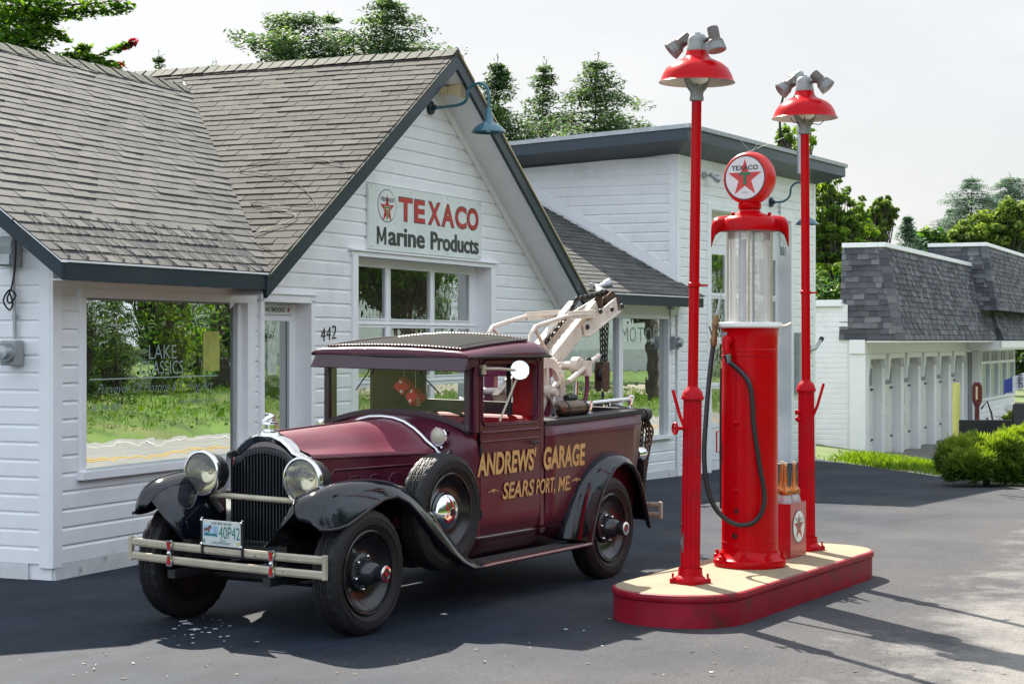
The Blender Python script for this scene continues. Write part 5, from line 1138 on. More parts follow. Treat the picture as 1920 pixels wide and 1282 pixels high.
def cab_shell():
    # windscreen frame with the arched lower edge
    arch = lambda u: 1.300 - .105 * (abs(u) / .60) ** 2.2
    m = MB(); ax = 1.405
    us = [-.60 + 1.2 * i / 24 for i in range(25)]
    m.loft([[(ax - .018, YM + u, arch(u) - .01), (ax - .018, YM + u, arch(u) + .03), (ax + .018, YM + u, arch(u) + .03), (ax + .018, YM + u, arch(u) - .01)] for u in us], closed=True, cap=True)
    for s in (-1, 1): m.box(ax - .018, ax + .018, YM + s * .60 - .022, YM + s * .60 + .022, 1.19, 1.70)
    m.box(ax - .016, ax + .016, YM - .60, YM + .60, 1.655, 1.71)
    w = P('windscreen', m, PURP, bevel=.005, smooth=30)
    g = MB(); g.loft([[(ax, YM + u, arch(u) + .02), (ax, YM + u, 1.66)] for u in us]); P('pane', g, CLEAR('cab_glass', .0, (.88, .91, .90)), parent=w)
    for y, a0, a1 in ((1.0, .35, 2.2), (.55, -.3, 2.4)):
        m = MB(); m.tube([(ax - .022, y, 1.66), (ax - .03, y + .02, 1.58), (ax - .026, y + .13 * (1 if y > YM else -1), 1.45)], .005, 6); P('wiper', m, MATB, parent=w, smooth=60)
    # visor
    YV = YM - .045
    m = MB(); V = [(-.70, 1.385, 1.70), (-.66, 1.285, 1.705), (.66, 1.285, 1.705), (.70, 1.385, 1.70)]
    m.loft([[(1.41, YV - .63, 1.712), (1.27, YV - .645, 1.708), (1.205, YV - .65, 1.612), (1.212, YV - .65, 1.606), (1.29, YV - .64, 1.69), (1.41, YV - .625, 1.70)], [(1.41, YV + .63, 1.712), (1.27, YV + .645, 1.708), (1.205, YV + .65, 1.612), (1.212, YV + .65, 1.606), (1.29, YV + .64, 1.69), (1.41, YV + .625, 1.70)]], closed=True, cap=True)
    for s in (-1, 1): m.prism([(1.40, YV + s * .64, 1.70), (1.30, YV + s * .64, 1.70), (1.22, YV + s * .64, 1.612), (1.40, YV + s * .64, 1.655)], (0, s * .006, 0))
    P('sun_visor', m, PURP, bevel=.004)
    # roof: painted rim all round, fabric insert
    hw, zt = .672, 1.838; YC = YM - .03
    def rsec(a, k, sc_):      # k shrinks width, sc_ scales the rise above the eaves
        pr = [(hw, 1.700), (hw + .006, 1.718), (hw - .004, 1.752), (hw - .04, 1.785), (hw - .10, 1.803)]
        Z = lambda z: 1.70 + (z - 1.70) * sc_
        q = [(a, YC - u * k, Z(z)) for u, z in pr]; inn_ = [(a, YC - (hw - .10) * k * (1 - t), Z(1.803 + (zt - 1.803) * (1 - (1 - t) ** 2))) for t in (.25, .5, .75, 1.)]
        L_ = q + inn_; return L_ + [(a, 2 * YC - y, z) for _, y, z in L_[-2::-1]]
    S = [rsec(1.262, .985, .02), rsec(1.258, .985, .25), rsec(1.268, .99, .38), rsec(1.30, .995, .44), rsec(1.45, 1, .58), rsec(1.7, 1, .80), rsec(2.0, 1, 1.0), rsec(2.2, 1, 1.08), rsec(2.30, .99, 1.02), rsec(2.37, .975, .78), rsec(2.40, .96, .40), rsec(2.405, .955, .02)]
    m = MB(); n = len(S[0])
    m.loft(S); r = P('roof', m, PAINT, smooth=50)
    m = MB(); S2_ = [rsec(a, .995, k_) for a, k_ in ((1.33, .475), (1.45, .585), (1.7, .805), (2.0, 1.005), (2.2, 1.085))]
    m.loft([[ (p[0], p[1], p[2] + .006) for p in q[4:n - 4]] for q in S2_]); P('roof_fabric', m, FABR, parent=r, smooth=50, solid=.008)
    m = MB()
    edge = [q[4] for q in S2_] + S2_[-1][4:n - 4] + [q[n - 5] for q in S2_[::-1]] + S2_[0][4:n - 4][::-1]
    m.tube([(p[0], p[1], p[2] + .010) for p in edge], .008, 6)
    for p, q in zip(edge, edge[1:]):
        p, q = Vector(p), Vector(q); k = int((q - p).length / .025)
        for i in range(k): c = p.lerp(q, i / max(1, k)); m.sphere((c.x, c.y, c.z + .017), .007, 6, 4, mi=1)
    P('roof_tacking', m, [PURP, MAT('dull_tack_heads', (.20, .15, .13), .6)], parent=r, smooth=50)
    m = MB(); m.tube([(2.36, YC - hw - .004, 1.705), (1.5, YC - hw - .006, 1.708), (1.275, YC - hw + .005, 1.70), (1.262, YC, 1.70), (1.275, YC + hw - .005, 1.70), (2.36, YC + hw + .004, 1.705)], .010, 8); P('drip_rail', m, MATB, parent=r, smooth=60)
    m = MB(); m.box(1.40, 2.36, Y0 + .01, Y1 - .01, 1.69, 1.70); P('headlining', m, MAT('dark_headlining', (.05, .04, .035), .9), parent=r)
    # rear wall of the cab with its window
    m = MB(); m.box(2.345, 2.368, Y0 + .02, Y1 - .02, .47, 1.36); m.box(2.345, 2.368, Y0 + .02, .38, 1.30, 1.72); m.box(2.345, 2.368, 1.19, Y1 - .02, 1.30, 1.72); m.box(2.345, 2.368, .38, 1.22, 1.62, 1.72)
    P('cab_back', m, PURP, bevel=.004)
    # interior
    m = MB(); m.box(2.20, 2.335, Y0 + .06, Y1 - .06, .95, 1.27); s = P('seat_back', m, REDL, bevel=.04, bseg=3)
    m = MB(); m.box(2.325, 2.343, Y0 + .03, .40, 1.0, 1.66); P('corner_lining', m, REDL, bevel=.004)
    m = MB(); m.tube([(2.30, .42, 1.66), (2.27, .40, 1.4), (2.22, .36, 1.2)], .018, 8); P('grab_strap', m, MATB, smooth=60)
    m = MB(); m.box(1.80, 2.2, Y0 + .06, Y1 - .06, .80, .98); P('seat_cushion', m, REDL, bevel=.04, bseg=3)
    m = MB(); m.box(1.42, 1.50, Y0 + .06, Y1 - .06, 1.0, 1.21); m.box(1.44, 2.3, Y0 + .05, Y1 - .05, .52, .56); P('dashboard', m, MATB, bevel=.01)
    m = MB()
    c = Vector((1.74, .52, 1.20)); nx = Vector((.62, 0, .78)).normalized(); u = Vector((0, 1, 0)); v = nx.cross(u)
    m.tube([c + (u * math.cos(k) + v * math.sin(k)) * .20 for k in [2 * math.pi * i / 32 for i in range(33)]], .013, 8)
    for k in (.5, 2.6, 4.2): m.tube([c, c + (u * math.cos(k) + v * math.sin(k)) * .2], .009, 6)
    m.tube([c, c - nx * .45], .018, 8); P('steering_wheel', m, MATB, smooth=60)
    m = MB(); m.box(1.53, 2.28, Y1 - .06, Y1 - .045, .55, 1.235); m.box(1.93, 2.33, Y1 - .06, Y1 - .045, 1.235, 1.69); P('door_lining', m, MAT('plum_door_lining', (.06, .008, .024), .6))
    m = MB(); m.box(1.53, 2.28, Y0 + .045, Y0 + .06, .55, 1.235); P('door_lining', m, bpy.data.materials['plum_door_lining'])
    # mirror on the near door hinge
    m = MB(); cc = Vector((1.73, -.02, 1.615)); nn = Vector((-.72, -.42, .06)).normalized(); m.lathe([(0, -.035), (.03, -.03), (.062, -.01), (.068, .0), (.064, .004)], cc, nn, 24); mr_ = P('side_mirror', m, CHR, smooth=40)
    g = MB(); g.disc(cc + nn * .003, nn, .065, 28); P('mirror_glass', g, MAT('mirror_silver', (.9, .92, .93), .02, 1.), parent=mr_)
    g = MB(); g.tube([(1.49, Y0 - .01, 1.625), (1.58, .06, 1.625), cc - nn * .03], .010, 8); g.box(1.475, 1.515, Y0 - .03, Y0, 1.585, 1.65); P('mirror_arm', g, NICK, parent=mr_, smooth=40)
    g = MB(); g.tube([cc - nn * .02, (1.66, .10, 1.26)], .008, 8); P('mirror_stay', g, BONE, parent=mr_, smooth=40)
cab_shell()
def bed():
    m = MB(); m.box(2.37, 3.86, .17, 1.43, .90, .93); P('bed_floor', m, MATB)
    m = MB(); m.loft([[(3.90, y, 1.232), (3.875, y, 1.10), (3.84, y, .90), (3.77, y, .60), (3.74, y, .48)] for y in (Y0, .5, 1.1, Y1)]); P('tailboard', m, PAINT, smooth=50, solid=.012)
    m = MB(); m.loft([[(3.86, y, 1.232), (3.86, y, 1.274), (3.925, y, 1.274), (3.925, y, 1.232)] for y in (Y0, Y1)], closed=True, cap=True); P('tail_rail', m, MATB, bevel=.004)
    for far in (False, True):
        m = MB(); y = .28; m.tube([(3.05, y, 1.325), (3.98, y, 1.345)], .018, 12); m.sphere((3.05, y, 1.325), .026, 12, 8); m.sphere((3.98, y, 1.35), .028, 12, 8)
        for a, z in ((3.28, 1.238), (3.96, 1.255)): m.lathe([(.045, 0), (.042, .012), (.022, .02), (.018, .05), (.026, .075), (.026, .11), (.0, .115)], (a, y, z), (0, 0, 1), 16)
        if far: mir(m)
        P('bed_handrail', m, CHR, smooth=45)
    m = MB(); m.lathe([(0, 0), (.035, .004), (.055, .03), (.058, .06), (.058, .36), (.055, .39), (.035, .415), (0, .42)], (2.76, .27, 1.30), (1, 0, .006), 24); t = P('air_tank', m, MAT('dark_bronze_tank', (.13, .085, .06), .3, .7, var=.2), smooth=45)
    m = MB()
    for a in (2.84, 3.12): m.lathe([(.060, 0), (.062, .0), (.062, .02), (.060, .02)], (a, .27, 1.30), (1, 0, 0), 24); 
    m.tube([(2.76, .27, 1.30), (2.70, .26, 1.30), (2.66, .25, 1.26)], .014, 8); P('tank_strap', m, MATB, parent=t, smooth=40)
    # tail lamp and rear bumper
    m = MB(); m.lathe([(0, -.02), (.05, -.015), (.056, .02), (.056, .10), (.05, .115)], (3.90, .20, .905), (1, 0, 0), 20); tl = P('tail_lamp', m, CHR, smooth=40)
    m = MB(); m.lathe([(.05, .113), (.0, .125)], (3.90, .20, .905), (1, 0, 0), 20); P('lens', m, INKR, parent=tl, smooth=40)
    m = MB(); m.box(3.93, 3.945, .14, .30, .68, .86); P('lamp_bracket', m, MATB, parent=tl)
    bumper(4.14, .10, 1.50, ((.375, .42), (.455, .50)), (), 'rear_bumper')
    m = MB(); 
    for y in (.45, 1.15): m.bar((3.7, y, .45), (4.16, y, .44), .05, .05)
    P('bumper_bracket', m, MATB)
bed()
# ---- the hoist
def chain(pts, r=.006, pitch=.042, w=.020):
    m = MB(); P_ = [Vector(p) for p in pts]; L_ = [0]
    for a, b in zip(P_, P_[1:]): L_.append(L_[-1] + (b - a).length)
    def at(s):
        for i in range(len(P_) - 1):
            if s <= L_[i + 1] + 1e-9: return P_[i].lerp(P_[i + 1], (s - L_[i]) / max(1e-9, L_[i + 1] - L_[i])), (P_[i + 1] - P_[i]).normalized()
        return P_[-1], (P_[-1] - P_[-2]).normalized()
    s = 0; k = 0
    while s < L_[-1]:
        c, d = at(s); u = d.cross(Vector((.3, .9, .2))).normalized(); v = d.cross(u)
        if k % 2: u, v = v, u
        h = pitch * .72; ring = []
        for t in [2 * math.pi * i / 10 for i in range(11)]: ring.append(c + d * (math.cos(t) * h * (.9 if abs(math.cos(t)) > .5 else 1)) + u * (math.sin(t) * w * .55))
        m.tube(ring, r, 5, cap=False); s += pitch; k += 1
    return m
def hoist():
    cx = YM
    m = MB(); m.box(2.98, 3.12, cx - .30, cx + .30, .93, 1.0)
    for y in (cx - .24, cx + .24): m.bar((3.05, y, .95), (3.05, y, 1.62), .09, .07)
    m.bar((3.05, cx - .3, 1.58), (3.05, cx + .3, 1.58), .08, .08, (1, 0, 0)); hs = P('hoist_frame', m, MAT('magenta_plum_paint', (.16, .012, .055), .4), roll=False, bevel=.006)
    # boom: two channels
    for y in (cx - .125, cx + .125):
        m = MB(); p, q = Vector((2.92, y, 1.34)), Vector((4.13, y, 2.09)); d = (q - p).normalized(); up = Vector((-d.z, 0, d.x))
        m.bar(p, q, .012, .125, up); s = .025 if y < cx else -.025
        for k in (-1, 1): m.bar(p + up * (k * .062) + Vector((0, s, 0)), q + up * (k * .062) + Vector((0, s, 0)), .058, .010, up)
        P('boom_beam', m, BONE, roll=False, bevel=.002)
        m = MB(); p2, q2 = Vector((3.86, y, 1.90)), Vector((4.52, y + (.05 if y < cx else -.05), 2.125)); d = (q2 - p2).normalized(); up = Vector((-d.z, 0, d.x)); oy = Vector((0, -.022 if y < cx else .022, 0))
        m.bar(p2 + oy, q2 + oy, .014, .10, up, 0, .014, .12); m.bar(p2 + oy * 1.6 - up * .05, q2 + oy * 1.6 - up * .06, .05, .012, up); P('boom_head', m, BONE, roll=False, bevel=.003)
        for a, z in ((3.90, 1.93), (4.12, 2.06), (4.32, 2.08), (4.50, 2.11)):
            m = MB(); m.lathe([(.022, 0), (.022, -.012), (.010, -.022), (0, -.022)], (a, y + oy.y * 1.3, z), (0, 1 if y < cx else -1, 0), 10); P('boom_bolt', m, MATB, roll=False, smooth=40)
        # stay rod looping over the cab
        ys = y + (-.07 if y < cx else .07); m = MB(); m.tube([(2.86, ys, 1.62), (2.93, ys, 1.86), (3.0, ys, 1.925), (3.10, ys, 1.945), (3.55, ys, 2.02), (3.98, ys + (.04 if y < cx else -.04), 2.035)], .017, 8); m.bar((3.52, ys, 2.015), (4.02, ys + (.04 if y < cx else -.04), 2.04), .022, .065); m.tube([(2.99, ys, 1.92), (3.32, y, 1.70)], .016, 8); P('stay_rod', m, BONE, roll=False, smooth=40)
    m = MB(); m.lathe([(.0, -.035), (.115, -.035), (.12, -.03), (.095, -.012), (.095, .012), (.12, .03), (.115, .035), (0, .035)], (4.50, cx, 2.10), (0, 1, 0), 28); P('sheave', m, RUST, roll=False, smooth=40)
    m = MB(); m.loft([[(4.44, cx + s, 2.0), (4.66, cx + s, 2.08), (4.64, cx + s, 2.2), (4.52, cx + s, 2.24), (4.40, cx + s, 2.18)] for s in (-.05, -.042)], closed=True, cap=True); m.loft([[(4.44, cx + s, 2.0), (4.66, cx + s, 2.08), (4.64, cx + s, 2.2), (4.52, cx + s, 2.24), (4.40, cx + s, 2.18)] for s in (.042, .05)], closed=True, cap=True); P('sheave_cheek', m, RUST, roll=False)
    # big toothed winding gear, cranks
    m = MB(); gy = .52; gc = Vector((3.02, gy, 1.42)); n = 44
    ringp = []
    for i in range(n * 2): 
        rr = .285 if i % 2 else .262; k = 2 * math.pi * i / (n * 2); ringp.append((rr, k))
    S = []
    for rr, k in ringp:
        c, s = math.cos(k), math.sin(k); S.append([(gc.x + c * .19, gy - .022, gc.z + s * .19), (gc.x + c * rr, gy - .022, gc.z + s * rr), (gc.x + c * rr, gy + .022, gc.z + s * rr), (gc.x + c * .19, gy + .022, gc.z + s * .19)])
    S.append(S[0]); m.loft(S, closed=True)
    for k in (.4, 1.65, 2.9, 4.16, 5.4): m.bar(gc, gc + Vector((math.cos(k) * .21, 0, math.sin(k) * .21)), .03, .05, (0, 1, 0))
    m.lathe([(.055, -.05), (.055, .05)], gc, (0, 1, 0), 16, 0, True); P('winding_gear', m, BONE, roll=False, smooth=25)
    m = MB(); m.tube([(3.02, .42, 1.42), (3.02, 1.2, 1.42)], .03, 12); m.tube([(3.42, .46, 1.62), (3.42, 1.15, 1.62)], .034, 12); m.lathe([(.07, 0), (.07, .06), (.05, .07)], (3.42, .44, 1.62), (0, 1, 0), 18, 0, True); P('winding_shaft', m, BONE, roll=False, smooth=40)
    m = MB(); m.tube([(3.16, .40, 1.50), (3.72, .44, 1.70)], .02, 10); m.box(3.44, 3.50, .38, .46, 1.54, 1.66); P('brake_lever', m, BONE, roll=False, smooth=40)
    m = MB(); m.tube([(3.56, .46, 1.60), (3.57, .46, 1.44), (3.54, .46, 1.36), (3.40, .47, 1.24), (3.36, .48, 1.18)], .018, 10); m.tube([(3.40, .47, 1.22), (3.45, .47, 1.17), (3.49, .47, 1.16)], .014, 8); P('crank_arm', m, bpy.data.materials['magenta_plum_paint'], roll=False, smooth=60)
    m = MB(); m.tube([(3.12, .40, 1.375), (3.30, .42, 1.372)], .026, 10); m.sphere((3.50, .47, 1.16), .022, 10, 8); m.lathe([(.04, -.01), (.045, 0), (.04, .01)], (3.52, .42, 1.645), (0, 1, 0), 16, 0, True); P('lever_grip', m, MATB, roll=False, smooth=50)
    m = MB(); m.tube([(3.46, .50, 1.5), (3.44, .50, 1.1)], .02, 8); P('side_pipe', m, CHR, roll=False, smooth=50)
    # chains, block and hook
    ch = chain([(3.02, cx, 1.50), (3.9, cx, 2.06), (4.0, cx, 2.16), (4.3, cx, 2.20), (4.52, cx, 2.235), (4.60, cx, 2.16)], .009, .042, .026); P('hoist_chain', ch, MAT('black_chain_iron', (.03, .026, .024), .5, .5, var=.3, vs=30), roll=False, smooth=60)
    for a, dy, z1 in ((4.36, -.03, 2.02), (4.47, 0, 2.03), (4.58, .02, 2.08)):
        ch = chain([(a, cx + dy, z1), (4.45 + (a - 4.45) * .75, cx + dy, 1.62)], .0065, .046, .022); P('hoist_chain', ch, bpy.data.materials['black_chain_iron'], roll=False, smooth=60)
    m = MB()
    for s in (-.035, .035): m.prism([(4.40, cx + s, 1.64), (4.51, cx + s, 1.64), (4.525, cx + s, 1.56), (4.515, cx + s, 1.42), (4.48, cx + s, 1.385), (4.43, cx + s, 1.385), (4.395, cx + s, 1.42), (4.385, cx + s, 1.56)], (0, .012, 0))
    b = P('hook_block', m, RUST, roll=False, bevel=.006)
    m = MB(); m.lathe([(.055, -.02), (.06, 0), (.055, .02)], (4.455, cx, 1.53), (0, 1, 0), 20, 0, True); P('block_pulley', m, MATB, roll=False, parent=b, smooth=40)
    m = MB(); m.tube([(4.455, cx, 1.385), (4.455, cx, 1.34), (4.44, cx, 1.31), (4.415, cx, 1.285), (4.42, cx, 1.255), (4.455, cx, 1.238), (4.495, cx, 1.255), (4.505, cx, 1.29)], [.014, .014, .015, .016, .017, .016, .013, .006], 10); P('hook', m, MATB, roll=False, parent=b, smooth=60)
    # tow bar slung across the bed
    m = MB(); m.tube([(3.3, cx, 1.13), (5.22, cx, 1.165)], .050, 16); m.tube([(4.25, cx, 1.15), (4.72, cx, 1.155)], .062, 16); m.lathe([(.0, 0), (.058, 0), (.058, .09), (.05, .10), (0, .10)], (5.18, cx, 1.165), (1, 0, .02), 18)
    m.prism([(4.32, cx - .03, 1.17), (4.60, cx - .03, 1.17), (4.57, cx - .03, 1.30), (4.52, cx - .03, 1.25), (4.40, cx - .03, 1.25), (4.35, cx - .03, 1.30)], (0, .06, 0)); tb = P('tow_bar', m, MATB, roll=False, smooth=40)
    m = MB(); m.tube([(4.46, cx, 1.29), (3.55, cx - .02, 1.19)], .009, 6); m.tube([(4.46, cx, 1.29), (5.15, cx, 1.20)], .009, 6); P('tie_rod', m, MATB, roll=False, parent=tb, smooth=60)
    for dx, dy, z1, L_ in ((0, 0, .42, 0), (-.06, -.05, .60, 0), (.02, .06, .72, 0)):
        ch = chain([(5.25, cx + dy * .2, 1.13), (5.29 + dx * .3, cx + dy, 1.02), (5.24 + dx, cx + dy, .80), (5.20 + dx * 1.4, cx + dy, z1)], .010, .048, .030); P('tow_chain', ch, RUST, roll=False, smooth=60)
hoist()
# ---- dice hanging from the mirror inside the cab
def die(c, rz, lab):
    t = empty('hanging_dice', frame=FT @ Matrix.Translation(c)); f = WM[t.name]; tag(t, lab, 'dice', 'soft dice hanging in the windscreen')
    m = MB(); s = .048; m.box(-s, s, -s, s, -s, s); rot = Matrix.Rotation(R(45), 4, 'X') @ Matrix.Rotation(rz, 4, 'Z'); m.xf(rot); b = m.build('cube', MAT('red_plush', (.70, .008, .03), .8, bump=.4, bs=120) if 'red_plush' not in bpy.data.materials else bpy.data.materials['red_plush'], t, frame=f, bevel=.012, bseg=3)
    m = MB()
    for u, v in ((-.024, -.024), (.024, .024)): m.disc((-s - .001, u, v), (-1, 0, 0), .011, 12)
    for u, v in ((-.024, .024), (.024, -.024), (0, 0)): m.disc((u, -s - .001, v), (0, -1, 0), .011, 12)
    m.xf(rot); m.build('pips', SIGNW, t, frame=f)
    m = MB(); m.tube([(0, 0, .06), (0, .0, .30 if 'upper' in lab else .36)], .003, 5); m.build('string', CREAM, t, frame=f)
die((1.50, .80, 1.50), .2, 'upper of two soft red dice hanging behind the windscreen')
die((1.50, .70, 1.42), -.3, 'lower of two soft red dice hanging behind the windscreen')
# ------------------------------------------------------------------ pump island and what stands on it
IZ = .22
FI = frame(1.717, 12.93, .5699, 0)              # x along the island (away), y to its left
RED = MAT('pump_red_enamel', (.50, .0, .004), .26, var=.1, vs=3, coat=0., spec=.16, bump=.02, bs=20, dirt=(.36, .006, .008), ds=3, dt=(.5, .75))
REDP = MAT('chalky_red_paint', (.46, .0, .008), .42, var=.12, vs=5, spec=.16, bump=.1, bs=40, dirt=(.30, .02, .03), ds=4, dt=(.52, .72))
REDC = MAT('island_kerb_paint', (.29, .005, .020), .45, spec=.3, var=.2, vs=4, bump=.2, bs=30, dirt=(.10, .025, .022), ds=3.2, dt=(.52, .70))
ISLT = MAT('island_concrete_top', (.31, .245, .155), .85, var=.1, vs=14, bump=.3, bs=120, dirt=(.23, .185, .12), ds=3, dt=(.5, .8))
HOSE = MAT('black_rubber_hose', (.014, .014, .016), .4, var=.1)
SHIN = MAT('shade_inner_enamel', (.78, .76, .70), .35, var=.06)
FLD = MAT('brown_grey_floodlight', (.13, .11, .10), .55, .2, var=.2, vs=20, dirt=(.16, .06, .04), ds=25, dt=(.55, .7))
CASTG = MAT('grey_cast_metal', (.30, .31, .30), .5, .3, var=.15, vs=15)
def island():
    t = empty('pump_island', frame=FI); tag(t, 'raised pump island with a dark red kerb and a buff concrete top', 'pump island')
    i0, i1, j0, j1, r = -1.67, 1.60, -.46, .43, .40      # y is to the left: right edge is negative
    def outline(o, z):
        P_ = []
        for cx, cy, a0 in ((i1 - r, j1 - r, 0), (i0 + r, j1 - r, 90), (i0 + r, j0 + r, 180), (i1 - r, j0 + r, 270)):
            for k in range(13): a = R(a0 + 90 * k / 12); P_.append((cx + math.cos(a) * (r - o), cy + math.sin(a) * (r - o), z))
        return P_
    m = MB(); m.loft([outline(0, -.1), outline(.0, .165), outline(-.008, .172), outline(-.012, .185), outline(-.012, .198), outline(-.006, .212), outline(.012, .218), outline(.03, .214)], closed=True); m.build('kerb', REDC, t, frame=FI, smooth=30)
    m = MB(); m.poly(outline(.012, .2185)); m.loft([outline(.012, .2185), outline(.012, .1)], closed=True); m.build('top_slab', ISLT, t, frame=FI)
island()
def lamp_post(x, tilt, label, heads, lever, chip, wire=False):
    f = FI @ Matrix.Translation((x, 0, IZ)) @ Matrix.Rotation(-tilt, 4, 'X'); t = empty('lamp_post', frame=f); tag(t, label, 'lamp post', 'red lamp posts on the pump island')
    m = MB(); m.lathe([(0, 0), (.105, 0), (.108, .018), (.10, .035), (.082, .05), (.078, .10)], (0, 0, 0), (0, 0, 1), 32); m.build('base_flange', REDP, t, frame=f, smooth=40)
    for k in range(4): a = k * math.pi / 2 + .5; b = MB(); b.lathe([(.020, 0), (.02, .03), (.008, .036), (.008, .062), (0, .064)], (math.cos(a) * .115, math.sin(a) * .115, .0), (0, 0, 1), 8); b.bar((math.cos(a) * .09, math.sin(a) * .09, .012), (math.cos(a) * .135, math.sin(a) * .135, .012), .045, .024); b.build('anchor_bolt', REDP, t, frame=f, smooth=30)
    S = []; n = 128
    for z, rr in ((.05, .066), (.10, .064), (1.18, .061), (1.22, .062)):
        S.append([(math.cos(a) * (rr - .0055 * (.5 - .5 * math.cos(a * 16)) ** .6), math.sin(a) * (rr - .0055 * (.5 - .5 * math.cos(a * 16)) ** .6), z) for a in [2 * math.pi * k / n for k in range(n)]])
    m = MB(); m.loft(S, closed=True); m.build('fluted_column', REDP, t, frame=f, smooth=50)
    m = MB(); m.lathe([(.060, 1.205), (.074, 1.21), (.076, 1.222), (.070, 1.235), (.066, 1.25), (.058, 1.27), (.040, 1.285), (.034, 1.30)], (0, 0, 0), (0, 0, 1), 32); m.build('collar', REDP, t, frame=f, smooth=40)
    m = MB(); m.tube([(0, 0, 1.25), (0, 0, 3.19)], [.0345, .0325], 20); m.lathe([(.034, 0), (.040, .004), (.040, .028), (.034, .032)], (0, 0, 1.95), (0, 0, 1), 20); m.box(-.12, -.03, -.006, .006, 1.955, 1.97) if False else m.bar((0, 0, 1.965), (.09, -.05, 1.965), .03, .012); m.build('upper_pole', RED, t, frame=f, smooth=40)
    # bracket, shade, cap
    m = MB(); m.lathe([(.036, 3.175), (.047, 3.18), (.047, 3.20), (.043, 3.21), (.046, 3.26), (.040, 3.275)], (0, 0, 0), (0, 0, 1), 24)
    for s in (-1, 1): m.tube([(0, s * .02, 3.24), (0, s * .055, 3.27), (0, s * .085, 3.32), (0, s * .088, 3.40)], [.026, .022, .016, .014], 10)
    m.xf(Matrix.Rotation(R(58), 4, 'Z')); m.build('fork_bracket', CASTG, t, frame=f, smooth=40)
    out = [(.066, 3.520), (.070, 3.505), (.078, 3.475), (.095, 3.455), (.13, 3.44), (.17, 3.42), (.205, 3.39), (.228, 3.35), (.238, 3.32), (.243, 3.305), (.252, 3.298)]
    m = MB(); m.lathe(out, (0, 0, 0), (0, 0, 1), 56); sh = m.build('shade', RED, t, frame=f, smooth=40)
    m = MB(); m.lathe([(.251, 3.2965), (.244, 3.299), (.235, 3.312), (.222, 3.345), (.198, 3.385), (.16, 3.414), (.12, 3.432), (.0, 3.437)], (0, 0, 0), (0, 0, 1), 56); m.build('shade_lining', SHIN, sh, frame=f, smooth=50)
    m = MB(); m.lathe([(.0, 3.28), (.04, 3.287), (.07, 3.31), (.085, 3.35), (.07, 3.40), (0, 3.42)], (0, 0, 0), (0, 0, 1), 24); m.build('globe', MAT('milk_glass', (.82, .80, .74), .2, var=.02) if 'milk_glass' not in bpy.data.materials else bpy.data.materials['milk_glass'], t, frame=f, smooth=60)
    m = MB(); m.lathe([(.070, 3.505), (.071, 3.52), (.066, 3.535), (.064, 3.575), (.058, 3.60), (.045, 3.612), (.022, 3.614), (.020, 3.625), (0, 3.627)], (0, 0, 0), (0, 0, 1), 32); m.build('junction_cap', CASTG, t, frame=f, smooth=35)
    for az, dn, ax in heads:                  # azimuth of the stem, aim direction
        st = Vector((math.cos(az), math.sin(az), 0)); p = st * .06 + Vector((0, 0, 3.565)); q = st * .118 + Vector((0, 0, 3.575)); a = Vector(dn).normalized(); c = q + st * .035
        m = MB(); m.tube([p, q], .011, 8); m.lathe([(0, -.03), (.02, -.026), (.02, .026), (0, .03)], q, st, 12)
        m.lathe([(0, -.075), (.036, -.073), (.038, -.066), (.038, .008), (.050, .022), (.054, .030), (.054, .036), (.0, .036)], c, a, 24); fl = m.build('floodlight', FLD, t, frame=f, smooth=35)
        g = MB(); g.lathe([(.050, .03), (.060, .088), (.056, .092), (.0, .075)], c, a, 24)
        u = a.orthogonal().normalized(); w = a.cross(u)
        for k in range(18):
            th = 2 * math.pi * k / 18; d = u * math.cos(th) + w * math.sin(th); g.bar(c + a * .032 + d * .050, c + a * .09 + d * .061, .004, .007, d, 1)
        g.build('finned_bezel', [MAT('pale_lamp_glass', (.26, .265, .26), .3) if 'pale_lamp_glass' not in bpy.data.materials else bpy.data.materials['pale_lamp_glass'], CASTG], fl, frame=f)
    # lever and valve wheel on the column
    ang, up = lever; d = Vector((math.cos(ang), math.sin(ang), 0)); s_ = d.cross(Vector((0, 0, 1)))
    m = MB(); m.tube([d * .055 + Vector((0, 0, 1.03)), d * .085 + Vector((0, 0, 1.10)), d * .135 + Vector((0, 0, 1.27))], .011, 8); m.build('lever', RED, t, frame=f, smooth=60)
    if chip:
        v = Vector((math.cos(R(140)), math.sin(R(140)), 0)); c = v * .125 + Vector((0, 0, 1.02)); m = MB(); m.tube([v * .05 + Vector((0, 0, 1.02)), c], .012, 8); u = v.cross(Vector((0, 0, 1)))
        m.tube([c + (u * math.cos(k) + Vector((0, 0, 1)) * math.sin(k)) * .035 for k in [2 * math.pi * i / 20 for i in range(21)]], .009, 6)
        for k in (0, 2.1, 4.2): m.tube([c, c + (u * math.cos(k) + Vector((0, 0, 1)) * math.sin(k)) * .035], .006, 6)
        m.build('valve_wheel', RED, t, frame=f, smooth=60)
        m = MB(); vv = Vector((-.86, .50, 0)).normalized(); uu = Vector((0, 0, 1)).cross(vv); o = vv * .0665
        pts = [(-.008, .22), (.012, .20), (.016, .25), (.010, .27), (.018, .30), (.012, .325), (-.004, .335), (-.010, .30), (-.022, .285), (-.026, .25), (-.014, .26)]
        m.poly([o + uu * (x * .9) + Vector((0, 0, z)) for x, z in pts]); m.poly([o + uu * (-.012 + x) + Vector((0, 0, .39 + z)) for x, z in ((0, 0), (.012, .002), (.008, .014))]); m.build('bare_metal_chips', GALV, t, frame=f)
    else:
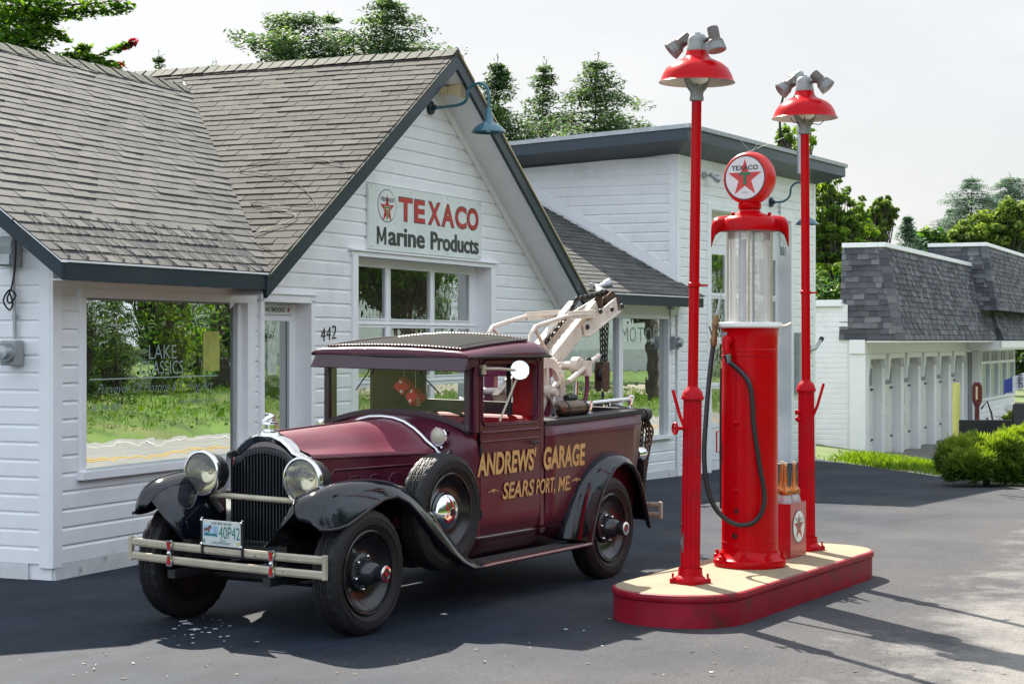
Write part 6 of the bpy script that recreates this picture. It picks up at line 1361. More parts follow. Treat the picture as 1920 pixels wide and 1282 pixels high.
        v = Vector((-.75, .62, 0)).normalized(); m = MB(); m.lathe([(.022, 0), (.022, .02), (.014, .03), (0, .03)], v * .06 + Vector((0, 0, 1.0)), v, 12); m.lathe([(.018, 0), (.018, .03), (0, .03)], v * .06 + Vector((0, 0, 1.05)), v, 12); m.build('pipe_stub', REDP, t, frame=f, smooth=40)
    if wire:
        m = MB()
        for k in range(5): a = R(-40 + 20 * k + (180 if k % 2 else 0)); m.tube([(math.cos(a) * .06, math.sin(a) * .06, 3.26), (math.cos(a) * .13, math.sin(a) * .13, 3.255), (math.cos(a) * .17, math.sin(a) * .17, 3.29)], .0035, 5)
        m.build('loose_wires', BLK, t, frame=f, smooth=60)
    return t
# camera-left is about +y of the island frame, camera-right about -y
lamp_post(-1.0905, R(-.85), 'nearer red lamp post, with a hand valve and bare metal chips low on its column', ((R(70), (-.35, .62, -.62), 0), (R(-110), (-.10, -.26, -.95), 0)), (R(100), 1), True)
lamp_post(1.0905, R(.3), 'farther red lamp post, standing behind the bottle rack', ((R(70), (-.5, .62, -.62), 0), (R(-110), (.1, -.70, -.72), 0)), (R(-80), 1), False, True)
def pump():
    f = FI @ Matrix.Translation((-.02, .015, IZ)); t = empty('visible_gas_pump', frame=f); tag(t, 'tall red visible gas pump with a glass cylinder and a TEXACO globe', 'gas pump')
    Z = lambda py: EYE - (py - HOR) / 263.6 - IZ
    n = 8; S = []
    for z, r in ((0, .255), (.03, .262), (.05, .255), (.06, .235), (.085, .22), (.10, .207), (.115, .205)):
        S.append([(math.cos(a) * r * (1 + .018 * math.cos(a * 8)), math.sin(a) * r * (1 + .018 * math.cos(a * 8)), z) for a in [2 * math.pi * k / 64 for k in range(64)]])
    m = MB(); m.loft(S, closed=True, cap=True); m.build('base_flange', RED, t, frame=f, smooth=40)
    for k in range(8): a = k * math.pi / 4 + .2; b = MB(); b.lathe([(.026, .03), (.024, .075), (.014, .08), (.013, .105), (0, .107)], (math.cos(a) * .235, math.sin(a) * .235, 0), (0, 0, 1), 10); b.build('anchor_bolt', RED, t, frame=f, smooth=35)
    m = MB(); m.lathe([(.200, .10), (.199, .5), (.198, 1.52), (.201, 1.525), (.201, 1.535), (.198, 1.54), (.200, 1.62), (.206, 1.68), (.212, 1.69)], (0, 0, 0), (0, 0, 1), 64); body = m.build('body', RED, t, frame=f, smooth=30)
    vd = lambda deg: Vector((math.cos(R(deg)), math.sin(R(deg)), 0))        # 180 = towards the near end of the island
    d0 = vd(173)
    m = MB(); u = d0.cross(Vector((0, 0, 1)))
    for k in (-1, 1): m.tube([d0 * .1995 + u * .004 * k + Vector((0, 0, .13)), d0 * .1985 + u * .004 * k + Vector((0, 0, 1.5))], .0022, 4)
    for q in range(60):
        a = R(110 + 150 * q / 59)
        for z in (1.49, .17): m.sphere((math.cos(a) * .1985, math.sin(a) * .1985, z), .0045, 6, 4)
    m.build('seam_and_rivets', REDP, body, frame=f, smooth=60)
    for z in (1.02, .545, .15):
        m = MB(); c = d0 * .20 + Vector((0, 0, z)); m.lathe([(.022, 0), (.018, .008), (.011, .010), (.009, .022), (0, .023)], c, d0, 14); m.build('door_latch', RED, body, frame=f, smooth=40)
    for z, r, dd in ((.40, .020, 170), (.225, .024, 167)):
        m = MB(); d = vd(dd + 4); m.disc(d * .2005 + Vector((0, 0, z)), d, r, 20); m.build('port_hole', MAT('black_hole', (.002, .002, .002), .9) if 'black_hole' not in bpy.data.materials else bpy.data.materials['black_hole'], body, frame=f)
    m = MB(); d = vd(155); d = vd(140); c = d * .203 + Vector((0, 0, 1.63)); u = Vector((0, 0, 1)).cross(d); m.prism([c + u * x + Vector((0, 0, z)) for x, z in ((-.045, -.028), (.045, -.028), (.045, .028), (-.045, .028))], d * .004); m.build('maker_plate', GREY, body, frame=f)
    # white ring, tank, rods
    m = MB(); m.lathe([(.20, 1.688), (.222, 1.688), (.232, 1.697), (.232, 1.715), (.222, 1.728), (.17, 1.73), (0, 1.73)], (0, 0, 0), (0, 0, 1), 64); m.build('tank_seat', MAT('white_gasket', (.78, .78, .75), .5), t, frame=f, smooth=40)
    gz0, gz1 = 1.73, 2.37
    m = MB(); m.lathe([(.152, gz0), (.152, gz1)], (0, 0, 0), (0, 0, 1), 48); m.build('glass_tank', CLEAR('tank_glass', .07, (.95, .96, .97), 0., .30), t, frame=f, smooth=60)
    for k in range(6):
        a = R(20 + 60 * k); m = MB(); m.tube([(math.cos(a) * .176, math.sin(a) * .176, gz0), (math.cos(a) * .176, math.sin(a) * .176, gz1)], .007, 8); m.build('tie_rod', MAT('tarnished_brass', (.48, .44, .34), .4, .5) if 'tarnished_brass' not in bpy.data.materials else bpy.data.materials['tarnished_brass'], t, frame=f, smooth=60)
    m = MB(); m.tube([(.02, .06, gz0), (.02, .06, gz1 - .06)], .024, 14); m.tube([(.02, .06, gz1 - .06), (.02, .06, gz1 - .05)], .03, 14); m.build('overflow_pipe', MAT('chalky_pipe', (.66, .66, .66), .5), t, frame=f, smooth=60)
    for k, (x, y, s) in enumerate(((-.04, -.045, 1), (.06, .10, 1))):
        m = MB(); m.bar((x, y, gz0), (x, y, gz1), .016, .004, (1, .6, 0))
        for q in range(14): z = gz0 + .03 + q * .045; m.bar((x - .012, y + .026, z), (x + .012, y - .026, z + .004), .006, .004)
        m.build('gallon_marker', MAT('dull_steel', (.36, .36, .33), .45, .6, dirt=(.2, .15, .1), ds=20) if 'dull_steel' not in bpy.data.materials else bpy.data.materials['dull_steel'], t, frame=f)
    # hood: shallow dome with two drooping ends
    dr = FI.inverted().to_3x3() @ Vector((1, -.12, 0)); dr.z = 0; dr.normalize(); ang = math.atan2(dr.y, dr.x); fh = f @ Matrix.Rotation(ang, 4, 'Z')
    m = MB(); m.lathe([(.195, 2.375), (.203, 2.378), (.204, 2.39), (.200, 2.44), (.190, 2.462), (.16, 2.482), (.11, 2.50), (.08, 2.515), (.070, 2.535), (.068, 2.548)], (0, 0, 0), (0, 0, 1), 48); m.lathe([(.19, 2.375), (0, 2.385)], (0, 0, 0), (0, 0, 1), 48); hd = m.build('hood', RED, t, frame=f, smooth=35)
    for s in (-1, 1):
        m = MB(); S = []
        for x, zt, zb, hy in ((.10, 2.487, 2.39, .066), (.17, 2.486, 2.382, .070), (.215, 2.482, 2.375, .072), (.245, 2.472, 2.352, .072), (.262, 2.452, 2.305, .068), (.270, 2.42, 2.282, .062), (.272, 2.37, 2.268, .054)):
            q = [(s * x, -hy, zb), (s * x, -hy, zt - .03), (s * x, -hy * .72, zt - .008), (s * x, 0, zt), (s * x, hy * .72, zt - .008), (s * x, hy, zt - .03), (s * x, hy, zb)]; S.append(q)
        m.loft(S, closed=False, cap=True); m.build('hood_arm', RED, hd, frame=fh, smooth=40, solid=.005)
        m = MB(); m.loft([[(s * (x - .006), -.05, z), (s * (x - .006), .05, z)] for x, z in ((.262, 2.275), (.235, 2.31), (.20, 2.365))]); m.build('arm_lining', SHIN, hd, frame=fh)
    for a in (30, 150, 270): m = MB(); m.sphere((math.cos(R(a)) * .15, math.sin(R(a)) * .15, 2.495), .014, 10, 6); m.build('hood_bolt', RED, hd, frame=f, smooth=60)
    # globe
    m = MB(); m.lathe([(.078, 2.535), (.082, 2.54), (.082, 2.57), (.075, 2.578), (.06, 2.59)], (0, 0, 0), (0, 0, 1), 32); m.build('globe_collar', RED, t, frame=f, smooth=40)
    az = R(180 - 4); ax = Vector((math.cos(az), math.sin(az), 0)); c = Vector((0, 0, 2.752)); ey = Vector((0, 0, 1)); ex = ey.cross(ax)
    GB = MAT('orange_red_globe_plastic', (.58, .012, .010), .35, var=.08, vs=6, spec=.4)
    m = MB(); m.lathe([(.150, .076), (.160, .076), (.176, .062), (.186, .035), (.189, 0), (.186, -.035), (.176, -.062), (.160, -.076), (.150, -.076)], c, ax, 56); g = m.build('globe', GB, t, frame=f, smooth=50)
    WG = MAT('globe_face_white', (.74, .70, .70), .3, var=.06, vs=4, coat=.4)
    for s in (1, -1):
        m = MB(); a_ = ax * s; e_ = ey.cross(a_); emblem(m, c + a_ * .0765, e_, ey, .157, (0, 1, 2, 3), .0007); text(m, 'MOTOR OIL' if False else 'MOBILE'[:0] or 'M.F.G.', c + a_ * .082 - e_ * .02 - ey * .108, e_, ey, .04, .008, 1); m.build('globe_face', [WG, INKK, MAT('star_red', (.62, .012, .010), .3, coat=.3) if 'star_red' not in bpy.data.materials else bpy.data.materials['star_red'], INKG], g, frame=f)
    # hose with fittings and nozzle
    e = vd(158); p0 = e * .20 + Vector((0, 0, 1.60))
    m = MB(); m.lathe([(.036, 0), (.038, .02), (.034, .045), (.02, .055), (0, .056)], p0, e, 20); m.tube([p0 + e * .03, p0 + e * .05 + Vector((0, -.01, -.05)), p0 + e * .052 + Vector((0, -.022, -.10))], [.03, .026, .021], 12); m.build('hose_elbow', RED, t, frame=f, smooth=50)
    h0 = p0 + e * .052 + Vector((0, -.022, -.10)); m = MB(); m.tube([h0, h0 + Vector((0, -.008, -.03)), h0 + Vector((0, -.012, -.06))], [.026, .023, .020], 8); m.build('hose_coupling', CHR, t, frame=f, smooth=30)
    # control points of the hose given as offsets: to camera-left positive (L) and towards the camera (Fw)
    Lv = (FI.inverted().to_3x3() @ Vector((-1, .13, 0))).normalized(); Fv = (FI.inverted().to_3x3() @ Vector((-.13, -1, 0))).normalized()
    Q = lambda l, fw, z: Lv * l + Fv * fw + Vector((0, 0, z))
    K = [h0 + Vector((0, -.012, -.05)), Q(.005, .232, 1.30), Q(-.028, .24, 1.0), Q(-.068, .245, .72), Q(-.098, .245, .555), Q(-.095, .25, .44), Q(-.045, .25, .345), Q(.03, .25, .312), Q(.125, .25, .325), Q(.235, .25, .42), Q(.298, .24, .58), Q(.318, .22, .80), Q(.306, .18, 1.05), Q(.287, .13, 1.30), Q(.266, .09, 1.50), Q(.255, .08, 1.58)]
    pts = []
    for i in range(len(K) - 1):
        a, b, c_, d = K[max(i - 1, 0)], K[i], K[i + 1], K[min(i + 2, len(K) - 1)]
        for q in range(6): u = q / 6; pts.append(.5 * ((2 * b) + (c_ - a) * u + (2 * a - 5 * b + 4 * c_ - d) * u * u + (3 * b - a - 3 * c_ + d) * u ** 3))
    pts.append(K[-1]); m = MB(); m.tube(pts, .0175, 12); m.build('hose', HOSE, t, frame=f, smooth=60)
    BR = MAT('old_brass', (.22, .13, .06), .4, .6, var=.3, vs=20); m = MB(); k0 = Q(.255, .08, 1.58); m.tube([k0 + Vector((0, 0, -.02)), k0 + Vector((0, 0, .02)), k0 + Lv * -.006 + Vector((0, 0, .06)), k0 + Lv * -.012 + Vector((0, 0, .13))], [.022, .026, .017, .020], 10); m.tube([k0 + Lv * -.012 + Vector((0, 0, .13)), k0 + Lv * -.02 + Vector((0, 0, .2))], [.028, .016], 10)
    m.tube([k0 + Lv * .01 + Vector((0, 0, .05)), k0 + Lv * .03 + Vector((0, 0, .12))], .006, 6); m.build('nozzle', BR, t, frame=f, smooth=50)
    m = MB(); m.tube([k0 + Lv * -.015 + Vector((0, 0, .17)), k0 + Lv * -.035 + Vector((0, 0, .24)), k0 + Lv * -.05 + Vector((0, 0, .33)), k0 + Lv * -.052 + Vector((0, 0, .36))], [.015, .013, .008, .002], 8); m.build('nozzle_spout', GALV, t, frame=f, smooth=60)
    m = MB(); m.tube([Q(-.21, .02, 1.70), Q(-.26, .03, 1.705), Q(-.29, .04, 1.722)], .008, 6); m.build('drain_hook', CREAM, t, frame=f, smooth=60)
    m = MB(); m.tube([Q(.20, -.03, .95), Q(.235, -.03, .95), Q(.235, -.03, .80), Q(.20, -.03, .80)], .006, 6); m.build('side_handle', RED, t, frame=f, smooth=60)
    m = MB(); m.tube([Q(.203, -.02, 1.4), Q(.206, -.02, .8), Q(.203, -.02, .4)], .010, 6); m.build('side_cable', HOSE, t, frame=f, smooth=60)
    m = MB()
    for x0, x1 in ((.075, .13), (-.02, .03), (-.03, -.075)): m.tube([c + Vector((0, 0, .18)) + Lv * (x0 * .5), c + Vector((.1, 0, .30)) + Lv * x1 * -1.6], .0012, 4)
    m.build('cobweb_strands', GALV, t, frame=f)
pump()
def rack():
    # bottle rack just beyond the pump, its long face towards the camera's right
    f = FI @ Matrix.Translation((.64, .02, IZ)); t = empty('bottle_rack', frame=f); tag(t, 'red sheet metal oil bottle rack with a round star badge on its side', 'bottle rack')
    hx, hy, h = .16, .12, .40
    m = MB(); m.loft([[(-hx, -hy, z), (hx, -hy, z), (hx, hy, z), (-hx, hy, z)] for z in (0, h)], closed=True); m.poly([(-hx, -hy, .17), (hx, -hy, .17), (hx, hy, .17), (-hx, hy, .17)]); m.build('case', MAT('rack_crimson', (.36, .012, .022), .3, var=.1, vs=5, coat=.3), t, frame=f, bevel=.006, solid=.004)
    m = MB(); c = Vector((0, -hy - .004, .225)); ex, ey = Vector((1, 0, 0)), Vector((0, 0, 1)); emblem(m, c, ex, ey, .118, (0, 1, 2, 3), .0009); m.build('badge', [SIGNW, GREY, INKR, INKG], t, frame=f)
    m = MB(); m.tube([(-.12, .05, .40), (-.12, .05, .66), (-.10, .05, .68), (.08, .02, .68)], .007, 6); m.build('carry_handle', GALV, t, frame=f, smooth=50)
    GL = bpy.data.materials.new('clear_bottle_glass'); GL.use_nodes = True; b = GL.node_tree.nodes['Principled BSDF']; b.inputs['Base Color'].default_value = (.88, .9, .9, 1); b.inputs['Roughness'].default_value = .06; b.inputs['Transmission Weight'].default_value = .55; b.inputs['IOR'].default_value = 1.45
    SP_ = MAT('copper_spout', (.44, .17, .04), .3, .7, var=.25, vs=20, coat=.3)
    labs = ['nearest oil bottle in the red rack, partly hidden by the pump', 'second oil bottle from the pump in the red rack', 'third oil bottle from the pump, at the back of the red rack', 'tallest looking oil bottle, at the right end of the red rack']
    for k, (x, y, r) in enumerate(((-.08, .055, 0), (-.08, -.05, .1), (.055, .03, .4), (.065, -.065, .2))):
        fb = f @ Matrix.Translation((x, y, .175)); o = empty('oil_bottle', frame=fb); tag(o, labs[k], 'oil bottle', 'oil bottles in the red rack')
        m = MB(); S = []
        for z, rr in ((.0, .046), (.01, .050), (.17, .050), (.19, .052), (.23, .050), (.27, .040), (.30, .030), (.31, .030)):
            S.append([(math.cos(a) * rr * (1 + .03 * math.cos(a * 8)), math.sin(a) * rr * (1 + .03 * math.cos(a * 8)), z) for a in [2 * math.pi * i / 32 for i in range(32)]])
        m.loft(S, closed=True, cap=True); m.build('jar', GL, o, frame=fb, smooth=40)
        m = MB(); m.lathe([(.040, .285), (.043, .29), (.043, .315), (.036, .325), (.026, .345), (.020, .40), (.013, .50), (.011, .505), (.0, .505)], (0, 0, 0), (0, 0, 1), 24); m.build('spout', SP_, o, frame=fb, smooth=40)
        m = MB(); m.lathe([(.013, .50), (.015, .503), (.014, .522), (0, .524)], (0, 0, 0), (0, 0, 1), 14); m.build('spout_cap', CREAM, o, frame=fb, smooth=40)
rack()
# ------------------------------------------------------------------ the low garage on the right
FG = frame((1595 - 960) / 3400 * 39, 39, .4327, -.86)
def far_garage():
    t = empty('row_garage', frame=FG); tag(t, 'low white garage with a row of six narrow doors under a grey shingled mansard', 'building')
    E = 2.69; PITCH = 2.13; H0 = 2.20
    m = MB(); m.box(-.05, 15.2, .0, .12, 0, E); m.box(-.05, .12, .12, 4.5, 0, E + .78); m.box(15.2, 15.3, 0, 4, 0, E); m.box(-.05, 15.3, 4.4, 4.5, 0, E + .78); m.build('wall', WHITE, t, frame=FG)
    sd = MB(); siding(sd, lambda z: .05, lambda z: 4.5, 0.0, E + .76, [], .11, 0., out=1); sd.v = [(-v[1] - .05, v[0], v[2]) for v in sd.v]; sd.build('siding', WHITE, t, frame=FG)
    m = MB(); m.box(-.09, -.06, 1.0, 1.75, 0, 2.1); m.box(-.10, -.06, .9, 1.0, 0, 2.2); m.box(-.10, -.06, 1.75, 1.85, 0, 2.2); m.box(-.10, -.06, .9, 1.85, 2.1, 2.2); m.build('side_door', TRIM, t, frame=FG, bevel=.01)
    m = MB(); m.box(-.14, 15.3, -.34, 0, E - .30, E - .0); m.box(-.08, 12.9, -1.1, -.35, E - .06, E - .01); m.box(12.9, 25, -1.25, 0, E - .28, E - .02); m.build('fascia_board', TRIM, t, frame=FG, bevel=.01)
    m = MB(); m.box(-.16, .15, .16, 4.6, E + .72, E + .86); m.box(-.16, 15.3, 4.35, 4.6, E + .72, E + .86); m.build('parapet_trim', TRIM, t, frame=FG, bevel=.01)
    m = MB(); m.box(.1, 15.2, .1, 4.4, E + .6, E + .7); m.build('flat_roof', SHD, t, frame=FG, tab=True)
    nD = 6
    for k in range(nD):
        x0 = .40 + k * PITCH; x1 = x0 + 1.62
        m = MB(); y = -.02; m.box(x0, x1, -.05, -.005, 0.02, 2.16)
        for z in (.55, 1.08, 1.60): m.box(x0, x1, -.056, -.051, z - .008, z + .008)
        for q in (0, 1):
            for z0, z1 in ((.10, .45), (.63, .98), (1.16, 1.5)): m.box(x0 + .12 + q * .76, x0 + .74 + q * .76, -.064, -.051, z0, z1)
        d = m.build('garage_door', MAT('garage_door_white', (.80, .79, .73), .5, var=.05) if k == 0 else bpy.data.materials['garage_door_white'], t, frame=FG, bevel=.008)
        m = MB(); m.box(x0 + .12, x1 - .12, -.06, -.051, 1.66, 2.05); 
        for q in range(9): m.box(x0 + .14 + q * .155, x0 + .165 + q * .155, -.075, -.058, 1.67, 2.04)
        for z in (1.80, 1.93): m.box(x0 + .12, x1 - .12, -.073, -.058, z - .01, z + .01)
        m.build('window_grille', [MAT('louvre_pane', (.40, .42, .42), .4) if k == 0 else bpy.data.materials['louvre_pane']], d, frame=FG)
        m = MB()
        for z in (1.58, .45): m.prism([(x1 - .30, -.066, z - .03), (x1 - .06, -.066, z - .012), (x1 - .06, -.066, z + .012), (x1 - .30, -.066, z + .03)], (0, -.01, 0))
        m.build('strap_hinge', BLK, d, frame=FG)
        m = MB(); m.tube([(x0 + .20, -.07, 1.18), (x0 + .27, -.10, 1.12), (x0 + .36, -.12, 1.0), (x0 + .27, -.11, .88), (x0 + .22, -.08, .80)], .016, 6); m.build('door_pull', BLK, d, frame=FG, smooth=60)
        # pier with the angled bracket over the door
        m = MB(); m.box(x1 + .08, x1 + .40, -.24, 0.0, 0, E - .30)
        m.prism([(x0 - .10, -.33, E - .30), (x0 - .10, -.33, H0 - .42), (x0 + .02, -.33, H0 - .1), (x0 + .14, -.33, E - .42), (x1 - .05, -.33, E - .42), (x1 + .06, -.33, H0 - .15), (x1 + .06, -.33, E - .30)], (0, .10, 0)); m.build('pier', TRIM, t, frame=FG, bevel=.008)
    m = MB(); m.box(-.09, .26, -.34, 0, 0, E - .30); m.build('pier', TRIM, t, frame=FG, bevel=.008)
    # office recess and its window bay
    m = MB(); m.box(13.2, 14.0, -.3, 0, 0, E - .3); m.build('office_post', TRIM, t, frame=FG, bevel=.01)
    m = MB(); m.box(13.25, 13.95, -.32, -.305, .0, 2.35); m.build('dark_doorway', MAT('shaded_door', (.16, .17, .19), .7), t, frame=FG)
    m = MB(); m.box(15.25, 22.5, -.30, 0, 0, .95); m.box(15.25, 15.45, -.30, 0, .95, E - .2); m.box(22.3, 22.5, -.3, 0, .95, E - .2); m.box(15.25, 22.5, -.3, 0, 2.35, E - .2); m.build('office_wall', WHITE, t, frame=FG)
    sd = MB(); siding(sd, lambda z: 15.25, lambda z: 22.5, 0, .9, [], .17, -.30); sd.build('siding', WHITE, t, frame=FG)
    m = MB(); m.box(15.2, 22.5, -.38, -.3, .90, .97); 
    for q in range(5): m.box(15.42 + q * 1.71, 15.52 + q * 1.71, -.34, -.26, .95, 2.36)
    m.box(15.4, 22.4, -.34, -.26, 1.98, 2.06)
    for q in range(12): m.box(15.8 + q * .57, 15.86 + q * .57, -.33, -.26, 2.05, 2.36)
    wn = m.build('office_window', TRIM, t, frame=FG, bevel=.008); m = MB(); m.box(15.45, 22.3, -.27, -.262, .96, 2.36); m.build('pane', PANE('curtained_pane', .25, (.30, .34, .38), .002), wn, frame=FG)
    m = MB(); m.box(12.9, 25, -1.3, -1.26, E - .22, E - .02); m.build('canopy_edge', TRIM, t, frame=FG)
    # mansard
    def mansard(x0, x1, yb, zb, zt, inset, lx, nm='mansard_roof', D=1.3):
        L_ = math.hypot(inset, zt - zb); rnd = random.Random(int(x0 * 10) + 3); sh = MB()
        shingles(sh, (x0, yb, zb), (1, 0, 0), (0, inset / (zt - zb), 1), [(0, 0), (x1 - x0, 0), (x1 - x0 - (0), L_), (lx, L_)], .125, .3, .016, 0, .004, rnd, (0, 1), half=False)
        Ll = math.hypot(lx, zt - zb)
        shingles(sh, (x0, yb + D, zb), (0, -1, 0), (lx / (zt - zb), 0, 1), [(0, 0), (D, 0), (D - inset, Ll), (0, Ll)], .125, .3, .016, 0, .004, rnd, (0, 1), half=False)
        sh.build(nm, SHN, t, frame=FG, tab=True)
        d = MB(); d.loft([[(x0 + .03, yb + .04, zb), (x1, yb + .04, zb), (x1, yb + D, zb), (x0 + .03, yb + D, zb)], [(x0 + lx + .03, yb + inset + .04, zt), (x1, yb + inset + .04, zt), (x1, yb + D, zt), (x0 + lx + .03, yb + D, zt)]], closed=True, cap=True); d.build('roof_core', SHD, t, frame=FG, tab=True)
        d = MB()
        for k in range(int(Ll / .16)):
            u = k * .16 / Ll; u1 = min(1, u + .19 / Ll); A = lambda q, o: (x0 + lx * q - .02 + o, yb + inset * q - .02, zb + (zt - zb) * q)
            d.add([A(u, -.02), A(u1, -.01), (A(u1, 0)[0] + .16, A(u1, 0)[1] - .012, A(u1, 0)[2]), (A(u, 0)[0] + .16, A(u, 0)[1] - .03, A(u, 0)[2]), (A(u, 0)[0] - .012, A(u, 0)[1] + .16, A(u, 0)[2]), (A(u1, 0)[0], A(u1, 0)[1] + .16, A(u1, 0)[2])], [(0, 1, 2, 3), (1, 0, 4, 5)], 0, rnd.random())
        d.build('hip_cap', SHN, t, frame=FG, tab=True)
        d = MB(); d.box(x0 + lx - .05, x1, yb + inset - .05, yb + inset + .12, zt - .01, zt + .09); d.box(x0 + lx - .05, x0 + lx + .12, yb + inset + .12, yb + D, zt - .01, zt + .09); d.build('parapet_cap', TRIM, t, frame=FG, bevel=.01)
    mansard(-.1, 16.0, -1.12, E, E + 2.0, .45, .30, D=1.35)
    mansard(11.2, 27.0, -1.42, E + .80, E + 2.55, .35, .30, 'upper_mansard_roof', D=1.9)
    mansard(13.2, 34.0, -1.30, E, E + 1.2, .5, .1, 'lower_mansard_roof', D=1.3)
far_garage()
def antenna():
    f = FG @ Matrix.Translation((17.5, 1.2, 2.69 + 2.0)); t = empty('tv_antenna', frame=f); tag(t, 'thin rooftop television antenna above the farther mansard', 'antenna')
    m = MB(); m.tube([(0, 0, -.2), (0, 0, .55)], .03, 6); m.build('mast', GALV, t, frame=f)
    m = MB(); m.tube([(-2.2, 0, .5), (2.2, 0, .55)], .022, 6)
    for k in range(9): x = -2 + k * .5; m.tube([(x, -.9 + .06 * k, .52), (x, .9 - .06 * k, .52)], .014, 5)
    m.tube([(-1.4, 0, .15), (1.6, 0, .2)], .02, 6); m.build('boom', GALV, t, frame=f)
antenna()
def pix(px, py, Y):
    return Vector(((px - 960) / F_PX * Y, Y, EYE - (py - HOR) / F_PX * Y))
def bollard():
    p = pix(1793, 718, 35); g = gw(p.x, p.y); m = MB(); m.lathe([(.072, g - .1), (.072, p.z - .02), (.066, p.z), (0, p.z + .004)], (p.x, p.y, 0), (0, 0, 1), 24)
    tag(m.build('bollard', MAT('faded_yellow_paint', (.60, .56, .16), .5, var=.08, vs=3, dirt=(.45, .42, .16), ds=3), smooth=35), 'pale yellow steel bollard behind the bush', 'bollard')
bollard()
def hand_pump():
    p = pix(1832, 830, 42); f = Matrix.Translation((p.x, p.y, gw(p.x, p.y))); t = empty('hand_pump', frame=f); tag(t, 'small dark red antique hand pump in the shade of the garage canopy', 'pump'); RD = MAT('dark_red_iron', (.12, .012, .014), .4)
    m = MB(); m.lathe([(.16, 0), (.16, .04), (.07, .08), (.06, .5), (.09, .55), (.09, .62), (.055, .66), (.05, 1.2)], (0, 0, 0), (0, 0, 1), 20); m.build('stand', RD, t, frame=f, smooth=40)
    m = MB(); m.loft([[(x, y, z) for x, y in ((-w, -.05), (w, -.05), (w, .05), (-w, .05))] for z, w in ((1.15, .05), (1.3, .11), (1.62, .11), (1.72, .06))], closed=True, cap=True); m.build('head', RD, t, frame=f, bevel=.02)
    m = MB(); m.box(-.045, .0, -.056, -.05, 1.32, 1.62); m.build('gauge', CREAM, t, frame=f)
    m = MB(); m.tube([(-.35, 0, .62), (.35, 0, .62)], .035, 8); m.tube([(-.33, 0, .62), (-.36, 0, .72)], .05, 8); m.build('crossbar', RD, t, frame=f)
    m = MB(); m.tube([(.09, -.02, 1.1), (.22, -.05, 1.28), (.32, -.05, 1.0), (.36, -.05, .75), (.30, -.05, .6), (.22, -.04, .9)], .022, 6); m.build('hose', BLK, t, frame=f, smooth=60)
hand_pump()
def far_bits():
    p = pix(1868, 795, 34); g = gw(p.x, p.y); f = Matrix.Translation((p.x, p.y, g)); t = empty('bench', frame=f); tag(t, 'low black slatted bench half hidden by the bush', 'bench')
    m = MB(); m.box(-.65, .75, -.2, .2, .62, .68); m.build('seat', BLK, t, frame=f, bevel=.01)
    m = MB(); m.box(-.65, .75, .18, .22, .7, .98); m.build('backrest', BLK, t, frame=f, bevel=.01)
    for x in (-.55, .65): m = MB(); m.box(x - .03, x + .03, -.18, .18, 0, .62); m.build('leg', BLK, t, frame=f)
    p = pix(1908, 775, 33); g = gw(p.x, p.y); f = Matrix.Translation((p.x, p.y, g)); t = empty('sandwich_board', frame=f); tag(t, 'black folding sandwich board at the right edge behind the bush', 'sign board')
    for s in (-1, 1): m = MB(); m.hexa([(-.12, s * .26, 0), (.5, s * .26, 0), (.5, s * .23, 0), (-.12, s * .23, 0)], [(-.08, s * .03, 1.32), (.46, s * .03, 1.32), (.46, s * .005, 1.32), (-.08, s * .005, 1.32)]); m.build('panel', BLK, t, frame=f, bevel=.01)
    p = pix(1906, 722, 46); g = gw(p.x, p.y); f = Matrix.Translation((p.x, p.y, 0)); t = empty('open_flag', frame=f); tag(t, 'drooping blue, white and red flag lettered OPEN at the right edge', 'flag')
    m = MB(); q = lambda a, b: Vector((-.32 + a * .95, 0, p.z - .22 + a * .26 + b * (.34 + .12 * a) + .0)) + Vector((0, .03 * math.sin(a * 7), 0))
    for i, (a0, a1) in enumerate(((0, .24), (.24, .55), (.55, 1))):
        for k in range(4):
            u0 = a0 + (a1 - a0) * k / 4; u1 = a0 + (a1 - a0) * (k + 1) / 4; m.add([q(u0, 0), q(u1, 0), q(u1, 1), q(u0, 1)], [(0, 1, 2, 3)], i)
    ex = (q(.5, .5) - q(.25, .5)).normalized(); up = Vector((0, 0, 1)); 
    text(m, 'OPEN', q(.50, .08) + Vector((0, -.05, 0)), (-.08, 0, 1), (-1, 0, -.15), .34, .13, 3, bold=.03); m.build('cloth', [MAT('flag_blue', (.05, .07, .30), .8), MAT('flag_white', (.75, .75, .78), .8), MAT('flag_red', (.5, .02, .04), .8), MAT('flag_ink', (.03, .04, .12), .8)], t, frame=f, solid=.003)
    m = MB(); m.tube([(.66, 0, g), (.66, 0, p.z + .35)], .015, 6); m.build('pole', GALV, t, frame=f)
    f = Matrix.Translation((pix(1893, 750, 50).x, 50, gw(13.7, 50))); t = empty('red_sign_post', frame=f); tag(t, 'short red post with a round white top seen at the corner of the garage', 'post'); m = MB(); m.box(-.06, .06, -.04, .04, 0, .75); m.build('post', INKR, t, frame=f, bevel=.01); m = MB(); m.lathe([(.10, -.02), (.12, 0), (.10, .02)], (0, 0, .85), (0, 1, 0), 16, 0, True); m.build('disc', SIGNW, t, frame=f)
far_bits()
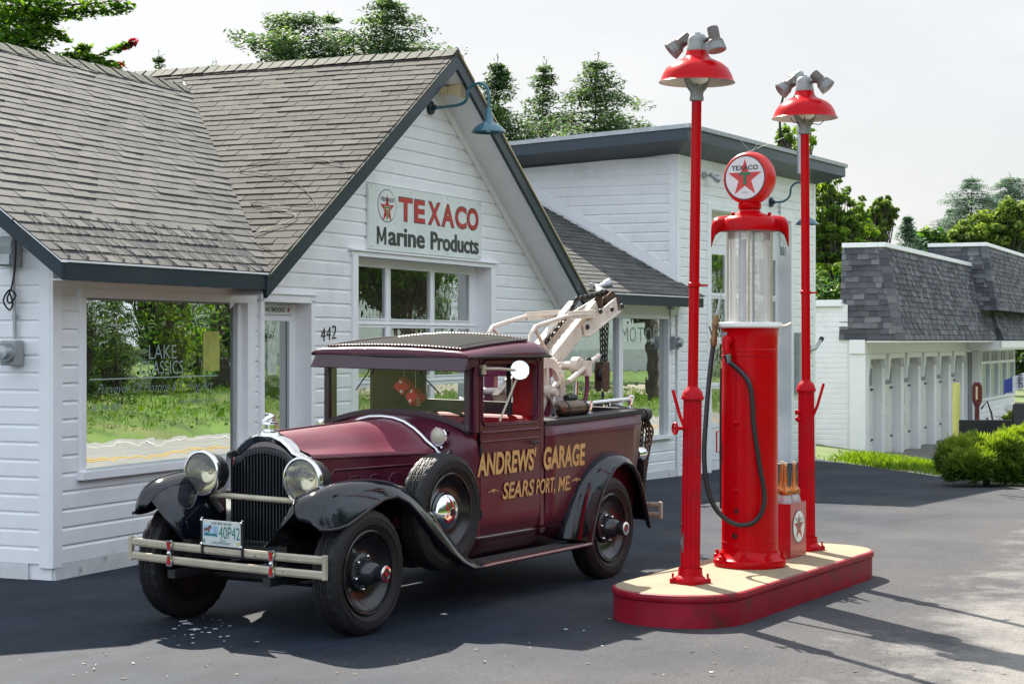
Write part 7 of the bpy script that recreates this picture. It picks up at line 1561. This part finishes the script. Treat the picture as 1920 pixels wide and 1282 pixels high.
# ------------------------------------------------------------------ trees and plants
BARK = MAT('grey_brown_bark', (.075, .062, .05), .9, var=.4, vs=6, bump=.6, bs=14)
NEED = LEAF('conifer_needles', (0.030, 0.056, 0.030), (0.068, 0.12, 0.045), (0.16, 0.235, 0.07), 0.5)
NEEDB = LEAF('blue_green_needles', (0.06, 0.10, 0.08), (0.11, 0.17, 0.12), (0.18, 0.25, 0.14), 0.5)
LEAFG = LEAF('broad_leaves', (0.027, 0.065, 0.014), (0.074, 0.155, 0.024), (0.189, 0.284, 0.047), 0.58)
LEAFY = LEAF('yellow_green_leaves', (0.054, 0.101, 0.014), (0.149, 0.23, 0.03), (0.297, 0.365, 0.054), 0.58)
LEAFD = LEAF('dark_broad_leaves', (0.016, 0.041, 0.011), (0.041, 0.088, 0.016), (0.115, 0.189, 0.03), 0.48)
LEAFB = LEAF('sunlit_maple_leaves', (.05, .10, .018), (.125, .21, .032), (.28, .37, .06), .6)
LEAFC = LEAF('sunlit_young_leaves', (.06, .10, .02), (.135, .20, .04), (.26, .33, .075), .58)
YEW = LEAF('yew_tips', (0.019, 0.046, 0.008), (0.068, 0.128, 0.016), (0.27, 0.351, 0.054), 0.43)
def quad(m, c, n, s, asp, rnd, t):
    n = n.normalized(); u = n.orthogonal().normalized(); a = rnd.uniform(0, 6.28); u = u * math.cos(a) + n.cross(u) * math.sin(a); w = n.cross(u)
    m.add([c - u * s, c - w * s * asp * .6 - u * s * .1, c + u * s, c + w * s * asp * .6 + u * s * .1], [(0, 1, 2, 3)], 0, t)
def rv(rnd): 
    while True:
        v = Vector((rnd.uniform(-1, 1), rnd.uniform(-1, 1), rnd.uniform(-1, 1)))
        if .05 < v.length < 1: return v
def conifer(nm, H, rad, z0, seed, label, loc, mat=None, dens=1., droop=.12, gap=.0, cat='tree', grp=None, flat=0., leaf=.105, shape=1., up=.2):
    rnd = random.Random(seed); t = empty(nm, loc=loc); f = WM[t.name]; tag(t, label, cat, grp)
    tr = MB(); k = 14; bend = [rnd.uniform(-.012, .012) * H for _ in range(k + 1)]
    tp = [Vector((bend[i] * (i / k), bend[-i - 1] * (i / k), H * i / k)) for i in range(k + 1)]; tr.tube(tp, [max(.012, .022 * H * (1 - i / k) ** .9 * .6) for i in range(k + 1)], 8)
    at = lambda z: tp[min(k - 1, int(z / H * k))].lerp(tp[min(k - 1, int(z / H * k)) + 1], z / H * k - min(k - 1, int(z / H * k)))
    lv = MB(); z = z0 * H
    while z < H * .985:
        fr = (z - z0 * H) / (H * (1 - z0)); L = rad * max(.02, (1 - fr) ** shape) * (1 if flat == 0 else (1 - flat * max(0, .5 - fr)))
        nb = rnd.randint(3, 6); a0 = rnd.uniform(0, 6.28)
        for b in range(nb):
            if rnd.random() < gap: continue
            a = a0 + 6.283 * b / nb + rnd.uniform(-.35, .35); l = L * rnd.uniform(.55, 1.15); d = Vector((math.cos(a), math.sin(a), 0)); p = at(z)
            pts = [p + d * (l * q) + Vector((0, 0, l * (up * q - droop * 2.2 * q * q + .14 * max(0, q - .6)))) for q in (0, .25, .5, .75, 1)]
            tr.tube(pts, [max(.006, .018 * l * (1 - q * .85)) for q in (0, .25, .5, .75, 1)], 5)
            ncl = max(3, int(l * 4.4 * dens))
            for c in range(ncl):
                q = .22 + .82 * (c + rnd.random()) / ncl; i = min(3, int(q * 4)); base = pts[i].lerp(pts[i + 1], min(1.1, q * 4 - i)); w = .24 + .20 * l * (1 - abs(q - .55)); tone = rnd.uniform(.05, .8) 
                for e in range(int(17 * dens) + 4):
                    o = rv(rnd); pos = base + Vector((o.x * w, o.y * w, o.z * w * .5)); nn = Vector((rnd.uniform(-.7, .7), rnd.uniform(-.7, .7), 1)); quad(lv, pos, nn, leaf * rnd.uniform(.5, 1.15), .55, rnd, min(1, max(0, tone + rnd.uniform(-.2, .3))))
        z += H * rnd.uniform(.014, .026) * (1.0 + .5 * (1 - fr))
    for e in range(14): quad(lv, Vector((rnd.gauss(0, .05), rnd.gauss(0, .05), H * (.95 + .06 * rnd.random()))), rv(rnd), leaf * .6, .5, rnd, .5)
    tr.build('trunk', BARK, t, frame=f, smooth=60); lv.build('crown', mat or NEED, t, frame=f, tab=True); return t
def broad(nm, H, crown, seed, label, loc, mat, n=9000, leaf=.14, trunk=.16, clumps=60, cat='tree', grp=None, gapy=.35, sq=1., top=0.):
    # crown: list of (x, y, z, rx, rz) lobes, relative to the base
    rnd = random.Random(seed); t = empty(nm, loc=loc); f = WM[t.name]; tag(t, label, cat, grp)
    tr = MB(); base = Vector((0, 0, 0)); zc = min(c[2] for c in crown); fork = Vector((rnd.uniform(-.2, .2), rnd.uniform(-.2, .2), max(.8, zc * .55)))
    tr.tube([base - Vector((0, 0, .3)), base.lerp(fork, .5) + Vector((rnd.uniform(-.1, .1), 0, 0)), fork], [trunk * 1.25, trunk, trunk * .85], 10)
    lv = MB(); cl = []
    for k in range(clumps):
        c = crown[k % len(crown)]; v = rv(rnd).normalized() * (rnd.random() ** .4); p = Vector((c[0] + v.x * c[3], c[1] + v.y * c[3], c[2] + v.z * c[4])); cl.append((p, rnd.uniform(.45, .95) * (c[3] * (.42 if clumps < 200 else .27)) * sq, rnd.uniform(0, .75)))
    for p, r, tone in cl:
        mid = fork.lerp(p, .55) + Vector((rnd.uniform(-.3, .3), rnd.uniform(-.3, .3), rnd.uniform(-.1, .3))); tr.tube([fork, mid, p], [trunk * .32, trunk * .16, .012], 5)
    per = max(6, n // clumps)
    for p, r, tone in cl:
        for e in range(per):
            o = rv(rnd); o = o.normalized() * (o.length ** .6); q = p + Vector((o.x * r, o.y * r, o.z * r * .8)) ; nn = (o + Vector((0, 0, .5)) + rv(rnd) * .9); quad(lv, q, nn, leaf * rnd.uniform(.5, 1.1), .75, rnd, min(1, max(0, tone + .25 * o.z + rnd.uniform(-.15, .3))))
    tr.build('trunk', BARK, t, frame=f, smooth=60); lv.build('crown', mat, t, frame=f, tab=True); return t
def at_px(px, Y): x = (px - 960) / F_PX * Y; return Vector((x, Y, gw(x, Y)))
def hgt(py, Y, base): return EYE + (HOR - py) / F_PX * Y - base.z
# conifers behind the station
for nm, px, py, Y, rad, z0, seed, lab, kw in (
    ('pine_tree', 548, 30, 52, 2.6, .35, 3, 'broad flat-topped pine rising behind the gable ridge, leftmost of the tall conifers', dict(dens=1.7, droop=.05, shape=.42, up=.30, gap=.12)),
    ('pine_tree', 622, 22, 55, 1.0, .45, 8, 'slender pine leaning against the right side of the flat-topped pine', dict(dens=1.2, droop=.06, gap=.2, shape=.6)),
    ('pine_tree', 728, -8, 52, 3.9, .40, 5, 'big pyramid-shaped pine whose tip leaves the top of the picture', dict(dens=1.5, droop=.13, shape=.8)),
    ('spruce_tree', 930, 108, 58, 2.6, .35, 11, 'spruce just right of the gable peak, first of three open spruces', dict(dens=1.45, droop=.13, gap=.08, shape=1.0)),
    ('spruce_tree', 1020, 112, 60, 2.7, .35, 13, 'thin ragged spruce in the middle of three open spruces', dict(dens=1.15, droop=.13, gap=.15, shape=1.0)),
    ('spruce_tree', 1118, 98, 58, 4.5, .35, 17, 'widest and tallest of the three open spruces, above the tall bay roof', dict(dens=1.4, droop=.15, gap=.05, shape=.98)),
    ('spruce_tree', 300, 100, 70, .75, .5, 19, 'tiny far spruce tip between the maple twigs and the gable ridge', dict(dens=1., droop=.1, gap=.2)),
    ('spruce_tree', 402, 114, 75, .9, .6, 23, 'smallest far spruce tip just showing over the gable ridge', dict(dens=1., droop=.1, gap=.2)),
    ('spruce_tree', 1702, 406, 85, 1.9, .2, 29, 'small dark spruce standing alone in the gap behind the row garage', dict(dens=1.1, droop=.1, shape=.9, mat=NEEDB)),
    ('spruce_tree', 1822, 330, 118, 3.6, .2, 31, 'tall blue-green spruce at the right, left one of a pair', dict(dens=1.5, droop=.15, shape=.6, mat=NEEDB)),
    ('spruce_tree', 1893, 326, 120, 4.3, .2, 37, 'tall blue-green spruce at the right edge, right one of a pair', dict(dens=1.5, droop=.16, shape=.6, mat=NEEDB)),
    ('spruce_tree', 1786, 388, 122, 2.8, .2, 41, 'shorter drooping spruce left of the blue-green pair', dict(dens=1.3, droop=.15, shape=.7, mat=NEEDB))):
    b = at_px(px, Y); conifer(nm, hgt(py, Y, b), rad * 1.45, z0, seed, lab, b, **kw)
# deciduous trees right of and behind the tall bay
def cp(px, py, Y, b): return Vector(((px - 960) / F_PX * Y - b.x, 0, EYE - (py - HOR) / F_PX * Y - b.z))
def leafy(nm, lobes, Y, px0, seed, lab, mat, n, leaf, clumps, **k):
    b = at_px(px0, Y); cr = []
    for px, py, rx, rz in lobes: c = cp(px, py, Y, b); cr.append((c.x, c.y, c.z, rx * Y / F_PX, rz * Y / F_PX))
    return broad(nm, 8, cr, seed, lab, b, mat, n, leaf, clumps=clumps, **k)
leafy('birch_tree', [(1492, 265, 34, 30), (1515, 330, 30, 60), (1470, 260, 18, 22)], 40, 1500, 51, 'thin leafy treetop showing over the tall bay roof behind the farther lamp post', LEAFB, 1500, .085, 60)
leafy('maple_tree', [(1555, 400, 45, 75), (1545, 520, 50, 90), (1600, 470, 50, 85)], 66, 1560, 53, 'bright green maple right beside the corner of the tall bay', LEAFB, 16000, .12, 340)
leafy('maple_tree', [(1625, 430, 40, 62), (1640, 520, 45, 70), (1655, 400, 26, 35)], 72, 1635, 57, 'yellow-green young maple with loose airy top above the garage mansard', LEAFC, 12000, .12, 300)
leafy('maple_tree', [(1580, 560, 70, 60), (1530, 600, 40, 50)], 63, 1570, 59, 'dark leafy shrub-like maple low between the tall bay and the garage', LEAFG, 9000, .15, 80)
leafy('ash_tree', [(1740, 470, 45, 45), (1700, 490, 40, 40)], 95, 1730, 61, 'dull green round tree low in the gap above the garage roof', LEAFG, 4500, .2, 60)
leafy('ash_tree', [(1850, 440, 50, 42), (1905, 420, 45, 55), (1800, 455, 36, 32)], 98, 1860, 63, 'olive green broad tree in front of the blue-green spruces', LEAFC, 14000, .18, 320)
leafy('ash_tree', [(1920, 690, 26, 40), (1890, 690, 30, 50)], 100, 1905, 67, 'dark leafy tree far behind the flag at the right edge', LEAFD, 2500, .18, 40)
# hill wood far behind as one mass
def far_wood():
    rnd = random.Random(71); lv = MB()
    for k in range(150):
        px = rnd.uniform(1500, 2100); Y = rnd.uniform(120, 150); top = 470 + 25 * math.sin(px * .02) + rnd.uniform(-12, 20); x = (px - 960) / F_PX * Y; zt = EYE + (HOR - top) / F_PX * Y
        for e in range(70): o = rv(rnd); quad(lv, Vector((x + o.x * 2.2, Y + o.y * 2, rnd.uniform(-1, zt))), rv(rnd) + Vector((0, -.3, .6)), .45 * rnd.uniform(.5, 1.2), .8, rnd, rnd.uniform(.1, .8))
    tag(lv.build('far_wood', LEAFD, tab=True), 'distant wooded hillside behind the garage', 'wood', kind='stuff')
far_wood()
# maple boughs overhanging the left wing: the tree stands behind the wing
def maple_left():
    b = at_px(-150, 24); t = empty('red_tinged_maple', loc=b); f = WM[t.name]; tag(t, 'maple behind the left wing with boughs hanging in from the top left corner', 'tree'); rnd = random.Random(81)
    tr = MB(); lv = MB(); P_ = lambda px, py, dy=0: Vector(((px - 960) / F_PX * (24 + dy) - b.x, dy, EYE - (py - HOR) / F_PX * (24 + dy) - b.z))
    top = P_(-160, -200); tr.tube([Vector((0, 0, -.3)), Vector((.1, 0, 2.5)), top], [.26, .22, .10], 10)
    def spray(path, w, n, red=0., leaf=.055):
        pts = [P_(*q) for q in path]; tr.tube([Vector((.1, 0, 2.8)).lerp(pts[0], .3), pts[0].lerp(Vector((.1, 0, 3.4)), .25)] + pts, [.05, .035] + [max(.006, .02 * (1 - i / len(pts))) for i in range(len(pts))], 6)
        for e in range(n):
            s = rnd.random() * (len(pts) - 1); i = int(s); c = pts[i].lerp(pts[i + 1], s - i); o = rv(rnd); pos = c + Vector((o.x * w, o.y * w * 1.3, o.z * w * .75 - .02))
            tone = min(1, max(0, rnd.uniform(.1, .9))); q = MB(); quad(lv, pos, Vector((rnd.uniform(-.8, .8), rnd.uniform(-.8, .8), 1)), leaf * rnd.uniform(.6, 1.2), .9, rnd, tone)
            lv.m[-1] = 1 if rnd.random() < red * max(0, (s / (len(pts) - 1)) - .6) * 2.4 else 0
    for k in range(7): spray([(-60 + 6 * k, -40 + 16 * k, rnd.uniform(-1, 1)), (30, -6 + 14 * k, rnd.uniform(-1, 1)), (90 + 8 * rnd.random(), 6 + 11 * k, 0)], .26, 420)
    spray([(60, 0), (130, 10), (190, 5), (245, -2)], .16, 420); spray([(80, 30), (140, 25), (200, 20), (240, 14)], .11, 300); spray([(-20, 60), (15, 80), (30, 100)], .2, 260); spray([(80, 50), (110, 62), (130, 75)], .07, 110); spray([(30, 92), (60, 88), (90, 96)], .06, 80)
    spray([(40, 130), (110, 108), (150, 100), (190, 118), (228, 128)], .13, 520, .12); spray([(150, 112), (185, 104), (215, 92), (240, 82), (250, 76)], .07, 220, 1.3); spray([(120, 120), (150, 88), (165, 84)], .07, 110)
    tr.build('trunk', BARK, t, frame=f, smooth=60); lv.build('crown', [LEAFG, LEAF('red_leaves', (.12, .01, .015), (.24, .02, .03), (.34, .06, .04), .5)], t, frame=f, tab=True)
maple_left()
# clipped yew at the forecourt edge, grass tufts
def bush(nm, lobes, Y, px0, seed, lab, mat, n):
    b = at_px(px0, Y); rnd = random.Random(seed); t = empty(nm, loc=b); f = WM[t.name]; tag(t, lab, 'bush'); lv = MB(); tr = MB()
    for px, py, rx, rz, dy in lobes:
        c = Vector(((px - 960) / F_PX * Y - b.x, dy, EYE - (py - HOR) / F_PX * Y - b.z)); rx *= Y / F_PX; rz *= Y / F_PX
        for k in range(n):
            v = rv(rnd).normalized(); 
            if v.z < -.6: v.z *= -.5
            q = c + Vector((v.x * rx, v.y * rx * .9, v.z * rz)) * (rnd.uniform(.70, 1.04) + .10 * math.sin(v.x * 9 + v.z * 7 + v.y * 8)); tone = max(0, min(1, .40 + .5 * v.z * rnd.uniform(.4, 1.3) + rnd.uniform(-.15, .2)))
            if rnd.random() < .05: tr.tube([c * .6, q], .004, 4)
            for e in range(13):
                d = (v * .7 + rv(rnd) * .9 + Vector((0, 0, .55))).normalized(); l = rnd.uniform(.03, .10); u = d.orthogonal().normalized() * .010; s = q + rv(rnd) * .05; lv.add([s - u, s + u, s + d * l + u * .4, s + d * l - u * .4], [(0, 1, 2, 3)], 0, min(1, tone + rnd.uniform(0, .25)))
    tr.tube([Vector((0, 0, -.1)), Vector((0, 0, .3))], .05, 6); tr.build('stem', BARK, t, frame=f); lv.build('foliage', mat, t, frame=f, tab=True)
bush('yew_bush', [(1794, 862, 32, 34, 0), (1838, 856, 42, 34, .25), (1880, 854, 38, 34, -.1), (1918, 848, 42, 40, .2), (1812, 876, 46, 32, -.25), (1872, 878, 52, 34, -.1), (1918, 880, 44, 34, -.2)], 24.6, 1850, 91, 'dense clipped yew bush with bright green tips at the right edge of the asphalt', YEW, 950)
leafy('garden_shrub', [(1905, 785, 18, 16), (1890, 790, 14, 12)], 36, 1898, 93, 'bright green garden shrub behind the bench at the right edge', LEAFY, 900, .06, 30, cat='shrub', trunk=.03)
def tufts(nm, pts, n, h, seed, lab, mat):
    rnd = random.Random(seed); m = MB()
    for k in range(n):
        (p0, p1) = pts; s = rnd.random(); p = Vector(p0).lerp(Vector(p1), s) + Vector((rnd.gauss(0, .22), rnd.gauss(0, .22), 0)); g = gw(p.x, p.y); hh = h * rnd.uniform(.4, 1.3); a = rnd.uniform(0, 6.28); u = Vector((math.cos(a), math.sin(a), 0)) * .010; d = Vector((rnd.gauss(0, .35), rnd.gauss(0, .35), 1)).normalized(); q = Vector((p.x, p.y, g - .02))
        m.add([q - u, q + u, q + d * hh * .6 + u * .7, q + d * hh + Vector((d.x, d.y, 0)) * .1, q + d * hh * .6 - u * .7], [(0, 1, 2, 3, 4)], 0, rnd.uniform(.2, 1))
    tag(m.build(nm, mat, tab=True), lab, 'grass', kind='stuff')
GB_ = LEAF('grass_blades', (.05, .10, .012), (.12, .20, .022), (.24, .33, .045), .45)
def pw(a, b): v = FB @ Vector((a, b, 0)); return (v.x, v.y, 0)
tufts('grass', (pw(19.9, -1.6), pw(14.8, -4.9)), 4200, .16, 95, 'bright grass along the edge of the asphalt by the garage', GB_)
tufts('grass', (pw(21.5, -1.4), pw(17.0, -4.9)), 4000, .14, 96, 'rough grass on the slope before the garage', GB_)
# ---- across the road: what the windows and the paint reflect
def across():
    rnd = random.Random(101); PV = lambda a, b: (lambda v: Vector((v.x, v.y, gz(a, b))))(FB @ Vector((a, b, 0)))
    src = None; kinds = []
    specs = [('dense dark maple across the road', LEAFD, 5200), ('bright green maple across the road', LEAFG, 5200), ('yellow-green birch across the road', LEAFY, 4200)]
    for i, (lab, mat, n) in enumerate(specs):
        t = broad('roadside_tree', 9, [(0, 0, 3.4, 2.2, 2.4), (.6, .3, 6.2, 2.4, 2.3), (-.7, -.2, 4.8, 2.4, 2.2), (0, 0, 8.8, 1.7, 1.8), (0, .2, 1.3, 2.3, 1.3)], 200 + i, lab + ', seen only in reflections', (0, 0, 0), mat, n * 2, .095, .12, 130); tag(t, group='trees across the road'); kinds.append(t)
    first = [True] * 3
    def put(a, b, k, s, z=0):
        o = kinds[k]
        if first[k]: first[k] = False
        else: o = copy_tree(kinds[k])
        o.location = PV(a, b); o.scale = (s, s, s * rnd.uniform(.9, 1.2)); o.rotation_euler = (0, 0, rnd.uniform(0, 6.28))
    a = -26
    while a < 64:
        lawn = 27.5 < a < 60
        for row, (b0, p) in enumerate(((-20.5, .95), (-24, .95), (-29, .9))):
            if lawn and row < 2 and rnd.random() < .93: continue
            if lawn and row == 2: continue
            if rnd.random() < p: put(a + rnd.uniform(-1.0, 1.0), b0 + rnd.uniform(-1.2, 1.2), rnd.choice((0, 0, 1, 1, 2)), rnd.uniform(.55, .85))
        a += 2.3
    for k in range(16): put(rnd.uniform(26, 70), rnd.uniform(-58, -50), rnd.choice((0, 1)), rnd.uniform(1.2, 1.7))
    put(29.0, -19.0, 1, .9)
    for i, (a_, b_, lab) in enumerate(((37.3, -15.6, 'spreading shade tree with a bare trunk across the road, seen in the motor window'), (43.5, -18.5, 'second shade tree across the road, farther along the lawn'), (33.0, -19.5, 'third shade tree across the road, nearest the bank grass'))):
        p = PV(a_, b_); broad('shade_tree', 9, [(0, 0, 5.0, 3.4, 1.9), (2.0, .6, 5.6, 2.6, 1.8), (-2.0, -.5, 5.4, 2.7, 1.9), (0, 0, 7.2, 2.6, 1.8), (.6, -1.4, 4.4, 2.2, 1.2)], 300 + i, lab, p, LEAFG if i != 1 else LEAFD, 14000, .10, .20, clumps=150, cat='tree')
    for k in range(22): put(rnd.uniform(-18, 31), rnd.uniform(-19.2, -17.2), rnd.choice((0, 1, 1, 2)), rnd.uniform(.16, .36))
    for k in range(10): put(rnd.uniform(62, 76), rnd.uniform(-44, -24), rnd.choice((0, 1)), rnd.uniform(.9, 1.3))
    # white house on the lawn
    hf = FB @ Matrix.Translation((58, -31, gz(58, -31) + .25)) @ Matrix.Rotation(R(57), 4, 'Z'); t = empty('white_house', frame=hf); tag(t, 'white clapboard house on the lawn across the road, seen in the motor window', 'house')
    m = MB(); siding(m, lambda z: -5, lambda z: 5, .5, 4.6, [], .16, 4., out=1); m.build('siding', WHITE, t, frame=hf); m = MB(); m.box(-5, 5, -4, 3.99, .5, 4.6); m.build('wall', WHITE, t, frame=hf)
    m = MB(); m.box(-5.05, 5.05, -4, 4.03, -1.6, .5); m.build('foundation', CONC, t, frame=hf); m = MB(); m.prism([(-5.4, -4.5, 4.5), (-5.4, 4.5, 4.5), (-5.4, 0, 7.4)], (10.8, 0, 0)); m.build('roof', GREY, t, frame=hf)
    m = MB(); m.box(-3, -2, 4.0, 4.06, 1.6, 3.2); m.build('window', GLS2, t, frame=hf); m = MB(); m.box(1, 2, 4.0, 4.06, 1.6, 3.2); m.build('window', GLS2, t, frame=hf)
    # long grass on the bank
    g = MB()
    for k in range(26000):
        a, b = rnd.uniform(-20, 42), rnd.uniform(-20.5, -13.9); z = gz(a, b); v = Vector((a, b, z - .03)); h = rnd.uniform(.05, .22); an = rnd.uniform(0, 6.28); u = Vector((math.cos(an), math.sin(an), 0)) * .016; d = Vector((rnd.gauss(0, .3), rnd.gauss(0, .3), 1)).normalized()
        g.add([v - u, v + u, v + d * h + u * .2, v + d * h - u * .2], [(0, 1, 2, 3)], 0, rnd.uniform(0, 1))
    tag(g.build('bank_grass', LEAF('bank_grass_blades', (.045, .11, .012), (.10, .19, .02), (.20, .28, .045), .35), frame=FB, tab=True), 'long rough grass on the bank across the road', 'grass', kind='stuff')
across()
